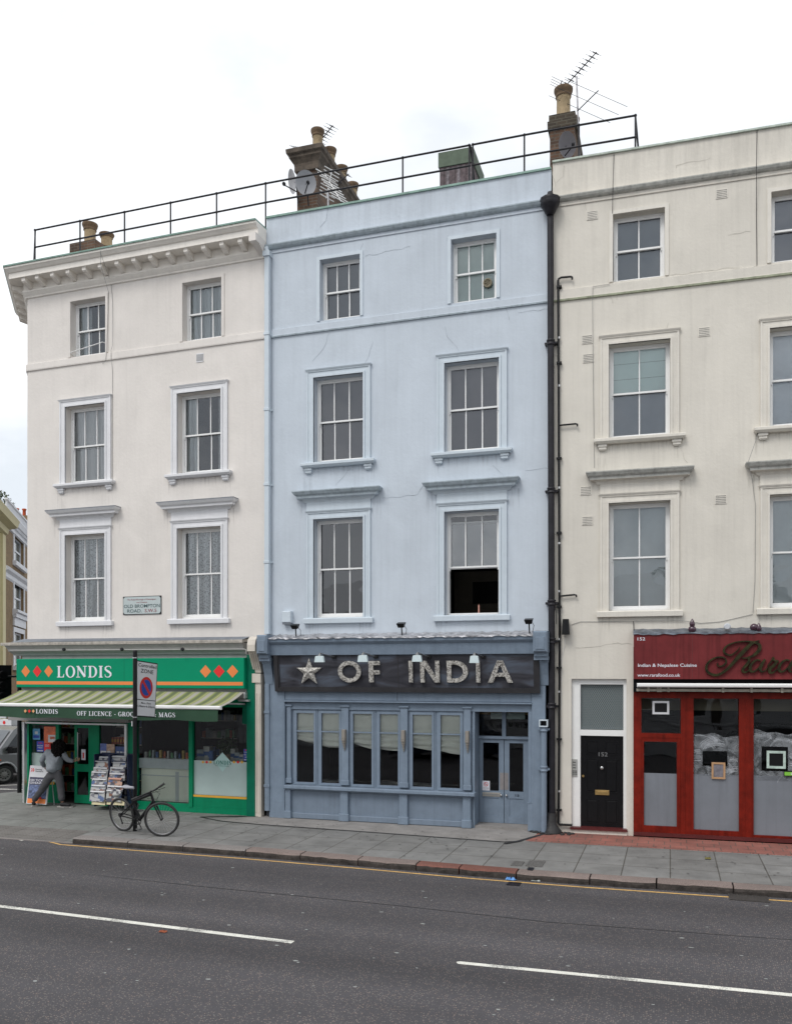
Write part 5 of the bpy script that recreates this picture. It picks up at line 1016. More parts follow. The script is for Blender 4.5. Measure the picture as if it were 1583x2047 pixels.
# window bays
wt, wb = z_(800, 1419), z_(800, 1576); DL = x_(943)
MUL = [(575.5, 584), (684.5, 698.5), (802, 816.5), (928.5, 942)]
for a, b in MUL:
    q = MB(); q.bev(x_(a), x_(b), -.07, .02, z_(800, 1574), z_(800, 1415), .006); q.bev(x_(a)-.03, x_(b)+.03, -.095, .0, z_(800, 1415), z_(800, 1411), .008); q.bev(x_(a)-.015, x_(b)+.015, -.085, -.0, z_(800, 1574), z_(800, 1564), .006); q.build('mullion_pilaster', M_SHB, BB)
    q = MB(); q.bev(x_(a)-.01, x_(b)+.01, -.13, .02, .015, z_(800, 1586), .008); q.bev(x_(a)-.03, x_(b)+.03, -.155, -.0, .01, .17, .008); q.build('plinth_pilaster', M_SHB, BB)
q = MB(); q.bev(x_(574), DL+.10, -.20, .0, z_(800, 1584.5), z_(800, 1577.5), .01); q.box(x_(574), DL+.04, -.14, 0, z_(800, 1587), z_(800, 1584.6)); q.build('shop_sill', M_SHB, BB)
q = MB(); q.box(x_(574), DL+.02, -.05, .02, 0.02, z_(800, 1587)); q.bev(x_(574)+.01, DL+.03, -.09, -.05, .012, .13, .01); q.build('stall_riser', M_SHBD, BB)
q = MB(); wall_grid(q, x_(574), DL+.02, z_(800, 1586), z_(800, 1415), [(x_(a_)-.084, x_(b_)+.084, z_(800, 1571.5)-.084, z_(800, 1426)+.054) for a_, b_ in ((594, 628), (643.5, 678.5), (706.5, 743.5), (760, 796), (825.5, 863.5), (881, 920))], y=-.004, reveal=.05); q.build('window_surround', M_SHB, BB)
M_ROMAN = mat('roman_blind_cloth', (.84, .84, .77), .9, .06, 3)
def casement(ga, gb, drop, tilt, seed):
    x0, x1 = x_(ga), x_(gb); zt, zb = z_(800, 1426), z_(800, 1571.5); f = .085
    q = MB(); q.ring(x0-f, x1+f, zb-f, zt+.055, .03, -.015, .035); q.ring(x0-f+.032, x1+f-.032, zb-f+.032, zt+.025, f-.034, -.03, .03)
    zt2 = zt; C_ = q.build('casement', M_SHB, BB)
    q = MB(); q.box(x0-.005, x1+.005, -.02, .02, z_(800, 1467.5), z_(800, 1465)); q.build('glazing_bar', M_SHB, C_)
    pane_(x0-.005, x1+.005, zb-.02, zt+.0, .005, M_GLS, C_)
    random.seed(seed); q = MB(); nx, nz = 20, 30; zm = z_(800, 1466)
    for i in range(nx+1):
        u = i/nx
        for j in range(nz+1):
            t = j/nz; ub = u; zl = zt-(drop+tilt*(u-.5)+.05*sin(pi*u)*0)*t; y = .05
            if t > .42: y += .034*sin((t-.42)*40+u*3*tilt*9+seed)*(t-.36)*1.7+.02*(t-.45)+.012*sin(u*16+t*22*tilt*5+seed)*(t-.4)
            y += .006*sin(u*9+seed+t*5)
            q.v.append((x0-.05+(x1-x0+.1)*u, y, zl-.03*sin(pi*u)*max(0, t-.5)))
    for i in range(nx):
        for j in range(nz): q.f.append((i*(nz+1)+j, (i+1)*(nz+1)+j, (i+1)*(nz+1)+j+1, i*(nz+1)+j+1)); q.m.append(0); q.sm.append(True)
    q.build('roman_blind', M_ROMAN, C_)
for i, (a, b, d, t) in enumerate(((594, 628, .66, .13), (643.5, 678.5, .76, .03), (706.5, 743.5, .73, .12), (760, 796, .79, .03), (825.5, 863.5, .74, .07), (881, 920, .81, .09))): casement(a, b, d, t, i+1)
for i, px in enumerate((686.5, 805, 933)):
    xa = x_(px-4.5, .12); xb = x_(px+6.5, .12); q = MB(); xm = (xa+xb)/2; hw = (xb-xa)/2-.0; z1_, z2_ = z_(px, 1459+i*1.5, .15), z_(px, 1501+i*2.5, .15); hh = z1_-z2_
    prof = [(0, 1)]; q.bev(xm-hw*.62, xm+hw*.62, -.17, -.07, z1_-hh*.42, z1_, .006)
    for k in range(5): r = 1-k*.19; zz = z1_-hh*(.42+.116*k); q.bev(xm-hw*.62*r, xm+hw*.62*r, -.07-.11*r, -.07, zz-hh*.112, zz-.002, .004)
    q.build('wall_sconce', mat('taupe_plaster', (.26, .235, .205), .7, .08), at=(B, xm, -.07, z2_), label=['stepped taupe wedge light on the first window mullion', 'stepped taupe wedge light on the middle window mullion', 'stepped taupe wedge light on the mullion beside the restaurant door'][i], cat='wall lamp', group='wedge lights on the restaurant front')
# door recess
yr = .40; dz = .06
XD = lambda px: x_(px, -yr)
q = MB(); dl, dr, dm = XD(955), XD(1056.5), XD(1007.5); zt = z_(1000, 1420, -yr); ztr0, ztr1 = z_(1000, 1477.5, -yr), z_(1000, 1472, -yr)
q.box(DL+.03, DL+.07, -.04, yr+.06, 0.0, 2.9); q.box(x_(1065)-.04, x_(1065), -.04, yr+.06, 0, 2.9); q.box(DL+.07, x_(1065)-.04, .001, yr, z_(1000, 1418), z_(1000, 1418)+.03)
q.box(DL+.07, dl, yr-.02, yr+.06, 0.02, 2.9); q.box(dr, x_(1065)-.04, yr-.02, yr+.06, 0.02, 2.9); q.box(dl, dr, yr-.04, yr+.06, ztr0, ztr1); q.box(dl, dr, yr-.02, yr+.06, zt, 2.9); q.box(dm-.04, dm+.04, yr-.02, yr+.05, ztr1, zt)
q.build('door_surround', M_SHB, BB)
q = MB(); q.box(DL+.03, x_(1065), -.03, yr+.1, 0, .055); q.build('doorstep', M_SCREED, BB)
q = MB(); q.bev(x_(1056.5), x_(1065), -.11, .0, .01, z_(1060, 1605), .006); q.bev(x_(1057), x_(1065), -.08, .0, z_(1060, 1605)+.02, z_(1060, 1423), .006); q.box(x_(1055.5), x_(1065), -.12, 0, z_(1060, 1605), z_(1060, 1605)+.02); q.build('plinth_pilaster', M_SHB, BB)
for a, b, nm in ((dl, dm, 0), (dm, dr, 1)):
    q = MB(); a += .006; b -= .006; ztop = ztr0-.01; gz0, gz1 = z_(1000, 1582, -yr), z_(1000, 1485.5, -yr); fw = .105
    q.ring(a, b, dz, ztop, fw, yr, yr+.045, 0, 'lr'); q.box(a+fw, b-fw, yr, yr+.045, gz1, ztop); q.box(a+fw, b-fw, yr, yr+.045, z_(1000, 1596, -yr), gz0); q.box(a+fw, b-fw, yr, yr+.045, dz, dz+.14); q.box(a+fw, b-fw, yr+.015, yr+.04, dz+.14, z_(1000, 1596, -yr))
    D_ = q.build('restaurant_door', M_SHB, BB); pane_(a+fw, b-fw, gz0, gz1, yr+.02, M_GLS, D_)
    q = MB(); xk = b-.05 if nm == 0 else a+.05; q.ball((xk, yr-.035, z_(1000, 1590, -yr)), .026); q.lathe(xk, yr-.03, [(.012, 0), (.012, .03)], 8, 0, z_(1000, 1590, -yr), 'y'); q.build('door_knob', M_STEEL, D_)
    q = MB(); q.box(b-.085 if nm == 0 else a+.0, b-.0 if nm == 0 else a+.085, yr-.004, yr, z_(1000, 1579, -yr), z_(1000, 1545, -yr)); q.build('push_plate', mat('dull_steel', (.27, .25, .25), .5, .2, 6, metal=.3), D_)
    if nm == 0:
        q = MB(); q.bev(a+fw*.9, b-fw*.7, yr-.012, yr, z_(1000, 1593.5, -yr), z_(1000, 1585.5, -yr), .004); q.box(a+fw*.9+.03, b-fw*.7-.03, yr-.016, yr-.011, z_(1000, 1591, -yr), z_(1000, 1588, -yr), 1); q.build('letter_box', [mat('dull_nickel', (.42, .40, .36), .4, metal=.5), M_STEEL], D_)
        q = MB(); x, z = B.p(971.5, 1571, -yr); q.box(x-.08, x+.08, yr-.004, yr+.001, z-.10, z+.10, 0)
        q.strip(*_arc(x, z+.03, .045, .045, 0, 360, .010, .010, 20), yr-.006, yr-.006, 1); q.add([(x-.03, yr-.006, z+.055), (x-.024, yr-.006, z+.061), (x+.03, yr-.006, z+.005), (x+.024, yr-.006, z-.001)], [(0, 1, 2, 3)], 1); q.add([(x-.025, yr-.0055, z+.026), (x+.025, yr-.0055, z+.026), (x+.025, yr-.0055, z+.034), (x-.025, yr-.0055, z+.034)], [(0, 1, 2, 3)], 2)
        q.text('No smoking', x-.06, x+.06, z-.055, z-.04, yr-.006, 2); q.text('It is against the law', x-.06, x+.06, z-.08, z-.07, yr-.006, 2); q.build('no_smoking_notice', [M_WTXT, M_REDV, M_INK], D_)
    else:
        q = MB(); q.text('15', XD(1030), XD(1037.5), z_(1033, 1593, -yr), z_(1033, 1588.5, -yr), yr-.006, 0); q.build('door_number', M_BLKM, D_)
pane_(dl, dm-.04, ztr1, zt, yr+.02, M_GLS, BB, 'transom_pane'); pane_(dm+.04, dr, ztr1, zt, yr+.02, M_GLS, BB, 'transom_pane')
q = MB(); q.box(dl, dr, yr+.10, yr+.13, zt-.10, zt, 0); q.box(dm-.30, dm+.42, yr+.09, yr+.10, zt-.19, zt-.06, 1); q.build('transom_header', [mat('pine_batten', (.28, .17, .06), .7), M_FROST], BB)
# interior
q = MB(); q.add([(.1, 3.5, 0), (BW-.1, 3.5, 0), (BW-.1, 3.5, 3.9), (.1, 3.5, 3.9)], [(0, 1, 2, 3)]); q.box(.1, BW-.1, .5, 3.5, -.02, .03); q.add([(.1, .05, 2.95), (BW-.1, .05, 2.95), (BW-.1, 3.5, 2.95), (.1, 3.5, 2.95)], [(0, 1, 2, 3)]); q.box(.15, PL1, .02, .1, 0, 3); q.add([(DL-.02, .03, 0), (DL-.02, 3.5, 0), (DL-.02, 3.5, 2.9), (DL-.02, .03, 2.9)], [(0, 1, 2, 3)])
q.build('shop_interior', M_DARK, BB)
M_TBL = mat('table_cloth', (.5, .5, .5), .8)
for i, px in enumerate((655, 775, 845)):
    x = x_(px, -.6); t = thing('dining_table', ['white-topped table just inside the second restaurant window', 'white-topped table just inside the fourth restaurant window', 'white-topped table just inside the fifth restaurant window'][i], 'table', B, x, .65, 0, 'dining tables behind the glass')
    q = MB(); q.box(x-.28, x+.28, .4, .95, .72, .76); q.build('table_top', M_TBL, t); q = MB(); q.lathe(x, .67, [(.2, 0), (.03, .04), (.03, .72)], 10, 0, .03); q.build('pedestal', M_BLK, t)

# ================================================================== RIGHT: cream building
RB = thing('cream_house', 'cream stucco building over the red restaurant front and black door', 'building', R, 3, 0, 0, 'terrace houses along the street')
RW = 7.2
rh3 = [(1.18, 2.15, 10.89, 12.21), (4.06, 5.03, 10.89, 12.21)]; rh2 = [(1.10, 2.25, 7.80, 9.65), (4.03, 5.18, 7.80, 9.65)]; rh1 = [(1.10, 2.25, 4.41, 6.53), (4.03, 5.18, 4.41, 6.53)]
r_ = lambda px, n=0: R.x(px, n); rz = lambda px, py, n=0: R.z(px, py, n)
dA, dB = r_(1142), r_(1252); dT = rz(1200, 1357.5); SX = r_(1266)
w = MB(); wall_grid(w, .005, RW, 0, 13.42, rh1+rh2+rh3+[(dA, dB, .0, dT), (SX, RW-.001, 0, 3.7)], reveal=.19); shell(w, .006, RW, 13.42, z0=0); w.add([(.006, .3, 13.0), (RW, .3, 13.0), (RW, 7.5, 13.0), (.006, 7.5, 13.0)], [(0, 1, 2, 3)]); w.add([(.006, .3, 13.0), (RW, .3, 13.0), (RW, .3, 13.42), (.006, .3, 13.42)], [(0, 1, 2, 3)])
w.build('wall', M_WR, RB); interior(RB, .1, RW-.1, [3.1])
q = MB(); q.box(0.0, RW, -.04, .32, 13.42, 13.455, 0); q.build('coping', mat('coping_greenish_white', (.44, .50, .44), .7, .25, 6, streak=.3), RB)
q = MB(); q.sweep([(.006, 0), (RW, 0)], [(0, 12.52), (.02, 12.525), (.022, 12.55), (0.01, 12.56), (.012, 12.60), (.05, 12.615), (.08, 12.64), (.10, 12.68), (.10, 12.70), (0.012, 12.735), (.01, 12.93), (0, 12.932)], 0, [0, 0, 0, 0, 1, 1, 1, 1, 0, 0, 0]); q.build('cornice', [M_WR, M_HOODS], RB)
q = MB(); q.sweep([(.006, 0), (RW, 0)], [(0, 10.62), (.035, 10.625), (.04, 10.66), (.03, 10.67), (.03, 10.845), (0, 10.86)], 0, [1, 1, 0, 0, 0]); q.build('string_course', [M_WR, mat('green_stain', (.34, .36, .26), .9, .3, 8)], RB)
window(RB, rh3[0], 2, M_WRT, 'top', 'blind', blind=(.25, .28, .31)); window(RB, rh3[1], 2, M_WRT, 'top', 'blind', blind=(.24, .25, .29))
window(RB, rh2[0], 2, M_WRT, 'second', 'halfblind', label='window with a pale green blind drawn half down'); window(RB, rh2[1], 2, M_WRT, 'second', 'blind', blind=(.74, .77, .80))
HR = [M_WRT, M_HOODS, M_HOODS]
window(RB, rh1[0], 2, M_WRT, 'first', 'blind', blind=(.66, .70, .70), hoodm=HR); window(RB, rh1[1], 2, M_WRT, 'first', 'blind', blind=(.72, .76, .76), hoodm=HR)
for a, b, y in ((1173, 1195, 430), (1431, 1454, 387), (1163, 1184, 678.5), (1396, 1419, 663), (1165, 1187, 716), (1160, 1182, 981), (1429, 1452, 998.5), (1163, 1185, 1041)): vent(RB, R, a, b, y, M_WRT)
q = MB()
for pts in (((1128, 330), (1126, 352), (1112, 365)), ((1102, 335), (1108, 360), (1113, 395)), ((1156, 378), (1170, 400), (1172, 420)), ((1290, 356), (1290, 388)), ((1351, 348), (1352, 330), (1420, 315)), ((1340, 550), (1425, 540), (1513, 531)), ((1215, 580), (1225, 607)), ((1336, 645), (1333, 668)), ((1455, 470), (1500, 462)), ((1150, 1295), (1190, 1293), (1225, 1287), (1263, 1288)), ((1360, 897), (1374, 925)), ((1231, 565), (1236, 578), (1233, 600))):
    q = MB(); crack(q, [R.p(*p) for p in pts], .005, -.006); q.build('wall_crack', M_CRACKR, RB)
cable(R, [(1227, 308), (1225, 370, .12), (1224, 430), (1226, 560)], .006, 'dark cable from the parapet down past the top left cream window', M_IRON)
cable(R, [(1513, 260), (1512, 320, .12), (1512, 430), (1513, 530)], .006, 'dark cable from the parapet between the two top cream windows', M_IRON)
cable(R, [(1219, 567, .05), (1185, 572, .05), (1184, 600, .05), (1186, 780), (1188, 935)], .0045, 'thin cable down the cream wall left of the half blind window')
cable(R, [(1516, 865), (1495, 925, .2), (1504, 960), (1510, 1010), (1509, 1160), (1505, 1225)], .0045, 'thin cable sagging down beside the rightmost cream windows')
cable(R, [(1142, 1249), (1160, 1243), (1192, 1243), (1260, 1242, .03), (1365, 1241, .03), (1400, 1246), (1440, 1243), (1505, 1228)], .0045, 'thin cable strung under the first floor cream windows')
# black door in white surround
yd = .13; XD = lambda px: r_(px, -yd)
q = MB(); fa, fb = dA+.002, dB-.002; DD0, DD1 = XD(1160.5), XD(1246); dzb, dzt = rz(1200, 1661, -yd), rz(1200, 1471.5, -yd)
q.box(fa, DD0-.0, yd-.05, yd+.06, .13, dT-.002); q.box(DD1, fb, yd-.05, yd+.06, .13, dT-.002); q.box(DD0, DD1, yd-.05, yd+.06, dT-.11, dT-.002); q.box(DD0, DD1, yd-.05, yd+.06, dzt+.004, rz(1200, 1459.5, -yd)); q.box(fa+.14, fa+.155, yd-.06, yd-.05, .13, dT-.01)
q.build('door_surround', M_WH, RB)
q = MB(); q.box(dA-.02, dB+.02, -.06, .15, .085, .13, 0); q.box(dA-.02, dB+.01, -.02, .15, 0, .085, 1); q.build('doorstep', [M_REDWD, M_WRT], RB)
q = MB(); tz0, tz1 = rz(1200, 1458.5, -yd), dT-.115; q.add([(DD0, yd+.02, tz0), (DD1, yd+.02, tz0), (DD1, yd+.02, tz1), (DD0, yd+.02, tz1)], [(0, 1, 2, 3)])
def meshglass():
    m = bpy.data.materials.new('wired_glass'); m.use_nodes = True; n = m.node_tree.nodes; l = m.node_tree.links.new; b = n['Principled BSDF']; b.inputs['Roughness'].default_value = .25
    tcn = n.new('ShaderNodeTexCoord'); sp = n.new('ShaderNodeSeparateXYZ'); l(tcn.outputs['Object'], sp.inputs[0]); outs = []
    for sgn in (1, -1):
        ma = n.new('ShaderNodeMath'); ma.operation = 'MULTIPLY_ADD'; ma.inputs[1].default_value = sgn*.6; l(sp.outputs[2], ma.inputs[0]); l(sp.outputs[0], ma.inputs[2])
        mb_ = n.new('ShaderNodeMath'); mb_.operation = 'MULTIPLY'; mb_.inputs[1].default_value = 25; l(ma.outputs[0], mb_.inputs[0]); f = n.new('ShaderNodeMath'); f.operation = 'FRACT'; l(mb_.outputs[0], f.inputs[0]); lt = n.new('ShaderNodeMath'); lt.operation = 'LESS_THAN'; lt.inputs[1].default_value = .2; l(f.outputs[0], lt.inputs[0]); outs.append(lt.outputs[0])
    mxx = n.new('ShaderNodeMath'); mxx.operation = 'MAXIMUM'; l(outs[0], mxx.inputs[0]); l(outs[1], mxx.inputs[1])
    mi = n.new('ShaderNodeMix'); mi.data_type = 'RGBA'; mi.inputs['A'].default_value = (.075, .10, .105, 1); mi.inputs['B'].default_value = (.22, .235, .235, 1); l(mxx.outputs[0], mi.inputs['Factor']); l(mi.outputs['Result'], b.inputs['Base Color']); return m
q.build('fanlight', meshglass(), RB)
q = MB(); a, b = DD0+.004, DD1-.004; q.box(a, b, yd+.012, yd+.055, dzb, dzt)
cm = (a+b)/2; rows = [(.05, .30), (.325, .62), (.68, .93)]; H_ = dzt-dzb; q2 = MB()
for (ra, rb) in ((.02+.05, .33), (.40, .755), (.80, .945)):
    for xa, xb in ((a+.10, cm-.05), (cm+.05, b-.10)):
        za, zb = dzb+H_*ra, dzb+H_*rb; q.ring(xa, xb, za, zb, .014, yd+.002, yd+.012); q.bev(xa+.03, xb-.03, yd+.003, yd+.012, za+.03, zb-.03, .007)
DR = q.build('front_door', mat('black_door_gloss', (.005, .005, .006), .3, .2, 6, spec=.35), RB)
q = MB(); q.text('152', XD(1196.5), XD(1214.5), rz(1205, 1512.5, -yd), rz(1205, 1504.5, -yd), yd-.004, 0); q.build('door_number', M_STEEL, DR)
q = MB(); x, z = R.p(1203, 1535.5, -yd); q.lathe(x, yd-.045, [(.012, 0), (.03, .004), (.034, .016), (.026, .03), (.014, .036), (.014, .055)], 16, 0, z, 'y'); q.build('door_knob', M_STEEL, DR)
q = MB(); x, z = R.p(1165.5, 1552, -yd); q.lathe(x, yd-.015, [(.02, 0), (.026, .01), (.026, .024)], 14, 0, z, 'y'); q.build('lock_cylinder', M_GOLD, DR)
q = MB(); q.bev(XD(1189.5), XD(1217.5), yd-.008, yd+.012, rz(1203, 1590, -yd), rz(1203, 1580, -yd), .004); q.bev(XD(1194), XD(1213.5), yd-.014, yd-.008, rz(1203, 1587.5, -yd), rz(1203, 1582.5, -yd), .003); q.build('letter_box', M_GOLD, DR)
q = MB(); x0, x1 = r_(1142, -.06), r_(1153.5, -.06); q.bev(x0, x1, .055, .078, rz(1148, 1552, -.06), rz(1148, 1518, -.06), .004, 0)
for k in range(3):
    for j in range(3): xx = x0+.035+j*.032; zz = rz(1148, 1551, -.06)+.03+k*.032; q.box(xx-.009, xx+.009, .051, .0551, zz-.009, zz+.009, 1)
for k in range(3): q.box(x0+.03, x1-.03, .052, .0551, rz(1148, 1552, -.06)+.16+k*.055, rz(1148, 1552, -.06)+.175+k*.055, 1)
q.build('entry_phone', [mat('brushed_plate', (.42, .42, .40), .4, .1, 20, metal=.4), M_IRON], at=(R, x0, .06, rz(1148, 1552)), label='steel entry phone panel on the white door surround', cat='entry phone')

# ---- red restaurant front
FS = thing('restaurant_fascia', 'red fascia sign with scripted Rara name, number 152 and web address', 'sign', R, 3.5, -.15, rz(1400, 1358, .2))
n_ = .22; fx0, fx1 = r_(1266.5, n_), RW; fz0, fz1 = rz(1400, 1358, n_), rz(1400, 1265.5, n_)
q = MB(); q.box(fx0, fx1, -n_, .0, fz0, fz1); 
for px in (1383.5,): xx = r_(px, n_); q.box(xx-.004, xx+.004, -n_-.0015, -n_+.01, fz0+.01, fz1-.01, 1)
q.build('panel', [M_RED, M_REDWD], FS)
q = MB(); q.text('152', r_(1274, n_), r_(1289.5, n_), rz(1281, 1280.5, n_), rz(1281, 1274.5, n_), -n_-.004); q.text('Indian & Nepalese Cuisine', r_(1275, n_), r_(1392.5, n_), rz(1330, 1333.3, n_), rz(1330, 1327, n_), -n_-.004); q.text('www.rarafood.co.uk', r_(1274, n_), r_(1359.5, n_), rz(1320, 1353, n_), rz(1320, 1346.8, n_), -n_-.004); q.build('lettering', M_WTXT, FS)
def cr(pts, k=8):
    P = [Vector(p) for p in pts]; O = []
    for i in range(len(P)-1):
        p0, p1, p2, p3 = P[max(i-1, 0)], P[i], P[i+1], P[min(i+2, len(P)-1)]
        for j in range(k): t = j/k; O.append(.5*((2*p1)+(p2-p0)*t+(2*p0-5*p1+4*p2-p3)*t*t+(3*p1-p0-3*p2+p3)*t**3))
    O.append(P[-1]); return O
def script(strokes, name, off=0):
    q = MB(); e = 0
    for pts, ws in strokes:
        n3 = n_+.05; P = [Vector((*R.p(1260+(x+off)/4.9, 1250+y/4.9, n3),)) for x, y in pts]; C_ = cr(P); k = len(C_); WS = []
        for i in range(k): t = i/(k-1)*(len(ws)-1); a = int(min(t, len(ws)-1.001)); WS.append((ws[a]+(ws[min(a+1, len(ws)-1)]-ws[a])*(t-a))/4.9/92)
        A, Bq = _st([tuple(p) for p in C_], WS); q.strip(A, Bq, -n3-e*.0012, -n_+.0, 0); e += 1
    q.build(name, mat('aged_bronze_letters', (.032, .030, .010), .28, .9, 9, metal=.4), FS)
Rs = [([(860, 372), (850, 385), (868, 402), (910, 395), (940, 355), (915, 318), (850, 315), (785, 345), (745, 400), (755, 455), (820, 488), (880, 478), (960, 420), (1050, 320), (1130, 235), (1190, 180), (1265, 148)], [6, 8, 10, 14, 12, 12, 12, 14, 18, 20, 22, 20, 22, 30, 32, 22, 5]),
      ([(1072, 215), (1040, 255), (985, 292), (935, 280), (915, 245), (950, 200), (1020, 170), (1110, 158), (1200, 165), (1262, 190), (1262, 240), (1215, 290), (1150, 318), (1095, 322)], [4, 8, 12, 16, 16, 12, 10, 10, 14, 22, 30, 22, 12, 8]),
      ([(1150, 318), (1165, 345), (1145, 380), (1110, 420), (1100, 450), (1125, 462), (1165, 440), (1195, 415)], [8, 20, 24, 22, 20, 14, 8, 5])]
script(Rs, 'script_letter')
av = [([(1275, 345), (1240, 340), (1200, 365), (1172, 410), (1180, 450), (1215, 452), (1255, 420), (1290, 370), (1320, 335)], [10, 12, 18, 22, 22, 14, 10, 12, 18]), ([(1318, 335), (1290, 380), (1272, 425), (1285, 455), (1320, 445), (1360, 400)], [14, 24, 24, 16, 8, 5])]
script(av, 'script_letter')
script([([(1345, 400), (1385, 345), (1400, 318), (1410, 345), (1440, 350), (1445, 365)], [6, 10, 14, 14, 16, 16]), ([(1440, 352), (1410, 390), (1370, 425), (1365, 460), (1395, 465), (1435, 435), (1470, 400)], [14, 24, 24, 22, 14, 8, 5])], 'script_letter')
script(av, 'script_letter', 285)
q = MB(); 
random.seed(9); nx = 60
for i in range(nx+1):
    for j, (n, z) in enumerate(((-.0, fz1+.10), (.08, fz1+.07), (.16, fz1+.05), (.235, fz1+.02), (.24, fz1-.02))): q.v.append((fx0-.01+(fx1-fx0)*i/nx, -n-random.uniform(0, .008), z+random.uniform(-.012, .012)))
for i in range(nx):
    for j in range(4): q.f.append((i*5+j, (i+1)*5+j, (i+1)*5+j+1, i*5+j+1)); q.m.append(0); q.sm.append(False)
q.build('foil_flashing', mat('dark_foil', (.13, .145, .17), .45, .6, 5, .9, 9, metal=.3), RB)
# awning cassette folded away
AW2 = thing('folded_awning', 'white awning cassette folded up under the red fascia', 'awning', R, 3.6, -.2, 2.9)
n_ = .34; q = MB(); q.bev(r_(1273, n_), RW, -n_, -.1, rz(1400, 1374.7, n_), rz(1400, 1366.5, n_), .02); q.build('front_bar', M_WH, AW2)
n_ = .22; q = MB(); q.box(r_(1272, n_), RW, -n_, -.1, rz(1400, 1383, n_), rz(1400, 1377.5, n_)); 
for px in (1296, 1315, 1320, 1336, 1445, 1502, 1563): xx = r_(px, n_); q.box(xx-.02, xx+.02, -n_-.03, -n_, rz(1400, 1384, n_), rz(1400, 1375, n_))
q.build('folding_arm', mat('dirty_cream_metal', (.33, .31, .26), .5, .3, 10), AW2)
q = MB(); q.box(SX, RW, -.12, 0.1, rz(1400, 1384, .1), fz0); q.build('awning_recess', M_BLKM, RB)
# red timber front
yf_ = -.02; q = MB(); rt = rz(1400, 1384); rb_ = .10
P0 = SX
def rbar(a, b, z0, z1, y0=-.05, y1=.08): q.box(r_(a), r_(b), y0, y1, z0, z1)
zT = rz(1400, 1396.5); zB = rz(1400, 1662); zg0 = rb_+.02
rbar(1266.5, 1282, rb_, rt); q.box(r_(1282), RW, -.045, .08, zT, rt); rbar(1360.5, 1369, rb_, rt, -.06); rbar(1369, 1386, rb_, zT, -.05)
rbar(1476.5, 1490, rb_, zT); rbar(1490, 1505.5, rb_, zT, -.055); q.box(r_(1386), r_(1476.5), -.04, .07, rb_, zB+.03); q.box(r_(1505.5), r_(1596), -.04, .07, rb_, zB-.02); rbar(1596, 1625, rb_, zT); q.box(r_(1625), RW, -.04, .07, rb_, zB-.02)
zr0, zr1 = rz(1320, 1475), rz(1320, 1466); q.box(r_(1282), r_(1360.5), -.05, .07, zr0, zr1)
# narrow door leaf frame
q.box(r_(1276.5), r_(1287), -.03, .05, rb_, zr0) if False else None
q.box(r_(1282), r_(1287), -.04, .05, rb_, zr0); q.box(r_(1352.5), r_(1360.5), -.04, .05, rb_, zr0); q.box(r_(1287), r_(1352.5), -.04, .05, rz(1320, 1483), zr0); q.box(r_(1287), r_(1352.5), -.04, .05, rb_, rz(1320, 1651.5))
q.build('timber_front', M_REDW, RB)
q = MB(); q.box(SX, RW, -.075, .1, .03, .10, 0); q.box(SX, RW, -.05, .1, 0.0, .03, 1); q.build('threshold', [M_REDWD, M_BLKM], RB)
RP = []
for a, b, za, zb in ((1282, 1360.5, zr1, zT), (1287, 1352.5, rz(1320, 1651.5), rz(1320, 1483)), (1386, 1476.5, zB+.03, zT), (1505.5, 1596, zB-.02, zT), (1625, 1700, zB-.02, zT)): RP.append((pane_(r_(a), r_(b), za, zb, .01, M_GLS, RB, 'shop_window'), r_(a), r_(b), za, zb))
M_FR = mat('grey_frosted_film', (.185, .20, .225), .3, .12, 1.0, streak=.12)
zfz = [None, rz(1320, 1546.5), rz(1430, 1549), rz(1545, 1552), rz(1545, 1552)]
for (p, a, b, za, zb), zz in zip(RP, zfz):
    if zz: q = MB(); q.box(a, b, .004, .008, za, zz); q.build('frosted_film', M_FR, p)
# smeared whitewash on the glass: overlapping brush arcs
def smear_mat():
    m = bpy.data.materials.new('whitewash_smears'); m.use_nodes = True; n = m.node_tree.nodes; l = m.node_tree.links.new; b = n['Principled BSDF']; b.inputs['Base Color'].default_value = (.42, .45, .48, 1); b.inputs['Roughness'].default_value = .8
    tcn = n.new('ShaderNodeTexCoord'); wv = n.new('ShaderNodeTexNoise'); wv.inputs['Scale'].default_value = 3.2; wv.inputs['Detail'].default_value = 2; wv.inputs['Distortion'].default_value = 2.2; l(tcn.outputs['Object'], wv.inputs[0])
    mr = n.new('ShaderNodeMapRange'); mr.inputs[1].default_value = .35; mr.inputs[2].default_value = .62; mr.inputs[3].default_value = .14; mr.inputs[4].default_value = .42; l(wv.outputs[0], mr.inputs[0]); l(mr.outputs[0], b.inputs['Alpha']); return m
M_SM = smear_mat(); M_SM2 = cloth_mat('whitewash_stroke', (.60, .63, .67), .42, 6)
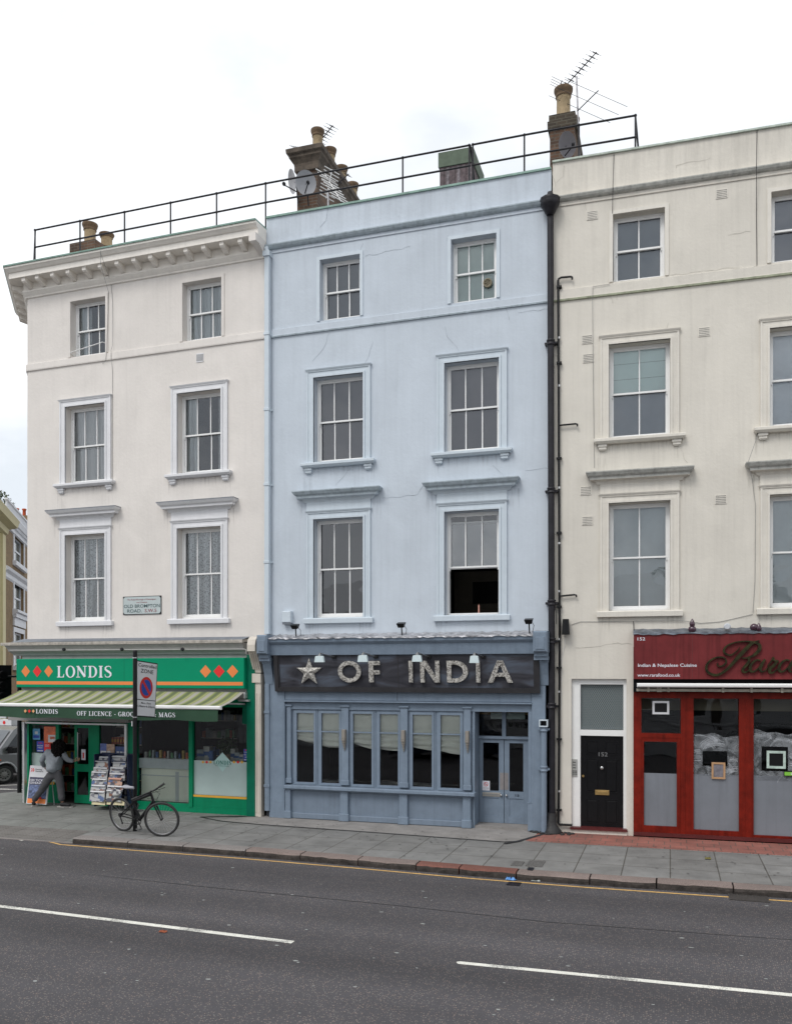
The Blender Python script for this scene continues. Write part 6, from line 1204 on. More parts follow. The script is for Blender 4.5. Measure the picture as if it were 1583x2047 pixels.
def smears(p, a, b, zlo, zhi, hole, seed):
    random.seed(seed); q = MB(); k = 14
    hx0, hx1, hz0, hz1 = hole
    for (xa, xb, z0, z1) in ((a, hx0, zlo, zhi), (hx1, b, zlo, zhi), (hx0, hx1, hz1, zhi), (hx0, hx1, zlo, hz0)):
        if xb-xa < .02 or z1-z0 < .02: continue
        top = [xa+(xb-xa)*i/k for i in range(k+1)]
        q.v += [(x, .004, z0) for x in top]+[(x, .004, z1+(.03*sin(x*7)+.02*sin(x*17) if z1 == zhi else 0)) for x in top]; o = len(q.v)-2*(k+1)
        for i in range(k): q.f.append((o+i, o+i+1, o+k+2+i, o+k+1+i)); q.m.append(0); q.sm.append(False)
    e = 0
    for _ in range(15):
        cx, cz = random.uniform(a, b), random.uniform(zlo-.1, zhi-.25); r = random.uniform(.16, .42); a0 = random.choice((10, 40, 70, 100))+random.uniform(-20, 20); an = random.uniform(50, 100); n_l = random.randint(3, 7)
        for rep in range(n_l):
            rr_ = r+rep*random.uniform(.016, .024); A, Bq = _arc(cx, cz, rr_, rr_*.8, a0+rep*2, a0+an-rep*3, .009, .008, 14)
            keep_ = [i for i, (x, z) in enumerate(A) if a+.004 < x < b-.004 and zlo-.05 < z < zhi and not (hx0-.02 < x < hx1+.02 and hz0-.02 < z < hz1+.02)]
            if len(keep_) > 4 and keep_[-1]-keep_[0] == len(keep_)-1: q.strip([A[i] for i in keep_], [Bq[i] for i in keep_], .002-e*.0001, .002-e*.0001, 1); e += 1
    q.build('whitewash_smears', [M_SM, M_SM2], p)
pz = lambda px, py: rz(px, py)
smears(RP[2][0], RP[2][1], RP[2][2], pz(1430, 1552), pz(1430, 1470), (r_(1404), r_(1454), pz(1430, 1532), pz(1430, 1502)), 4)
smears(RP[3][0], RP[3][1], RP[3][2], pz(1545, 1562), pz(1545, 1464), (r_(1522), r_(1575), pz(1545, 1542), pz(1545, 1493)), 5)
# small frames hung on the glass
def frame_(a, b, c, d, w_, m, label, inner, y=-.012):
    t = thing('picture_frame', label, 'frame', R, (r_(a)+r_(b))/2, y, rz(a, d)); q = MB(); q.ring(r_(a), r_(b), rz(a, d), rz(a, c), w_, y-.02, y, 0); q.build('frame', m, t)
    q = MB(); q.add([(r_(a)+w_, y-.006, rz(a, d)+w_), (r_(b)-w_, y-.006, rz(a, d)+w_), (r_(b)-w_, y-.006, rz(a, c)-w_), (r_(a)+w_, y-.006, rz(a, c)-w_)], [(0, 1, 2, 3)]); q.build('panel', inner, t)
frame_(1304, 1337.5, 1401.5, 1428, .04, M_WP, 'white square vent frame in the small upper window of the red front', M_BLK)
frame_(1422, 1449.5, 1524, 1557, .035, mat('pale_wood', (.42, .25, .13), .6, .15, 10), 'pale wooden frame fixed on the whitewashed middle window', mat('smeared_panel', (.17, .16, .18), .5, .5, 9))
frame_(1532, 1570, 1501, 1536, .045, mat('mint_tape', (.42, .52, .47), .7, .3, 14), 'square of pale tape on the right whitewashed window', M_BLK)
q = MB(); q.box(r_(1566), r_(1610), -.03, -.01, rz(1575, 1552), rz(1575, 1541.5), 0); q.box(r_(1567.5), r_(1609), -.033, -.03, rz(1575, 1550.5), rz(1575, 1543.5), 1); q.text('OPEN', r_(1580), r_(1600), rz(1575, 1549), rz(1575, 1545), -.0345, 2); q.build('window_plate', [M_BLK, mat('lime_green', (.20, .50, .05), .5), M_WTXT], at=(R, r_(1566), -.03, rz(1575, 1552)), label='lime green plate on the rightmost red window', cat='sign')
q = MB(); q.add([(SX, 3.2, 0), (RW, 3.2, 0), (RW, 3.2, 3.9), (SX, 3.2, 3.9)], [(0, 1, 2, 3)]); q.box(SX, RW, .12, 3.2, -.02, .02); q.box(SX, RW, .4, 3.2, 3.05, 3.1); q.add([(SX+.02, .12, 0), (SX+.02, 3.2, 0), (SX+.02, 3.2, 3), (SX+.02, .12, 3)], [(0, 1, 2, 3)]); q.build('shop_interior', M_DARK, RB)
q = MB(); q.box(SX+.1, RW-.1, .35, .4, rz(1430, 1421, -.35), 3.0); q.build('inner_pelmet', mat('olive_pelmet', (.16, .14, .10), .9), RB)
# lamps on the fascia
for (a, z, m, lab) in ((1383.5, 1256, mat('purple_bulb', (.05, .018, .035), .25, coat=.5), 'dark purple spot lamp on the left of the red fascia'), (1507, 1252, MC['purple_bulb'], 'dark purple spot lamp on the right of the red fascia')):
    n_ = .2; x, zz = R.p(a, z, n_); t = thing('spot_lamp', lab, 'lamp', R, x, -n_, zz-.1, 'purple spot lamps on the red fascia'); q = MB(); q.ball((x, -n_, zz-.02), (.075, .075, .07)); q.build('base_globe', m, t)
    q = MB(); dxx = 0 if a < 1400 else .08; q.lathe(x+dxx, -n_-.02, [(.02, 0), (.05, .03), (.052, .07), (.03, .12), (.006, .16)], 14, 0, zz+.02 if dxx == 0 else zz-.10); q.build('lamp_head', m, t)
q = MB(); x, zz = R.p(1453, 1253, .2); q.lathe(x, -.28, [(.045, 0), (.062, .01), (.062, .06), (.03, .09), (.02, .16)], 16, 0, zz, 'y'); q.build('bulkhead_lamp', mat('grey_lamp', (.5, .52, .55), .4), at=(R, x, -.2, zz), label='small round grey lamp between the two purple spot lamps', cat='lamp')

# ================================================================== things fixed to walls and roofs
# railing along the parapet
RL = thing('roof_railing', 'black tubular guard railing along the parapets of the terrace', 'railing', B, 0, .3, 12.9)
rzt_, rzm = 14.28, 13.85
def rp(fr, px, z, n=-.3): x = fr.x(px, n); w_ = fr.world(x, -n, z); lx = w_[0]-B.o[0]; ly = w_[1]-B.o[1]; return (lx, ly, z)
pts = [(L, 70), (L, 160), (L, 249), (L, 341), (L, 433), (B, 531), (B, 656), (B, 805), (B, 938)]; pts2 = [(B, 945), (B, 1048), (R, 1157), (R, 1270)]
for P_ in (pts, pts2):
    for z in (rzt_, rzm): q = MB(); q.tube([rp(f, p, z) for f, p in P_], .021, 8); q.build('rail', M_IRON, RL)
    for f, p in P_:
        if (f is B and p == 656): continue
        a = rp(f, p, rzt_); b = rp(f, p, 12.9); q = MB(); q.tube([b, a], .019, 8); q.ball(a, .032); q.ball((a[0], a[1], rzm), .03); q.build('post', M_IRON, RL)
for f, p, d in ((L, 70, -.72), (R, 1270, .12)):
    a = rp(f, p, rzt_); q = MB(); q.tube([(a[0], a[1]+.01, a[2]), (a[0]+d, a[1]+.75, 12.95)], .019, 8); q.build('brace', M_IRON, RL)
a = rp(B, 940, rzt_); q = MB(); q.tube([(a[0], a[1], a[2]), (a[0]+.02, a[1]+.8, 12.95)], .019, 8); q.build('brace', M_IRON, RL)

def downpipe(fr, px, ztop, zbot, r, collars, m, label, hopper=None, n=.10, group=None, square=False, bend=None, dxpx=0):
    x = fr.x(px, n); t = thing('downpipe', label, 'downpipe', fr, x, -n, zbot, group); q = MB(); x1 = fr.x(px+dxpx, n)
    if square: q.bev(x-r, x+r, -n-r, -n+r, zbot, ztop, .006)
    else: q.tube([(x, -n, ztop), (x1, -n, zbot)], r, 12)
    q.build('pipe', m, t)
    for z in collars:
        q = MB(); f = (ztop-z)/(ztop-zbot); xx = x+(x1-x)*f
        if square: q.bev(xx-r-.012, xx+r+.012, -n-r-.012, -n+r, z-.03, z+.03, .005); q.box(xx-r-.04, xx+r+.04, -n+r-.01, 0, z-.018, z+.018)
        else: q.lathe(xx, -n, [(r*1.05, -.05), (r*1.3, -.045), (r*1.3, -.02), (r*1.15, -.015), (r*1.15, .02), (r*1.3, .03), (r*1.3, .06), (r*1.05, .07)], 14, 0, z); q.box(xx-r*1.9, xx+r*1.9, -n+.0, -.0, z-.02, z+.02)
        q.build('collar', m, t)
    if hopper:
        q = MB(); q.lathe(x, -n-.04, [(r*1.1, -.22), (r*1.7, -.16), (r*2.1, -.10), (r*2.8, -.04), (r*3.0, .02), (r*2.9, .06), (r*3.2, .10), (r*2.6, .12), (r*1.2, .16), (r*.8, .24)], 10, 0, hopper); q.build('hopper', m, t)
    return t
DP = downpipe(B, 1100, 12.35, .05, .064, [B.z(1101, 686, .1), B.z(1101, 982, .1), B.z(1102, 1206, .1), B.z(1103, 1282, .1), B.z(1104, 1412, .1)], M_IRON, 'thick black cast iron downpipe between the blue and cream buildings', hopper=12.52, n=.12, dxpx=3.5)
q = MB(); xb_ = B.x(1103.5, .12); q.lathe(xb_, -.13, [(.19, 0), (.17, .06), (.12, .14), (.10, .22), (.085, .4)], 12, 0, 0.01); random.seed(4)
q.v = [(x+random.uniform(-.02, .02), y+random.uniform(-.02, .02), z) for x, y, z in q.v]; q.build('tar_base', M_TAR, DP)
q = MB(); 
for k in range(26): a = random.uniform(0, 6.3); r = random.uniform(.12, .34); q.ball((xb_+r*cos(a)*1.2, -.14+r*sin(a)*.6-.03, .02), (random.uniform(.02, .07), random.uniform(.02, .06), .02), 0, 7, 4)
q.build('tar_patch', M_TAR, at=(B, xb_, -.14, 0), label='spilled black tar around the foot of the thick downpipe', cat='tar')
M_DPB = M_WBT
DQ = downpipe(B, 535, B.z(535, 510, .08), 4.05, .055, [B.z(535, 668, .08), B.z(535, 819, .08), B.z(535, 969, .08), B.z(535, 1124, .08)], M_DPB, 'pale blue downpipe on the joint of white and blue walls', n=.08, square=True)
q = MB(); x = B.x(535, .08); z = B.z(535, 508, .08); q.box(x-.08, x+.08, -.17, 0, z-.06, z+.05); q.tube([(x-.0, -.08, z+.05), (x-.03, -.10, z+.12), (x-.02, -.02, z+.18)], .05, 8); q.build('hopper', M_DPB, DQ)
downpipe(B, 535.5, 2.95, .15, .055, [B.z(535, 1424, .1), B.z(535, 1571, .1)], M_SHB, 'blue downpipe beside the left pilaster of the restaurant front', n=.10, square=True)
DS = downpipe(B, 1087, B.z(1087, 1454, .2), .03, .06, [B.z(1087, 1458, .2), B.z(1087, 1538, .2)], M_SHB, 'short blue downpipe with open box top right of the restaurant door', n=.2)
x = B.x(1087, .2); z = B.z(1087, 1446, .2); q = MB(); q.ring(x-.085, x+.085, z-.07, z+.07, .02, -.29, -.14, 0); q.box(x-.064, x+.064, -.15, -.14, z-.049, z+.049, 1); q.build('hopper', [M_WBT, M_BLK], DS)
# thin black waste pipe on the cream house
WP_ = thing('waste_pipe', 'thin black waste pipe with side branches on the cream wall', 'pipe', R, R.x(1119, .06), -.06, .2); n_ = .06
def RP3(px, py, n=n_): x, z = R.p(px, py, n); return (x, -n, z)
q = MB(); q.tube([RP3(1143.5, 558), RP3(1143.5, 553.5), RP3(1141, 552.5), RP3(1122, 554), RP3(1116.5, 557), RP3(1115.5, 562)], .02, 8); q.tube([RP3(1115.5, 560), RP3(1117, 900), RP3(1118.5, 1300), RP3(1117, 1560), RP3(1116, 1646), RP3(1119, 1649), RP3(1144, 1650)], .024, 8); q.build('pipe', M_BLK, WP_)
for y0, x1 in ((848, 1154), (1190, 1152)): q = MB(); q.tube([RP3(1117, y0+2), RP3(x1-4, y0-1), RP3(x1, y0), RP3(x1, y0+4)], .018, 8); q.build('branch', M_BLK, WP_)
for y in (573, 725, 916, 1065, 1213, 1335, 1478, 1620): q = MB(); x, _, z = RP3(1117.5, y); q.box(x-.05, x+.05, -.09, 0, z-.018, z+.018); q.build('clip', M_BLK, WP_)
for y in (675, 771, 975, 1086, 1182, 1278, 1383, 1582): q = MB(); x, _, z = RP3(1117.5, y); q.lathe(x, -n_, [(.027, -.02), (.027, .02)], 10, 0, z); q.build('joint', M_ALU, WP_)
# floodlights etc.
for i, px in enumerate((590, 802, 1057)):
    py = (1252.5, 1249.5, 1242)[i]; n_ = .33; x, z = B.p(px, py, n_); t = thing('floodlight', ['black floodlight under the left blue window', 'black floodlight midway between the two blue windows', 'black floodlight at the right end of the blue wall'][i], 'floodlight', B, x, -n_, 3.98, 'black floodlights over the restaurant cornice')
    q = MB(); q.add([(x-.085, -n_-.08, z+.02), (x+.085, -n_-.08, z+.02), (x+.085, -n_+.06, z+.06), (x-.085, -n_+.06, z+.06), (x-.06, -n_-.03, z-.06), (x+.06, -n_-.03, z-.06), (x+.06, -n_+.05, z-.03), (x-.06, -n_+.05, z-.03)], [(0, 1, 2, 3), (4, 7, 6, 5), (0, 4, 5, 1), (1, 5, 6, 2), (2, 6, 7, 3), (3, 7, 4, 0)]); q.build('head', M_BLK, t)
    q = MB(); q.tube([(x, -n_+.02, z-.05), (x+.01, -n_+.03, 3.98)], .015, 6); q.tube([(x+.06, -n_+.02, z-.02), (x+.09, -n_+.08, z-.08), (x+.04, -n_+.2, 4.0)], .006, 5); q.build('bracket', M_BLK, t)
x0, z0_ = B.p(566, 1248, .05); x1, z1_ = B.p(588, 1222, .05); q = MB(); q.bev(x0, x1-.05, -.13, 0, z0_+.03, z1_, .015, 0); q.box(x0+.01, x1-.06, -.11, 0, z0_-.01, z0_+.03, 1); q.build('alarm_box', [M_WBT, M_LEAD], at=(B, x0, 0, z0_), label='pale blue alarm box on the wall left of the blue first floor window', cat='alarm box')
x0, z0_ = R.p(1123.5, 1269, .1); x1, z1_ = R.p(1139, 1238, .1); q = MB(); q.prism([(x0+.02, z1_), (x1-.02, z1_), (x1, z0_), (x0, z0_)], -.2, -.05); q.box(x0+.04, x1-.04, -.05, 0, z0_+.08, z1_-.04); q.build('wall_lantern', M_BLK, at=(R, x0, -.1, z0_), label='black tapered wall lantern on the cream wall beside the thick downpipe', cat='lantern')
cable(R, [(1131, 1271, .05), (1129, 1290), (1123, 1315), (1122, 1420)], .005, 'thin white cable hanging from the black lantern', M_WH)
cable(R, [(1266, 1242, .02), (1267, 1262, .1)], .008, 'short dark cable stub at the corner of the red fascia', M_IRON)
cable(B, [(1101, 1180, .05), (1112, 1225, .05), (1112, 1248, .05)], .006, 'thin black cable looping beside the thick downpipe', M_IRON)

# satellite dishes
def dish(fr, px, py, n, rad, az, label, m=None):
    x, z = fr.p(px, py, n); t = thing('satellite_dish', label, 'satellite dish', fr, x, -n, z-rad, 'satellite dishes on the chimneys')
    D = Matrix.Rotation(radians(az), 3, 'Z') @ Matrix.Rotation(radians(14), 3, 'X')
    q = MB(); vs = []; k = 24
    for i in range(7):
        r = rad*i/6
        for j in range(k): a = 2*pi*j/k; p = D @ Vector((r*cos(a)*.92, -.25*(r*r)/rad+.0, r*sin(a))); vs.append((x+p.x, -n+p.y, z+p.z))
    q.add(vs, [(i*k+j, (i+1)*k+j, (i+1)*k+(j+1) % k, i*k+(j+1) % k) for i in range(6) for j in range(k)], 0, True); q.build('reflector', m or mat('dish_grey', (.15, .145, .16), .6, .1, 6, spec=.2), t)
    f = D @ Vector((0.0, -rad*1.05, -rad*.25)); b = D @ Vector((0, 0, -rad*.9)); q = MB(); q.tube([(x+b.x, -n+b.y, z+b.z), (x+f.x, -n+f.y, z+f.z)], .014, 6); q.ball((x+f.x, -n+f.y, z+f.z+.02), (.04, .06, .045)); q.build('feed_arm', M_IRON, t)
    q = MB(); q.tube([(x, -n+.01, z), (x, -n+.12, z-.1), (x+.0, -n+.2, z-rad-.15)], .018, 6); q.build('mast', M_IRON, t)
M_DL = mat('dish_pale', (.34, .34, .36), .5, .08, 5)
dish(B, 610, 366, -1.1, .27, 38, 'pale satellite dish in front of the middle chimney, right of two', M_DL)
dish(B, 589, 362, -1.25, .27, -50, 'pale satellite dish left of the middle chimney brickwork', M_DL)
dish(B, 1130, 290, -1.25, .26, 48, 'grey satellite dish on the brick chimney right of the blue roof')

def aerial(fr, p0, p1, n0, n1, elems, elen, edir, label, mast=None, pale=False, vert=False, er=.005, plates=True):
    a = Vector((*[fr.p(*p0, n0)[0], -n0, fr.p(*p0, n0)[1]],)); b = Vector((fr.p(*p1, n1)[0], -n1, fr.p(*p1, n1)[1])); m = M_ALU if pale else M_IRON
    t = thing('tv_aerial', label, 'aerial', fr, *a); q = MB(); q.tube([a, b], .012, 6); q.build('boom', m, t); e = Vector(edir).normalized()
    for k in range(elems):
        c = a.lerp(b, (k+.3)/(elems-.4)); q = MB(); q.tube([c-e*elen/2, c+e*elen/2], er, 5)
        if plates: q.tube([c-e*.07, c+e*.07], .012, 5)
        q.build('element', m, t)
    if mast:
        P = [(fr.p(x, y, n)[0], -n, fr.p(x, y, n)[1]) for x, y, n in mast]; q = MB(); q.tube(P, .02, 8); q.build('mast', mat('galvanised', (.45, .44, .46), .5, .3, 12, metal=.3), t)
aerial(B, (638, 284), (665, 250), -2.2, -1.9, 7, .36, (.8, .1, -.5), 'small aerial rising right of the middle chimney pot', mast=[(638, 286, -2.2), (636, 330, -2.2)])
aerial(B, (588, 295), (606, 298), -3.2, -3.2, 5, .34, (.8, .1, -.5), 'thin aerial elements poking out left of the middle chimney pot', mast=[(606, 298, -3.2), (608, 320, -3.2)], plates=False)
aerial(B, (648, 345), (682, 402), -.9, -.6, 9, .50, (.8, .1, -.52), 'pale ladder aerial in front of the middle chimney side', pale=True, er=.013, mast=[(656, 378, -.8), (656, 412, -.8)], plates=False)
aerial(B, (664, 338), (652, 396), -.8, -.8, 9, .40, (.8, .2, -.5), 'pale ladder aerial hanging right of the other ladder aerial', pale=True, er=.012, plates=False)
aerial(B, (668, 372), (697, 347), -1, -1, 4, .24, (.8, .1, -.55), 'small dark aerial between the middle chimney pots')
aerial(B, (1132, 169), (1192.5, 103), -1.9, -1.5, 9, .30, (.8, .1, -.5), 'long dark aerial on the mast above the right chimney', mast=[(1152.5, 152, -1.7), (1156, 258, -1.7), (1158, 320, -1.7)], er=.004)
aerial(B, (1153, 222), (1196, 180), -1.7, -1.4, 3, 1.5, (.8, .1, -.46), 'wide dark aerial with long thin rods below the mast top', er=.005, plates=False)
aerial(B, (1118, 178), (1123, 160), -1.9, -1.9, 4, .5, (.8, .1, -.5), 'thin aerial rods left of the right chimney pot', er=.005, plates=False)

# ================================================================== street furniture
# controlled zone sign on its post
PX, PY = gnd(270, 1662); t = thing('sign_post', 'black post with a controlled zone sign on the pavement', 'sign post', WLD, PX, PY, 0)
q = MB(); q.tube([(PX, PY, -.02), (PX, PY, 3.62)], .044, 14); q.lathe(PX, PY, [(.046, 0), (.046, .03), (.02, .035)], 14, 0, 3.62); q.build('post', M_BLK, t)
for z in (3.50, 2.30): q = MB(); q.lathe(PX, PY, [(.050, -.012), (.050, .012)], 14, 0, z); q.build('clamp', M_STEEL, t)
q = MB(); q.box(PX-.046, PX-.03, PY-.055, PY-.04, 2.12, 2.22); q.build('sticker', M_WP, t)
# plate: turned away from the road, slightly tilted
e1 = Vector((cos(radians(88)), sin(radians(88)), 0)); tilt = radians(-5)
e1t = (e1*cos(tilt)+Vector((0, 0, 1))*sin(tilt)); e2 = Vector((0, 0, 1))*cos(tilt)-e1*sin(tilt); nn = e1t.cross(e2).normalized()
wP, hP = .72, 1.14; O = Vector((PX, PY, 0))+e1*.055+Vector((0, 0, 3.455))-e2*hP
def plate(mb, pts, off, mi, th=0):
    P = [O+e1t*a*wP+e2*b*hP+nn*off for a, b in pts]; mb.add(P, [tuple(range(len(P)))], mi)
    if th:
        Q = [p-nn*th for p in P]; k = len(P); mb.add(P+Q, [(i, (i+1) % k, (i+1) % k+k, i+k) for i in range(k)]+[tuple(range(2*k-1, k-1, -1))], mi)
q = MB(); q.keep = True; plate(q, [(0, 0), (1, 0), (1, 1), (0, 1)], 0, 0, .02); plate(q, [(.03, .02), (.97, .02), (.97, .98), (.03, .98)], .003, 1); plate(q, [(.03, .30), (.97, .30), (.97, .312), (.03, .312)], .005, 0)
circ = lambda r, cz=.53: [(.5+r*cos(k*pi/18)/wP, cz+r*sin(k*pi/18)/hP) for k in range(36)]
plate(q, circ(.222), .0055, 2); plate(q, circ(.165), .007, 3)
c_, s_ = .152, .028; pts = []
for (a, b) in ((-c_+s_*.0, c_+.0), (-c_+.03, c_+.03)): pass
dd = .125; ww = .022; plate(q, [(.5+(-dd-ww)/wP, .53+(dd-ww)/hP), (.5+(dd-ww)/wP, .53+(-dd-ww)/hP), (.5+(dd+ww)/wP, .53+(-dd+ww)/hP), (.5+(-dd+ww)/wP, .53+(dd+ww)/hP)], .0085, 2)
def ptext(txt, a0, a1, b0, b1):
    vs, fs = font_mesh(txt); X = [v[0] for v in vs]; lo, hi = min(X), max(X); cap = .7; q.add([O+e1t*(a0+(v[0]-lo)/(hi-lo)*(a1-a0))*wP+e2*(b0+v[1]/cap*(b1-b0))*hP+nn*.006 for v in vs], fs, 0)
ptext('Controlled', .08, .94, .895, .955); ptext('ZONE', .2, .8, .79, .86); ptext('Mon', .30, .48, .235, .268); ptext('-', .50, .54, .235, .268); ptext('Sat', .56, .76, .235, .268); ptext('8.30am-6.30pm', .08, .94, .175, .21)
q.build('sign_plate', [M_BLK, M_WP, mat('sign_red', (.55, .02, .02), .4), mat('sign_blue', (.01, .06, .35), .4)], t)

# traffic signal at the side street
TX, TY = gnd(39, 1585); t = thing('traffic_signal', 'black traffic signal on a pole at the corner kerb', 'traffic light', WLD, TX, TY, 0)
q = MB(); q.tube([(TX, TY, -.1), (TX, TY, 3.3)], .057, 14); q.build('pole', M_BLK, t)
camv = Vector((-sin(TH), cos(TH), 0)); rt = Vector((cos(TH), sin(TH), 0))
hx, hy = TX-rt.x*.40-camv.x*.2, TY-rt.y*.40-camv.y*.2; q = MB()
ang = radians(62); D = Matrix.Rotation(ang, 3, 'Z')
def lb(mb, c, a, b, mi=0):
    o = len(mb.v); mb.box(a[0], b[0], a[1], b[1], a[2], b[2], mi)
    for i in range(o, len(mb.v)): p = D @ Vector(mb.v[i]); mb.v[i] = (c[0]+p.x, c[1]+p.y, p.z)
lb(q, (hx, hy), (-.16, -.02, 2.45), (.16, .22, 3.32)); lb(q, (hx, hy), (-.26, -.03, 2.38), (.26, -.021, 3.40))
q.build('signal_head', M_BLKM, t)
for z, mi in ((3.14, 'red_lens'), (2.86, 'amber_lens'), (2.58, 'green_lens')):
    q = MB(); a = MB(); a.lathe(0, 0, [(.105, -.20), (.11, -.03), (.10, -.03), (.095, -.20)], 16, 0, 0, 'y'); a.lathe(0, 0, [(.09, -.032), (.09, -.03)], 16, 1, 0, 'y')
    vs = []
    for v in a.v: p = D @ Vector((v[0], v[1], v[2])); vs.append((hx+p.x, hy+p.y, z+p.z))
    q.v = vs; q.f = a.f; q.m = a.m; q.sm = a.sm; q.build('lens_hood', [M_BLKM, mat(mi, {'r': (.10, .01, .01), 'a': (.12, .06, .01), 'g': (.01, .09, .05)}[mi[0]], .2)], t)
q = MB(); q.tube([(TX, TY, 3.1), (hx, hy, 3.1)], .03, 8); q.tube([(TX, TY, 2.55), (hx, hy, 2.55)], .03, 8); q.build('bracket', M_BLK, t)
q = MB(); sgx = TX-rt.x*.45; sgy = TY-rt.y*.45; q.box(sgx-.35, sgx+.13, sgy-.02, sgy+.01, 1.98, 2.16); 
q.build('small_sign', M_WP, t)

# A-board with newspaper poster
def aboard():
    n = .32; x0, x1 = L.x(57, n), L.x(97, n); zt, zb = L.z(77, 1532, n), .04; t = thing('poster_stand', 'white newspaper poster stand with orange and blue poster', 'poster stand', L, (x0+x1)/2, -n, 0)
    yb_, yt_ = -n-.08, -n+.06
    q = MB(); Y = lambda z: yb_+(yt_-yb_)*(z-zb)/(zt-zb)
    def sb(a, b, c, d, o, mi): q.add([(a, Y(c)-o, c), (b, Y(c)-o, c), (b, Y(d)-o, d), (a, Y(d)-o, d), (a, Y(c)+.03, c), (b, Y(c)+.03, c), (b, Y(d)+.03, d), (a, Y(d)+.03, d)], [(0, 1, 2, 3), (0, 4, 5, 1), (1, 5, 6, 2), (2, 6, 7, 3), (3, 7, 4, 0), (4, 7, 6, 5)], mi)
    sb(x0, x1, zb, zt, 0, 0); q.tube([(x1-.02, -n+.22, .0), (x1-.02, Y(zt)+.04, zt-.03)], .012, 5); q.tube([(x0+.02, -n+.22, .0), (x0+.02, Y(zt)+.04, zt-.03)], .012, 5); q.build('board', M_WP, t)
    q = MB(); H_ = zt-zb; W_ = x1-x0
    def f(a, b, c, d, mi, o=.003): q.add([(x0+a*W_, Y(zb+c*H_)-o, zb+c*H_), (x0+b*W_, Y(zb+c*H_)-o, zb+c*H_), (x0+b*W_, Y(zb+d*H_)-o, zb+d*H_), (x0+a*W_, Y(zb+d*H_)-o, zb+d*H_)], [(0, 1, 2, 3)], mi)
    f(.05, .95, .02, .70, 0); f(.05, .95, .15, .50, 1, .005); f(.05, .95, .02, .14, 2, .006)
    def tx(s_, a, b, c, d, mi):
        vs, fs = font_mesh(s_); X = [v[0] for v in vs]; lo, hi = min(X), max(X); q.add([(x0+(a+(v[0]-lo)/(hi-lo)*(b-a))*W_, Y(zb+(c+v[1]/.7*(d-c))*H_)-.008, zb+(c+v[1]/.7*(d-c))*H_) for v in vs], fs, mi)
    tx('100 TICKET', .08, .92, .595, .65, 3); tx('GIVEAWAY', .08, .92, .525, .58, 3); tx('Evening', .30, .62, .89, .925, 4); tx('Standard', .30, .68, .84, .875, 4)
    for a in (.06, .15): A = [(x0+(a+dx_)*W_, zb+dz_*H_) for dx_, dz_ in ((0, .84), (.045, .84), (.09, .885), (.045, .93), (0, .93), (.045, .885))]; q.add([(x, Y(z)-.005, z) for x, z in A], [tuple(range(6))], 5)
    q.add([(x0+.66*W_+.05*cos(k*pi/5), Y(zb+.16*H_)-.009, zb+.16*H_+.045*sin(k*pi/5)) for k in range(10)], [tuple(range(10))], 5)
    q.build('poster', [mat('dark_poster', (.05, .05, .09), .5, .3, 20), mat('photo_print', (.10, .13, .24), .5, .9, 16), M_ORG, M_WTXT, M_INK, M_REDV], t)
aboard()

# newspaper racks and papers
NR = thing('newspaper_rack', 'dark blue wire newspaper rack in two columns by the grocery door', 'newspaper rack', L, L.x(218, .3), -.3, 0)
M_RK = mat('rack_navy', (.012, .02, .06), .5)
cols_ = [(187, 211), (217, 249)]; n = .35
for c, (a, b) in enumerate(cols_):
    x0, x1 = L.x(a-2, n), L.x(b+4, n); q = MB(); q.box(x0, x0+.02, -.30, -.02, .05, 1.28); q.box(x1-.02, x1, -.30, -.02, .05, 1.28); q.box(x0+.02, x1-.02, -.04, -.02, .05, 1.3)
    for k in range(7): q.box(x0+.02, x1-.02, -.30, -.05, .17+k*.16, .18+k*.16)
    q.build('rack_frame', M_RK, NR)
    q = MB(); xx0, xx1 = L.x(a-4, .52), L.x(b-1, .52); q.prismx([(-.52, L.z(a, 1609, .52)), (-.50, L.z(a, 1598, .52)), (-.49, L.z(a, 1598, .52)), (-.51, L.z(a, 1609, .52))], xx0, xx1); q.text('THE DAILY NEWS' if c == 0 else 'DAILY PRESS', xx0+.03, xx1-.04, L.z(a, 1604, .525), L.z(a, 1602, .525), -.524, 1); q.build('header_strip', [M_CREAMP, M_INK], NR)
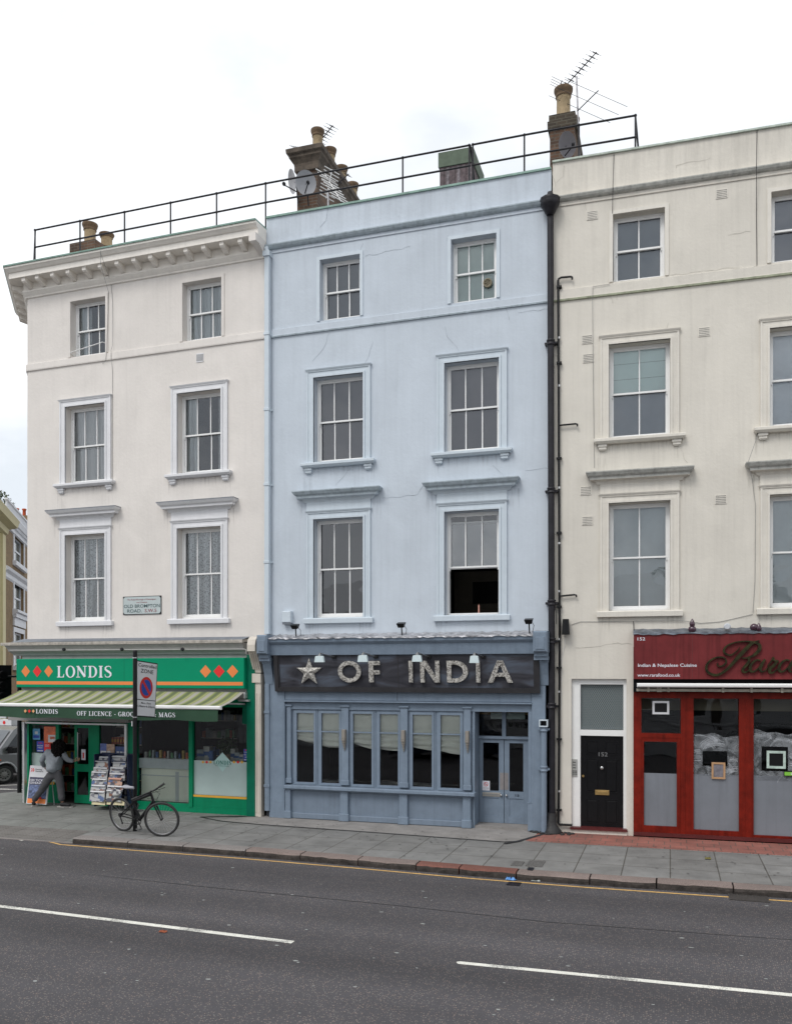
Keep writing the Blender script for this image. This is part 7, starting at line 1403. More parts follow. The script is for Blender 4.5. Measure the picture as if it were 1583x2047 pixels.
def paper_mat(i, base):
    m = bpy.data.materials.new('newsprint_%d' % i); m.use_nodes = True; nn_ = m.node_tree.nodes; l = m.node_tree.links.new; b = nn_['Principled BSDF']; b.inputs['Roughness'].default_value = .8
    tcn = nn_.new('ShaderNodeTexCoord'); mp = nn_.new('ShaderNodeMapping'); mp.inputs['Location'].default_value = (i*1.7, 0, i); mp.inputs['Scale'].default_value = (9, 9, 13); l(tcn.outputs['Object'], mp.inputs[0])
    vo = nn_.new('ShaderNodeTexVoronoi'); vo.distance = 'CHEBYCHEV'; vo.inputs['Scale'].default_value = 1.3; l(mp.outputs[0], vo.inputs['Vector']); sp = nn_.new('ShaderNodeSeparateColor'); l(vo.outputs['Color'], sp.inputs[0])
    cr_ = nn_.new('ShaderNodeValToRGB'); cr_.color_ramp.interpolation = 'CONSTANT'; e = cr_.color_ramp.elements; e[0].position = 0; e[0].color = (*base, 1); e[1].position = .45; e[1].color = (.22, .22, .25, 1)
    for p, c in ((.58, (.10, .10, .13, 1)), (.68, (*base, 1)), (.86, (.28, .14, .10, 1)), (.93, (.12, .17, .32, 1))): k = e.new(p); k.color = c
    l(sp.outputs[0], cr_.inputs[0])
    wv = nn_.new('ShaderNodeTexWave'); wv.bands_direction = 'Z'; wv.inputs['Scale'].default_value = 28; l(tcn.outputs['Object'], wv.inputs[0]); mr = nn_.new('ShaderNodeMapRange'); mr.inputs[3].default_value = .72; mr.inputs[4].default_value = 1; l(wv.outputs[0], mr.inputs[0])
    vm = nn_.new('ShaderNodeVectorMath'); vm.operation = 'SCALE'; l(cr_.outputs[0], vm.inputs[0]); l(mr.outputs[0], vm.inputs['Scale']); l(vm.outputs[0], b.inputs['Base Color']); return m
rowsL = [(190.5, 204, 220.5), (188.5, 1519, 1532), (187, 1533, 1541), (183, 1541, 1554), (184.5, 1555, 1567), (184, 1568, 1578), (181, 1580, 1599)]
papers = [(199, 222, 1512, 1522, 0), (189, 220, 1519.5, 1533, 0), (187.5, 217, 1533, 1543, 0), (183.5, 215, 1541.5, 1555, 0), (185, 214.5, 1555.5, 1568.5, 0), (183.5, 212.5, 1568, 1580, 0), (181, 211, 1580, 1600, 0),
          (224, 253, 1510.5, 1524, 1), (226, 253, 1521.5, 1535, 1), (221, 249.5, 1533, 1546, 1), (219.5, 250, 1544.5, 1558, 1), (217.5, 245.5, 1554.5, 1570, 2), (215, 247, 1569.5, 1583, 1), (213, 244, 1578, 1600, 3)]
ords = ['topmost', 'second from top', 'third from top', 'fourth from top', 'fifth from top', 'sixth from top', 'bottom']
for i, (a, b, c, d, kd) in enumerate(papers):
    k = i % 7; n = .20+.05*k; col = 'left' if i < 7 else 'right'; x0, x1 = L.x(a, n), L.x(b, n); zt, zb = L.z(a, c, n), L.z(a, d, n)-.02; q = MB(); nx = 8; random.seed(i)
    for ii in range(nx+1):
        for j in range(4): u, t_ = ii/nx, j/3; q.v.append((x0+(x1-x0)*u, -n-.04*(1-t_)+.012*sin(u*5+i)+random.uniform(-.004, .004), zb+(zt-zb)*t_-.012*sin(u*pi*2+i)*(kd == 3)))
    for ii in range(nx):
        for j in range(3): q.f.append((ii*4+j, (ii+1)*4+j, (ii+1)*4+j+1, ii*4+j+1)); q.m.append(0); q.sm.append(True)
    q.add([(x0, -n, zt), (x1, -n, zt), (x1, -n+.03, zt-.004), (x0, -n+.03, zt-.004)], [(0, 1, 2, 3)], 1)
    q.add([(x0+.02, -n-.045, zt-.035), (x1-.02, -n-.045, zt-.035), (x1-.02, -n-.012, zt-.008), (x0+.02, -n-.012, zt-.008)], [(0, 1, 2, 3)], 1)
    base = (.50, .50, .50) if kd < 2 else ((.56, .36, .27) if kd == 2 else (.5, .5, .48))
    lab = 'folded newspaper, %s in the %s column of the rack' % (ords[k], col) if kd != 2 else 'pink newspaper, fifth from top in the right column of the rack'
    if kd == 3: lab = 'rumpled newspaper bundle at the bottom of the right column of the rack'
    q.build('newspaper', [paper_mat(i, base), M_WP if kd != 2 else M_PINKP], at=(L, (x0+x1)/2, -n, zb), label=lab, cat='newspaper', group='newspapers in the rack')
q = MB(); q.keep = True; random.seed(8)
x0, z0_ = L.p(217, 1597, .56)
q.add([(x0, -.56, z0_+.1), (x0+.12, -.58, z0_+.22), (x0+.2, -.56, z0_+.12)], [(0, 1, 2)]); q.add([(x0+.1, -.57, z0_+.12), (x0+.2, -.6, z0_+.30), (x0+.28, -.57, z0_+.1)], [(0, 1, 2)]); q.tube([(x0+.16, -.6, z0_+.1), (x0+.34, -.55, z0_+.13)], .045, 10)
q.build('rolled_newspaper', paper_mat(40, (.55, .55, .54)), at=(L, x0, -.56, z0_), label='rolled and folded paper sticking out of the rack bottom right', cat='newspaper')

# ---------------- bicycle
def bicycle():
    rx_, ry_ = gnd(247, 1662); fx_, fy_ = gnd(329, 1673); d = Vector((fx_-rx_, fy_-ry_, 0)).normalized(); side_ = Vector((-d.y, d.x, 0)); lean = radians(8)
    up = (Vector((0, 0, 1))*cos(lean)-side_*sin(lean)); lat = up.cross(d)*-1; lat = side_*cos(lean)+Vector((0, 0, 1))*sin(lean)
    Pt = lambda a, l, h: Vector((rx_, ry_, 0))+d*a+lat*l+up*h
    wb = (Vector((fx_, fy_))-Vector((rx_, ry_))).length; wb = min(wb, 1.14)
    t = thing('bicycle', 'black bicycle locked to the sign post with turned front wheel', 'bicycle', WLD, rx_, ry_, 0); M_BK = mat('bike_black', (.006, .006, .007), .35, .1, spec=.3)
    Rw = .345; hubR = Pt(0, 0, Rw); hubF = Pt(wb-.02, 0, Rw); bb = Pt(.50, 0, .28); ht = Pt(.90, 0, .83); hb = Pt(.945, 0, .69)
    def wheel(h, ax, upv):
        ax = ax.normalized(); f = upv.cross(ax).normalized(); u = ax.cross(f).normalized()
        q = MB(); q.tube([h+(f*cos(a)+u*sin(a))*(Rw-.022) for a in [k*2*pi/48 for k in range(48)]], .026, 8, closed=True); w_ = q.build('wheel', M_RUB, t)
        q = MB(); q.tube([h+(f*cos(a)+u*sin(a))*(Rw-.043) for a in [k*2*pi/48 for k in range(48)]], .011, 6, closed=True); q.build('rim', mat('rim_alu', (.30, .30, .31), .35, .1, metal=.7), w_)
        q = MB()
        for k in range(28): a = k*2*pi/28; s = .028*(1 if k % 2 else -1); q.tube([h+ax*s+(f*cos(a+.5)+u*sin(a+.5))*.02, h+(f*cos(a)+u*sin(a))*(Rw-.045)], .0018, 3, cap=False)
        q.build('spokes', M_STEEL, w_)
        q = MB(); q.tube([h-ax*.05, h+ax*.05], .018, 10); q.build('hub', M_BK, w_)
        return w_
    WR = wheel(hubR, lat, up)
    sd = (d*cos(radians(30))+side_*sin(radians(30))).normalized(); axF = Vector((-sd.y, sd.x, 0))*cos(lean)+Vector((0, 0, 1))*sin(lean)*.8
    off = Pt(wb-.02, 0, Rw); wheel(off, axF, Vector((0, 0, 1)))
    q = MB(); T = lambda a, b, r=.016: q.tube([a, b], r, 10)
    T(ht, Pt(.375, 0, .65), .029); T(hb, bb, .034); T(Pt(.35, 0, .70), bb, .026); T(ht+(ht-hb)*.15, hb-(ht-hb)*.15, .024)
    for s in (-1, 1):
        q.tube([Pt(.37, .02*s, .62), Pt(.17, .05*s, .46), hubR+lat*.06*s], .012, 8); q.tube([bb+lat*.03*s, hubR+lat*.06*s], .013, 8)
    q.build('frame', M_BK, t)
    q = MB(); cr_ = hb-(ht-hb)*.2
    q.tube([cr_-axF*.05, cr_+axF*.05], .02, 8)
    for s in (-1, 1): q.tube([cr_+axF*.055*s, cr_+axF*.06*s+(off-cr_)*.5+sd*.005, off+axF*.055*s], [.018, .016, .011], 8)
    q.build('fork', M_BK, t)
    q = MB(); q.tube([Pt(.35, 0, .68), Pt(.31, 0, .90)], .015, 10); q.build('seat_post', M_BK, t)
    q = MB(); pr = [(-.13, .075), (-.10, .082), (-.04, .065), (.03, .035), (.09, .022), (.135, .014)]; vs = []
    for a, wd in pr:
        for k in range(10): an = 2*pi*k/10; vs.append(Pt(.30+a, wd*cos(an), .925+.03*sin(an)+(.012 if a < -.05 else 0)))
    n = len(pr); q.add(vs, [(i*10+k, i*10+(k+1) % 10, (i+1)*10+(k+1) % 10, (i+1)*10+k) for i in range(n-1) for k in range(10)], 0, True); q.add(vs[:10], [tuple(range(10))[::-1]]); q.add(vs[-10:], [tuple(range(10))]); q.build('saddle', mat('grey_saddle', (.30, .30, .33), .5, .08), t)
    st = Pt(.89, 0, .90); a_ = st+Vector((-.33, -.12, -.17)); b_ = st+Vector((.22, .14, .13)); mid = st+sd*.06
    q = MB(); q.tube([ht, st-Vector((0, 0, .01)), mid], .015, 8); q.tube([a_, a_.lerp(mid, .6), mid, b_.lerp(mid, .6), b_], .016, 8); HBR = q.build('handlebar', M_BK, t)
    for e, m_ in ((a_, a_.lerp(mid, .6)), (b_, b_.lerp(mid, .6))):
        dr = (m_-e).normalized(); q = MB(); q.tube([e-dr*.01, e+dr*.12], .023, 10); q.build('grip', M_RUB, HBR)
        q = MB(); q.tube([e+dr*.17, e+dr*.16+sd*.03-up*.03, e+dr*.05+sd*.06-up*.045], .007, 6); q.ball(e+dr*.19+sd*.01, .02); q.build('brake_lever', M_BK, HBR)
    q = MB(); q.tube([mid+sd*.03, mid+sd*.12-up*.06, ht+sd*.1-up*.1, Pt(.80, -.02, .74)], .004, 5); q.tube([a_.lerp(mid, .5), mid+sd*.14+up*.0, hb+sd*.06, cr_+sd*.05], .004, 5); q.build('cable', M_BK, t)
    q = MB(); 
    for rr_, y in ((.085, 0), (.07, .01)):
        q.tube([bb-lat*(.04+y)+(d*cos(a)+up*sin(a))*rr_ for a in [k*2*pi/24 for k in range(24)]], .006, 5, closed=True)
    for k in range(5): a = k*2*pi/5; q.tube([bb-lat*.045, bb-lat*.045+(d*cos(a)+up*sin(a))*.085], .007, 5)
    q.tube([bb-lat*.05, bb-lat*.07+(d*.10-up*.14)], .011, 6); q.tube([bb+lat*.05, bb+lat*.07-(d*.10-up*.14)], .011, 6); CK = q.build('crankset', M_BK, t)
    for s, o in ((-1, 1), (1, -1)):
        p = bb+lat*.07*s+(d*.10-up*.14)*o; q = MB(); a = p; dx_ = lat*s
        P8 = [a+d*i*.045+dx_*j+up*k*.012 for i in (-1, 1) for j in (.02, .10) for k in (-1, 1)]; q.add(P8, [(0, 1, 3, 2), (4, 6, 7, 5), (0, 4, 5, 1), (2, 3, 7, 6), (0, 2, 6, 4), (1, 5, 7, 3)]); q.build('pedal', mat('pedal_grey', (.12, .12, .12), .5), CK)
    q = MB(); q.tube([bb-lat*.045+up*.085, hubR-lat*.045+up*.04], .004, 5); q.tube([bb-lat*.045-up*.085, hubR-lat*.045-up*.16+d*.05], .004, 5); q.build('chain', M_IRON, t)
    q = MB(); q.lathe(0, 0, [(.045, 0), (.045, .02)], 16, 0, 0)
    q.v = [tuple(hubR-lat*(.03+v[2])+d*v[0]+up*v[1]) for v in q.v]; q.tube([hubR-lat*.05-up*.02, hubR-lat*.05-up*.09+d*.03, hubR-lat*.05-up*.16+d*.05], .012, 6); q.ball(hubR-lat*.05-up*.16+d*.05, .02); q.build('rear_gears', M_IRON, WR)
    # disc shaped wheel lock around post
    q = MB(); q.tube([Pt(.38, 0, .5), Vector((PX-.07, PY+.02, .55)), Vector((PX, PY+.075, .55)), Vector((PX+.08, PY, .54)), Pt(.46, 0, .5)], .014, 8); q.build('bike_lock', mat('lock_black', (.02, .02, .022), .5), at=(WLD, PX, PY, .55), label='black lock looped round the post and bicycle frame', cat='lock')
bicycle()

# ---------------- person at the door
def skin_mesh(pts, rads, edges, sub=2):
    me = bpy.data.meshes.new('sk'); me.from_pydata(pts, edges, []); o = bpy.data.objects.new('sk', me); COL.objects.link(o)
    m = o.modifiers.new('s', 'SKIN'); m.use_smooth_shade = True
    for v, r in zip(me.skin_vertices[0].data, rads): v.radius = (r, r) if not isinstance(r, tuple) else r
    me.skin_vertices[0].data[0].use_root = True
    s2 = o.modifiers.new('d', 'SUBSURF'); s2.levels = sub; s2.render_levels = sub
    dg = bpy.context.evaluated_depsgraph_get(); m2 = bpy.data.meshes.new_from_object(o.evaluated_get(dg)); q = MB(); q.add([tuple(v.co) for v in m2.vertices], [tuple(p.vertices) for p in m2.polygons], 0, True); bpy.data.objects.remove(o); bpy.data.meshes.remove(m2); return q
def person():
    n = .42; Q = lambda px, py, dn=0: Vector((L.x(px, n+dn), -(n+dn), L.z(px, py, n+dn)))
    t = thing('person', 'person in grey sweatshirt and grey trousers pushing at the shop door', 'person', L, Q(100, 1610).x, -n, 0)
    hip = Q(108, 1546); ls, rs = Q(95.5, 1504, .03), Q(125, 1506, -.03); chest = Q(111, 1512); neck = Q(116, 1502); head = Q(119, 1491); waist = Q(109, 1534)
    le, lw = Q(83.5, 1521, .06), Q(89, 1534, -.1); re, rw = Q(136, 1520, -.12), Q(148, 1522.5, -.2)
    lh, rh = Q(101, 1549, .02), Q(119, 1549, -.03); lk, rk = Q(86, 1577, .05), Q(122, 1576, -.06); la, ra = Q(66, 1602, .09), Q(124.5, 1604, -.03)
    hand = Q(151.5, 1521, -.22); skin = mat('skin', (.36, .20, .13), .6, .05)
    lt, rtoe = Q(70.5, 1611, .04), Q(137, 1609, -.05); ra.z = .10; la.z = .10; rtoe.z = .045; lt.z = .04
    # body
    P = [hip, waist, chest, neck, head+Vector((0, 0, -.06)), head+Vector((.005, 0, .05)), ls, le, lw, rs, re, rw, lh, lk, la, rh, rk, ra]
    E_ = [(0, 1), (1, 2), (2, 3), (3, 4), (4, 5), (2, 6), (6, 7), (7, 8), (2, 9), (9, 10), (10, 11), (0, 12), (12, 13), (13, 14), (0, 15), (15, 16), (16, 17)]
    body = skin_mesh(P, [.10, .10, .11, .05, .075, .085, .05, .038, .026, .05, .038, .026, .075, .052, .036, .075, .052, .036], E_)
    # hands with fingers
    def hnd(mb, w_, f, s):
        f = f.normalized(); u = Vector((0, 0, 1)); l = f.cross(u).normalized()
        h = skin_mesh([w_, w_+f*.05, w_+f*.09], [.025, (.036, .02), (.034, .018)], [(0, 1), (1, 2)], 1); mb.add(h.v, h.f, 0, True)
        for k in range(4): a = w_+f*.085+u*(.027-.018*k); ln = (.065, .075, .07, .055)[k]; mb.tube([a, a+f*ln*.5, a+f*ln*.85+l*.018*s], [.0085, .008, .006], 6)
        a = w_+f*.03+u*.03; mb.tube([a, a+u*.03+f*.02, a+u*.035+f*.05], [.010, .009, .007], 6)
    hnd(body, rw, hand-rw, 1); hnd(body, lw, Vector((.3, .3, -.6)), -1)
    # face side: nose, ears
    body.ball(tuple(head+Vector((.105, .03, .0))), (.018, .014, .022), 0, 8, 6); body.ball(tuple(head+Vector((0, -.085, 0))), (.02, .012, .03), 0, 8, 6)
    BD = body.build('body', skin, t)
    # clothes
    P = [hip+Vector((-.01, 0, .0)), waist+Vector((0, 0, .05)), chest, neck+Vector((0, 0, -.01)), ls, le, lw+(le-lw)*.02, rs, re, rw+(re-rw)*.02]
    sw = skin_mesh(P, [(.27, .19), (.20, .145), (.205, .135), .06, .088, .066, .050, .088, .066, .050], [(0, 1), (1, 2), (2, 3), (2, 4), (4, 5), (5, 6), (2, 7), (7, 8), (8, 9)])
    sw.v = [(x+.007*sin(z*55+x*38), y-.012*abs(sin(z*34+x*26+1.3*sin(x*17))), z) for x, y, z in sw.v]
    sw.build('sweatshirt', mat('grey_sweatshirt', (.22, .24, .265), .95, .22, 7, 1, 9), t)
    P = [hip, hip+Vector((0, 0, .12)), lh, lk, la+Vector((0, 0, .02)), rh, rk, ra+Vector((0, 0, .02))]
    tr = skin_mesh(P, [(.16, .135), (.15, .115), .115, .088, .072, .115, .092, .080], [(0, 1), (0, 2), (2, 3), (3, 4), (0, 5), (5, 6), (6, 7)])
    tr.v = [(x+.006*sin(z*42+x*20), y-.012*abs(sin(z*30-x*24)), z) for x, y, z in tr.v]
    tr.build('trousers', mat('charcoal_trousers', (.06, .06, .066), .9, .12, 10, .5, 14), t)
    for a, b in ((la, lt), (ra, rtoe)):
        b = a+(b-a)*1.35; d = (b-a); d.z = 0; q = skin_mesh([Vector((a.x, a.y, .065))-d*.25, Vector((a.x, a.y, .075)), Vector((b.x, b.y, .055))], [.055, (.06, .06), (.05, .04)], [(0, 1), (1, 2)], 1)
        s = q.build('shoe', mat('black_canvas', (.012, .012, .013), .8), t); dn = d.normalized(); sd_ = Vector((-dn.y, dn.x, 0)); q = MB(); A = Vector((a.x, a.y, 0))-d*.5; Bb = Vector((b.x, b.y, 0))+dn*.04
        q.prismz([tuple((A-sd_*.042)[:2]), tuple((A+sd_*.042)[:2]), tuple((Bb+sd_*.035)[:2]), tuple((Bb+dn*.02)[:2]), tuple((Bb-sd_*.035)[:2])], .004, .022); q.build('sole', mat('sole_offwhite', (.35, .34, .32), .7), s)
    # curly hair
    random.seed(12); q = MB(); hc = head+Vector((-.0, -.02, .0))
    for k in range(420):
        a, b = random.uniform(0, 2*pi), random.uniform(-.95, 1); r = random.uniform(.75, 1.05); s = sqrt(max(0, 1-b*b)); low = max(0, -b)
        c = hc+Vector((r*cos(a)*s*(.145+.045*low)-.04*low, r*sin(a)*s*.125-.03*low, b*.145-.11*low-.02)); w1 = random.uniform(.018, .034); q.ball(tuple(c), (w1, w1, w1*random.uniform(.9, 1.5)), 0, 6, 4, .15)
    q.ball(tuple(hc), (.14, .115, .135)); q.ball(tuple(hc+Vector((-.03, -.03, -.13))), (.17, .09, .12)); q.build('hair', mat('black_curly_hair', (.005, .004, .004), .8, .5, 40, .9, 50, spec=.12), t)
person()

# ---------------- van on the side street
def van():
    gx, gy = gnd(9, 1568, -.12); t = thing('people_carrier', 'silver people carrier with a white roof sign on the side street', 'car', WLD, gx, gy, -.12)
    A = radians(81); c, s = cos(A), sin(A)
    def T(mb, w_=False): mb.v = [(gx+x*c-y*s, gy+x*s+y*c, z*(.93 if w_ else .80)-.12) for x, y, z in mb.v]; return mb
    sil = mat('van_silver', (.22, .22, .225), .3, .05, metal=.4, coat=.5); dk = mat('van_glass', (.02, .025, .03), .08, .1)
    # side profile, x forward = -x (faces left); y from -1.0 (near) .. +.9
    prof = [(-.95, .42), (-.98, .75), (-.90, 1.0), (-.45, 1.14), (-.22, 1.22), (.42, 1.98), (.62, 2.10), (4.1, 2.14), (4.25, 1.9), (4.3, .35), (3.5, .33), (3.45, .62), (3.2, .78), (2.95, .62), (2.9, .33), (.46, .33), (.40, .62), (.28, .74), (0, .80), (-.28, .74), (-.40, .60), (-.46, .36)]
    q = MB(); k = len(prof)
    def wy(z): return 0 if z < 1.15 else (z-1.15)*.14
    vs = [(x, 0+wy(z), z) for x, z in prof]+[(x, 1.85-wy(z), z) for x, z in prof]
    q.add(vs, [(i, i+k, (i+1) % k+k, (i+1) % k) for i in range(k)]); 
    import mathutils
    tris = mathutils.geometry.tessellate_polygon([[Vector((x, z, 0)) for x, z in prof]])
    q.add(vs, [tuple(f) for f in tris]+[tuple(i+k for i in f) for f in tris]); T(q); BD = q.build('body', sil, t)
    q = MB(); Yz = lambda z: wy(z)-.008
    for poly in ([(.02, 1.24), (.60, 1.92), (1.15, 1.95), (1.15, 1.22)], [(1.25, 1.22), (1.25, 1.95), (2.2, 1.96), (2.2, 1.22)], [(2.3, 1.22), (2.3, 1.96), (3.4, 1.96), (3.4, 1.22)]): q.add([(x, Yz(z), z) for x, z in poly], [tuple(range(4))])
    T(q); q.build('side_window', dk, t)
    q = MB(); q.add([(-.23, .12, 1.235), (-.23, 1.73, 1.235), (.38, 1.62, 1.955), (.38, .22, 1.955)], [(0, 1, 2, 3)], 0); q.v = [(x-.012, y, z+.006) for x, y, z in q.v]; q.add([(.18, .9, 1.745), (.18, .5, 1.745), (.26, .5, 1.84), (.26, .9, 1.84)], [(0, 1, 2, 3)], 1); q.v[4:] = [(x-.03, y, z+.01) for x, y, z in q.v[4:]]
    T(q); q.build('windscreen', [mat('screen_glass', (.13, .14, .15), .08), M_YEL], t)
    for x in (0, 3.2):
        q = MB(); q.lathe(x, .06, [(.26, -.03), (.335, -.04), (.345, 0), (.345, .16), (.3, .2)], 28, 0, .345, 'y'); T(q); wl = q.build('wheel', M_RUB, t)
        q = MB(); q.lathe(x, .01, [(.06, -.02), (.09, 0), (.20, .02), (.235, -.012), (.24, .02)], 24, 0, .345, 'y')
        for kk in range(10): a = kk*pi/5; q.box(x+.15*cos(a)-.018, x+.15*cos(a)+.018, .0, .012, .345+.15*sin(a)-.018, .345+.15*sin(a)+.018, 1)
        T(q); q.build('rim', [mat('wheel_silver', (.22, .21, .20), .5, .2), M_BLK], wl)
    q = MB(); q.tube([(x, -.01, z) for x, z in [(.44*cos(a), .345+.46*sin(a)) for a in [k*pi/10+.1 for k in range(10)]]], .03, 6); T(q); q.build('arch_trim', M_WP, t)
    q = MB(); q.box(.75, 1.0, .62, 1.25, 2.11, 2.32, 0); T(q); rb2 = q.build('roof_box', M_WP, t)
    q = MB(); q.add([(.744, .935+.06*cos(k*pi/8), 2.215+.07*sin(k*pi/8)) for k in range(16)], [tuple(range(16))], 0); T(q); q.build('roundel', M_REDV, rb2)
    q = MB(); q.bev(.10, .30, -.22, -.02, 1.14, 1.38, .03); T(q); q.build('wing_mirror', M_BLK, t)
    q = MB(); q.bev(-.32, -.12, -.012, .0, .88, .93, .01); T(q); q.build('side_indicator', mat('orange_lens', (.7, .12, .04), .3), t)
    q = MB(); q.bev(-.93, -.70, -.012, .3, .74, .95, .03); T(q); q.build('headlight', M_ALU, t)
    q = MB(); q.box(1.19, 1.20, -.012, -.002, .45, 1.95); q.box(.40, 1.19, -.006, -.001, .40, .42); q.box(1.2, 2.9, -.012, -.001, .98, 1.03); T(q); q.build('trim_line', M_BLK, t)
van()

# ---------------- buildings across the side street (far left)
def dep(u_px, depth, z): u = (u_px-CX)/FPX*depth; return (cos(TH)*u-sin(TH)*depth, sin(TH)*u+cos(TH)*depth, z)
a = Vector(dep(7, 46, 0)); b = Vector(dep(62, 56, 0)); dirv = (b-a); dist = dirv.length; FA = Frame(a.x, a.y, math.degrees(atan2(dirv.y, dirv.x)))
FB = thing('far_brick_house', 'yellow brick house with white trim across the side street', 'building', FA, dist/2, 0, 0, 'houses across the side street')
zt = lambda py, d: EYE+(YH-py)/FPX*d
ZR = zt(1040, 48)
ext = dist+8; holes = []
wx0, wx1 = FA.x(27.5), FA.x(47); 
zA = [(FA.z(38, 1128), FA.z(38, 1078)), (FA.z(38, 1228), FA.z(38, 1165)), (FA.z(38, 1330), FA.z(38, 1266))]
for (c_, d_) in zA: holes.append((wx0, wx1, c_, d_))
w = MB(); wall_grid(w, 0, ext, -.1, FA.z(20, 1028), holes, reveal=.25); w.add([(0, 0, -.1), (0, 9, -.1), (0, 9, 12), (0, 0, 12)], [(0, 1, 2, 3)]); w.add([(ext, 0, -.1), (ext, 9, -.1), (ext, 9, 12), (ext, 0, 12)], [(0, 1, 2, 3)]); w.add([(0, 0, 12), (ext, 0, 12), (ext, 9, 12), (0, 9, 12)], [(0, 1, 2, 3)]); w.build('wall', M_BRICKY, FB)
M_TW = mat('far_white_trim', (.66, .67, .70), .6)
zc = FA.z(20, 1035); q = MB(); q.sweep([(0, 0), (ext, 0)], [(0, zc-.75), (.08, zc-.7), (.1, zc-.45), (.25, zc-.3), (.32, zc), (0, zc+.1)]); 
for k in range(int(ext/.45)): q.box(.1+k*.45, .28+k*.45, -.2, 0, zc-.5, zc-.34)
q.build('cornice', M_TW, FB)
q = MB(); q.box(0, ext, -.2, -.05, zc+.1, zc+.2); q.box(0, ext, -.2, -.05, zc+.62, zc+.72)
for k in range(int(ext/.3)): q.lathe(.15+k*.3, -.12, [(.04, 0), (.08, .12), (.04, .34), (.06, .42)], 6, 0, zc+.2)
q.build('balustrade', M_TW, FB)
zm = FA.z(20, 1140); q = MB(); q.sweep([(0, 0), (ext, 0)], [(0, zm-.6), (.06, zm-.5), (.08, zm-.3), (.2, zm-.15), (.24, zm), (0, zm+.1)]); q.build('string_course', M_TW, FB)
for i, (x0, x1, z0_, z1_) in enumerate(holes):
    q = MB(); q.ring(x0-.28, x1+.28, z0_-.05, z1_+.28, .28, -.05, .0, 0, 'lrt'); q.box(x0-.4, x1+.4, -.2, 0, z0_-.3, z0_-.05); q.ring(x0, x1, z0_, z1_, .1, .15, .22); q.box(x0+.1, x1-.1, .15, .2, (z0_+z1_)/2-.05, (z0_+z1_)/2+.05); W_ = q.build('window', M_TW, FB)
    if i == 2: q = MB(); q.sweep([(x0-.5, 0), (x1+.5, 0)], [(0, z1_+.9), (.3, z1_+1.1), (.3, z1_+1.25), (0, z1_+1.3)]); q.box(x0-.35, x1+.35, -.1, 0, z1_+.35, z1_+.9); q.build('hood', M_TW, W_)
    pane_(x0+.1, x1-.1, z0_+.1, z1_-.1, .2, mat('far_glass', (.10, .13, .14), .1), W_, 'pane')
def FAl(px, d, py):
    X_1, Y_1, _ = dep(px, d, 0); dx, dy = X_1-FA.o[0], Y_1-FA.o[1]; return (dx*cos(FA.a)+dy*sin(FA.a), -dx*sin(FA.a)+dy*cos(FA.a), EYE+(YH-py)/FPX*d)
pa, pb = FAl(18, 60, 1030), FAl(56, 60, 1030); q = MB(); q.prismz([(pa[0], pa[1]), (pb[0], pb[1]), (pb[0]+.6, pb[1]+.6), (pa[0]+.6, pa[1]+.6)], 11, pa[2]); CHS = q.build('chimney_stack', M_BRICKY, FB)
for px, py in ((23, 1020), (34, 1017), (48.5, 1018)): q = MB(); P_ = FAl(px, 60.3, py); q.lathe(P_[0], P_[1], [(.14, 0), (.12, .1), (.11, .5), (.15, .55), (.15, .62), (.1, .64)], 10, 0, P_[2]-.6); q.build('chimney_pot', M_POTR, CHS)
# yellow stucco house nearer
a = Vector(dep(-40, 38, 0)); b = Vector(dep(6.5, 44, 0)); dirv = b-a; FY = Frame(a.x, a.y, math.degrees(atan2(dirv.y, dirv.x))); dl2 = dirv.length
YB = thing('far_yellow_house', 'pale yellow stucco house at the far left edge', 'building', FY, dl2/2, 0, 0, 'houses across the side street')
M_YW = mat('pale_yellow_stucco', (.60, .54, .33), .8, .05); q = MB(); q.box(-3, dl2, 0, 5, -.1, FY.z(5, 1062)); q.build('wall', M_YW, YB)
zc = FY.z(5, 1050); q = MB(); q.sweep([(-3, 0), (dl2, 0), (dl2, 5)], [(0, zc-.5), (.2, zc-.4), (.25, zc-.15), (.6, zc), (.65, zc+.2), (.7, zc+.35), (0, zc+.45)]); q.build('cornice', M_YW, YB)
q = MB(); q.box(dl2-.9, dl2+.02, -.12, 0, -.1, zc-.5); q.build('pilaster', M_YW, YB)
# tree above the far roofs
random.seed(17); tc_ = Vector(dep(-14, 62, 0)); zt0 = EYE+(YH-985)/FPX*62
TR = thing('far_tree', 'dark leafy tree rising over the far left roofs', 'tree', WLD, tc_.x, tc_.y, 0)
q = MB(); q.tube([(tc_.x, tc_.y, -.1), (tc_.x+.1, tc_.y, 6), (tc_.x, tc_.y, zt0-1)], [.3, .2, .1], 8)
for k in range(9): a = k*.7; q.tube([(tc_.x, tc_.y, zt0-2.2+k*.12), (tc_.x+.8*cos(a), tc_.y+.8*sin(a), zt0-1.2+k*.1), (tc_.x+1.2*cos(a), tc_.y+1.2*sin(a), zt0-.4)], [.07, .04, .02], 5)
q.build('trunk', mat('bark', (.06, .045, .035), .9, .3), TR)
q = MB()
for k in range(1500):
    a, bq = random.uniform(0, 6.3), random.uniform(-1, 1); r = 1.5*random.random()**.45; s = sqrt(1-bq*bq); p = tc_+Vector((r*cos(a)*s, r*sin(a)*s, zt0-1.1+r*bq*.95))
    if sin(p.x*3)*sin(p.y*2.7)*sin(p.z*3.4) < -.12: continue
    d = Vector((random.uniform(-1, 1), random.uniform(-1, 1), random.uniform(-1, 1))).normalized()*.10; e = d.orthogonal().normalized()*.05; q.add([p-d, p+e, p+d, p-e], [(0, 1, 2, 3)], random.randrange(2))
q.build('crown', [mat('leaf_dark', (.035, .055, .025), .7), mat('leaf_mid', (.06, .08, .03), .7)], TR)

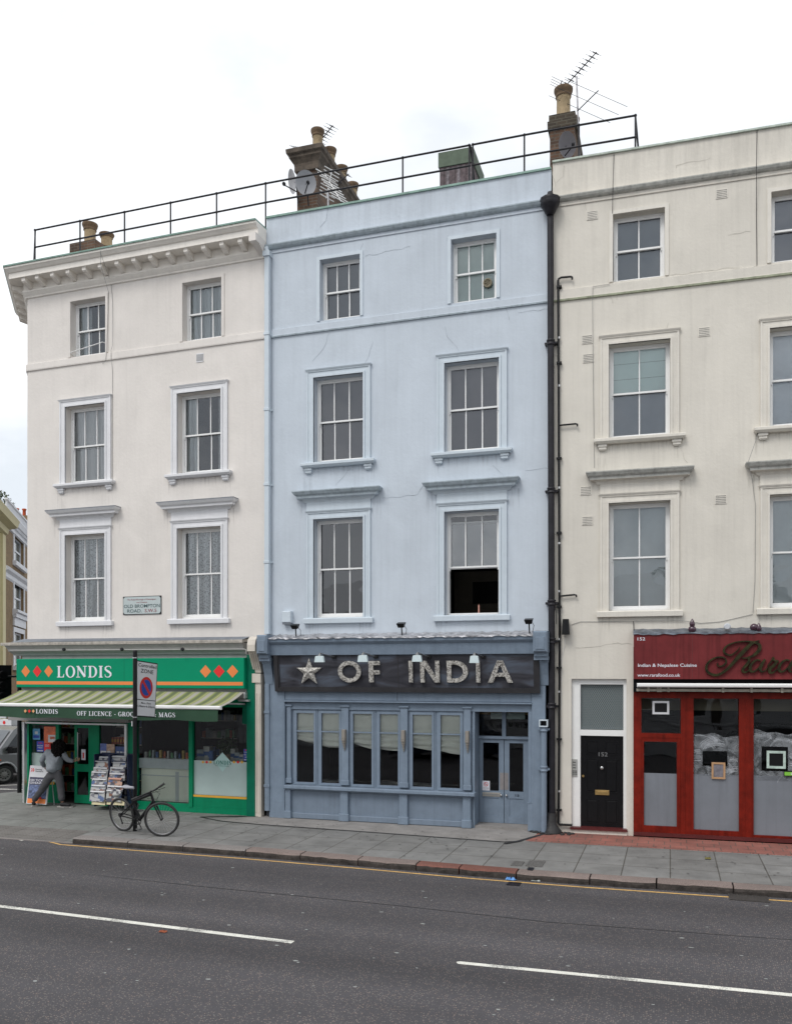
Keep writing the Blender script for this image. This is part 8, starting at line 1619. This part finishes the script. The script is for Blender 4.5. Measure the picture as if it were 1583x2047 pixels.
# ---------------- the terrace behind the camera, seen mirrored in the windows
OF = Frame(0, -8.5, 180)
OP = thing('opposite_house', 'low white house row across the road seen only in reflections', 'building', OF, 0, 0, 0)
holes = []
for k in range(-7, 8): holes += [(k*2.6-.5, k*2.6+.5, 1.2, 2.9), (k*2.6-.5, k*2.6+.5, 4.0, 5.5)]
w = MB(); wall_grid(w, -20, 20, -.1, 6.6, holes, reveal=.15); w.add([(-20, 0, 6.6), (20, 0, 6.6), (20, 6, 8.2), (-20, 6, 8.2)], [(0, 1, 2, 3)]); w.build('wall', mat('opposite_white', (.62, .62, .62), .8), OP)
w = MB(); w.add([(-20, .16, 0), (20, .16, 0), (20, .16, 6.5), (-20, .16, 6.5)], [(0, 1, 2, 3)]); w.build('glazing', mat('opposite_glass', (.03, .035, .04), .1), OP)
w = MB()
for h in holes: w.ring(h[0], h[1], h[2], h[3], .07, .05, .12); w.box(h[0]+.07, h[1]-.07, .05, .1, (h[2]+h[3])/2-.03, (h[2]+h[3])/2+.03)
w.build('window_frame', M_WH, OP)
GW = Frame(0, -1.6, 180)
t = thing('garden_wall', 'white pierced garden wall behind the camera seen only in reflections', 'wall', GW, 0, 0, -.12)
w = MB(); w.box(-20, 20, 0, .2, -.12, .75); w.box(-20, 20, -.03, .23, 1.15, 1.25)
for k in range(90): w.ring(-19.9+k*.44, -19.5+k*.44, .75, 1.15, .07, .05, .15)
for k in range(11): w.box(-20.2+k*4, -19.75+k*4, -.08, .28, -.12, 1.6); w.box(-20.27+k*4, -19.68+k*4, -.15, .35, 1.6, 1.7)
w.build('wall', mat('opposite_white', (.62, .62, .62), .8), t)
def parked_car(cx, cy, colr, lab, nm):
    t = thing('parked_car', lab, 'car', WLD, cx, cy, -.12); pr = [(-2.1, .25), (-2.15, .55), (-2.0, .75), (-1.2, .9), (-.55, 1.38), (.9, 1.42), (1.6, 1.0), (2.05, .92), (2.1, .5), (2.05, .25)]
    w = MB(); w.prism([(cx+x, z-.12) for x, z in pr], cy-.85, cy+.85); w.build('body', mat('car_paint_'+nm, colr, .25, coat=.6), t)
    w = MB(); w.prism([(cx+x, z-.12) for x, z in ((-1.05, .93), (-.5, 1.32), (.85, 1.36), (1.4, .98))], cy-.86, cy+.86); w.build('window', mat('car_glass', (.02, .02, .025), .05), t)
    for x in (-1.35, 1.3):
        for y in (-.8, .62): w = MB(); w.lathe(cx+x, cy+y, [(.2, -.01), (.32, 0), (.32, .18), (.2, .19)], 18, 0, .2, 'y'); w.build('wheel', M_RUB, t)
parked_car(-8.2, 2.6, (.012, .018, .04), 'dark blue car parked behind the camera to the left', 'blue'); parked_car(-2.2, 2.5, (.015, .015, .016), 'black car parked close beneath the camera', 'black'); parked_car(4, 2.6, (.25, .26, .27), 'silver car parked behind the camera to the right', 'silver')
def leafball(name, c, rad, n, lab, seed, size=.1):
    random.seed(seed); q = MB(); c = Vector(c)
    for k in range(n):
        a, bq = random.uniform(0, 6.3), random.uniform(-1, 1); r = random.random()**.4; s = sqrt(1-bq*bq); p = c+Vector((rad[0]*r*cos(a)*s, rad[1]*r*sin(a)*s, rad[2]*r*bq)); d = Vector((random.uniform(-1, 1), random.uniform(-1, 1), random.uniform(-1, 1))).normalized()*size; e = d.orthogonal().normalized()*size*.5; q.add([p-d, p+e, p+d, p-e], [(0, 1, 2, 3)])
    return q
t = thing('roadside_tree', 'leafy tree behind the camera across the road', 'tree', WLD, 3.2, -5, -.12); leafball('c', (3.2, -5, 6.6), (2.4, 1.8, 2.3), 2600, '', 3, .12).build('crown', MC['leaf_dark'], t)
q = MB(); q.tube([(3.2, -5, -.12), (3.2, -5, 3), (3.3, -5, 6)], [.2, .16, .08], 8); q.build('trunk', MC['bark'], t)
for i, x in enumerate((-13.5, -6.5)): leafball('c', (x, -2.9, 1.5), (1.6, .8, 1.3), 1600, '', 20+i, .1).build('garden_bush', MC['leaf_dark'], at=(WLD, x, -2.9, 0), label='dark bush in the opposite garden, %s one' % ('farther left', 'nearer')[i], cat='bush')

# drip stains on the stucco below the sills and hoods
def stain_mat(name, colr):
    m = bpy.data.materials.new(name); m.use_nodes = True; n = m.node_tree.nodes; l = m.node_tree.links.new; b = n['Principled BSDF']; b.inputs['Base Color'].default_value = (*colr, 1); b.inputs['Roughness'].default_value = 1; b.inputs['Specular IOR Level'].default_value = 0
    tcn = n.new('ShaderNodeTexCoord'); mp = n.new('ShaderNodeMapping'); mp.inputs['Scale'].default_value = (22, 1, 1.6); l(tcn.outputs['Object'], mp.inputs[0]); nz = n.new('ShaderNodeTexNoise'); nz.inputs['Scale'].default_value = 1; nz.inputs['Detail'].default_value = 5; l(mp.outputs[0], nz.inputs[0])
    mr = n.new('ShaderNodeMapRange'); mr.inputs[1].default_value = .5; mr.inputs[2].default_value = .8; mr.inputs[3].default_value = 0; mr.inputs[4].default_value = .45; l(nz.outputs[0], mr.inputs[0]); 
    at = n.new('ShaderNodeAttribute'); at.attribute_name = 'fade'; mu = n.new('ShaderNodeMath'); mu.operation = 'MULTIPLY'; l(mr.outputs[0], mu.inputs[0]); l(at.outputs['Fac'], mu.inputs[1]); l(mu.outputs[0], b.inputs['Alpha']); return m
def stains(bld, spots, m):
    for x0, x1, z, h in spots:
        q = MB(); q.keep = True; q.add([(x0, -.0025, z), (x1, -.0025, z), (x1, -.0025, z-h), (x0, -.0025, z-h)], [(0, 1, 2, 3)])
        o = q.build('drip_stain', m, bld); at = o.data.attributes.new('fade', 'FLOAT', 'POINT'); at.data.foreach_set('value', [1.0, 1.0, 0.0, 0.0])
for bld, hs2, hs1, w_, m in ((LB, lh2, lh1, None, stain_mat('stain_grey', (.22, .20, .18))), (BB, bh2, bh1, None, stain_mat('stain_blue_grey', (.17, .19, .21))), (RB, rh2, rh1, None, stain_mat('stain_olive', (.22, .20, .15)))):
    sp = []
    for (a, b, c, d) in hs2: sp += [(a-.25, a-.02, c-.1, .75), (b+.02, b+.25, c-.1, .6), (a, b, c-.11, .25)]
    for (a, b, c, d) in hs1: sp += [(a-.2, a+.1, c-.12, .35), (b-.1, b+.2, c-.12, .3), (a-.42, a-.18, d+.40, .5), (b+.18, b+.42, d+.40, .5)]
    stains(bld, sp, m)
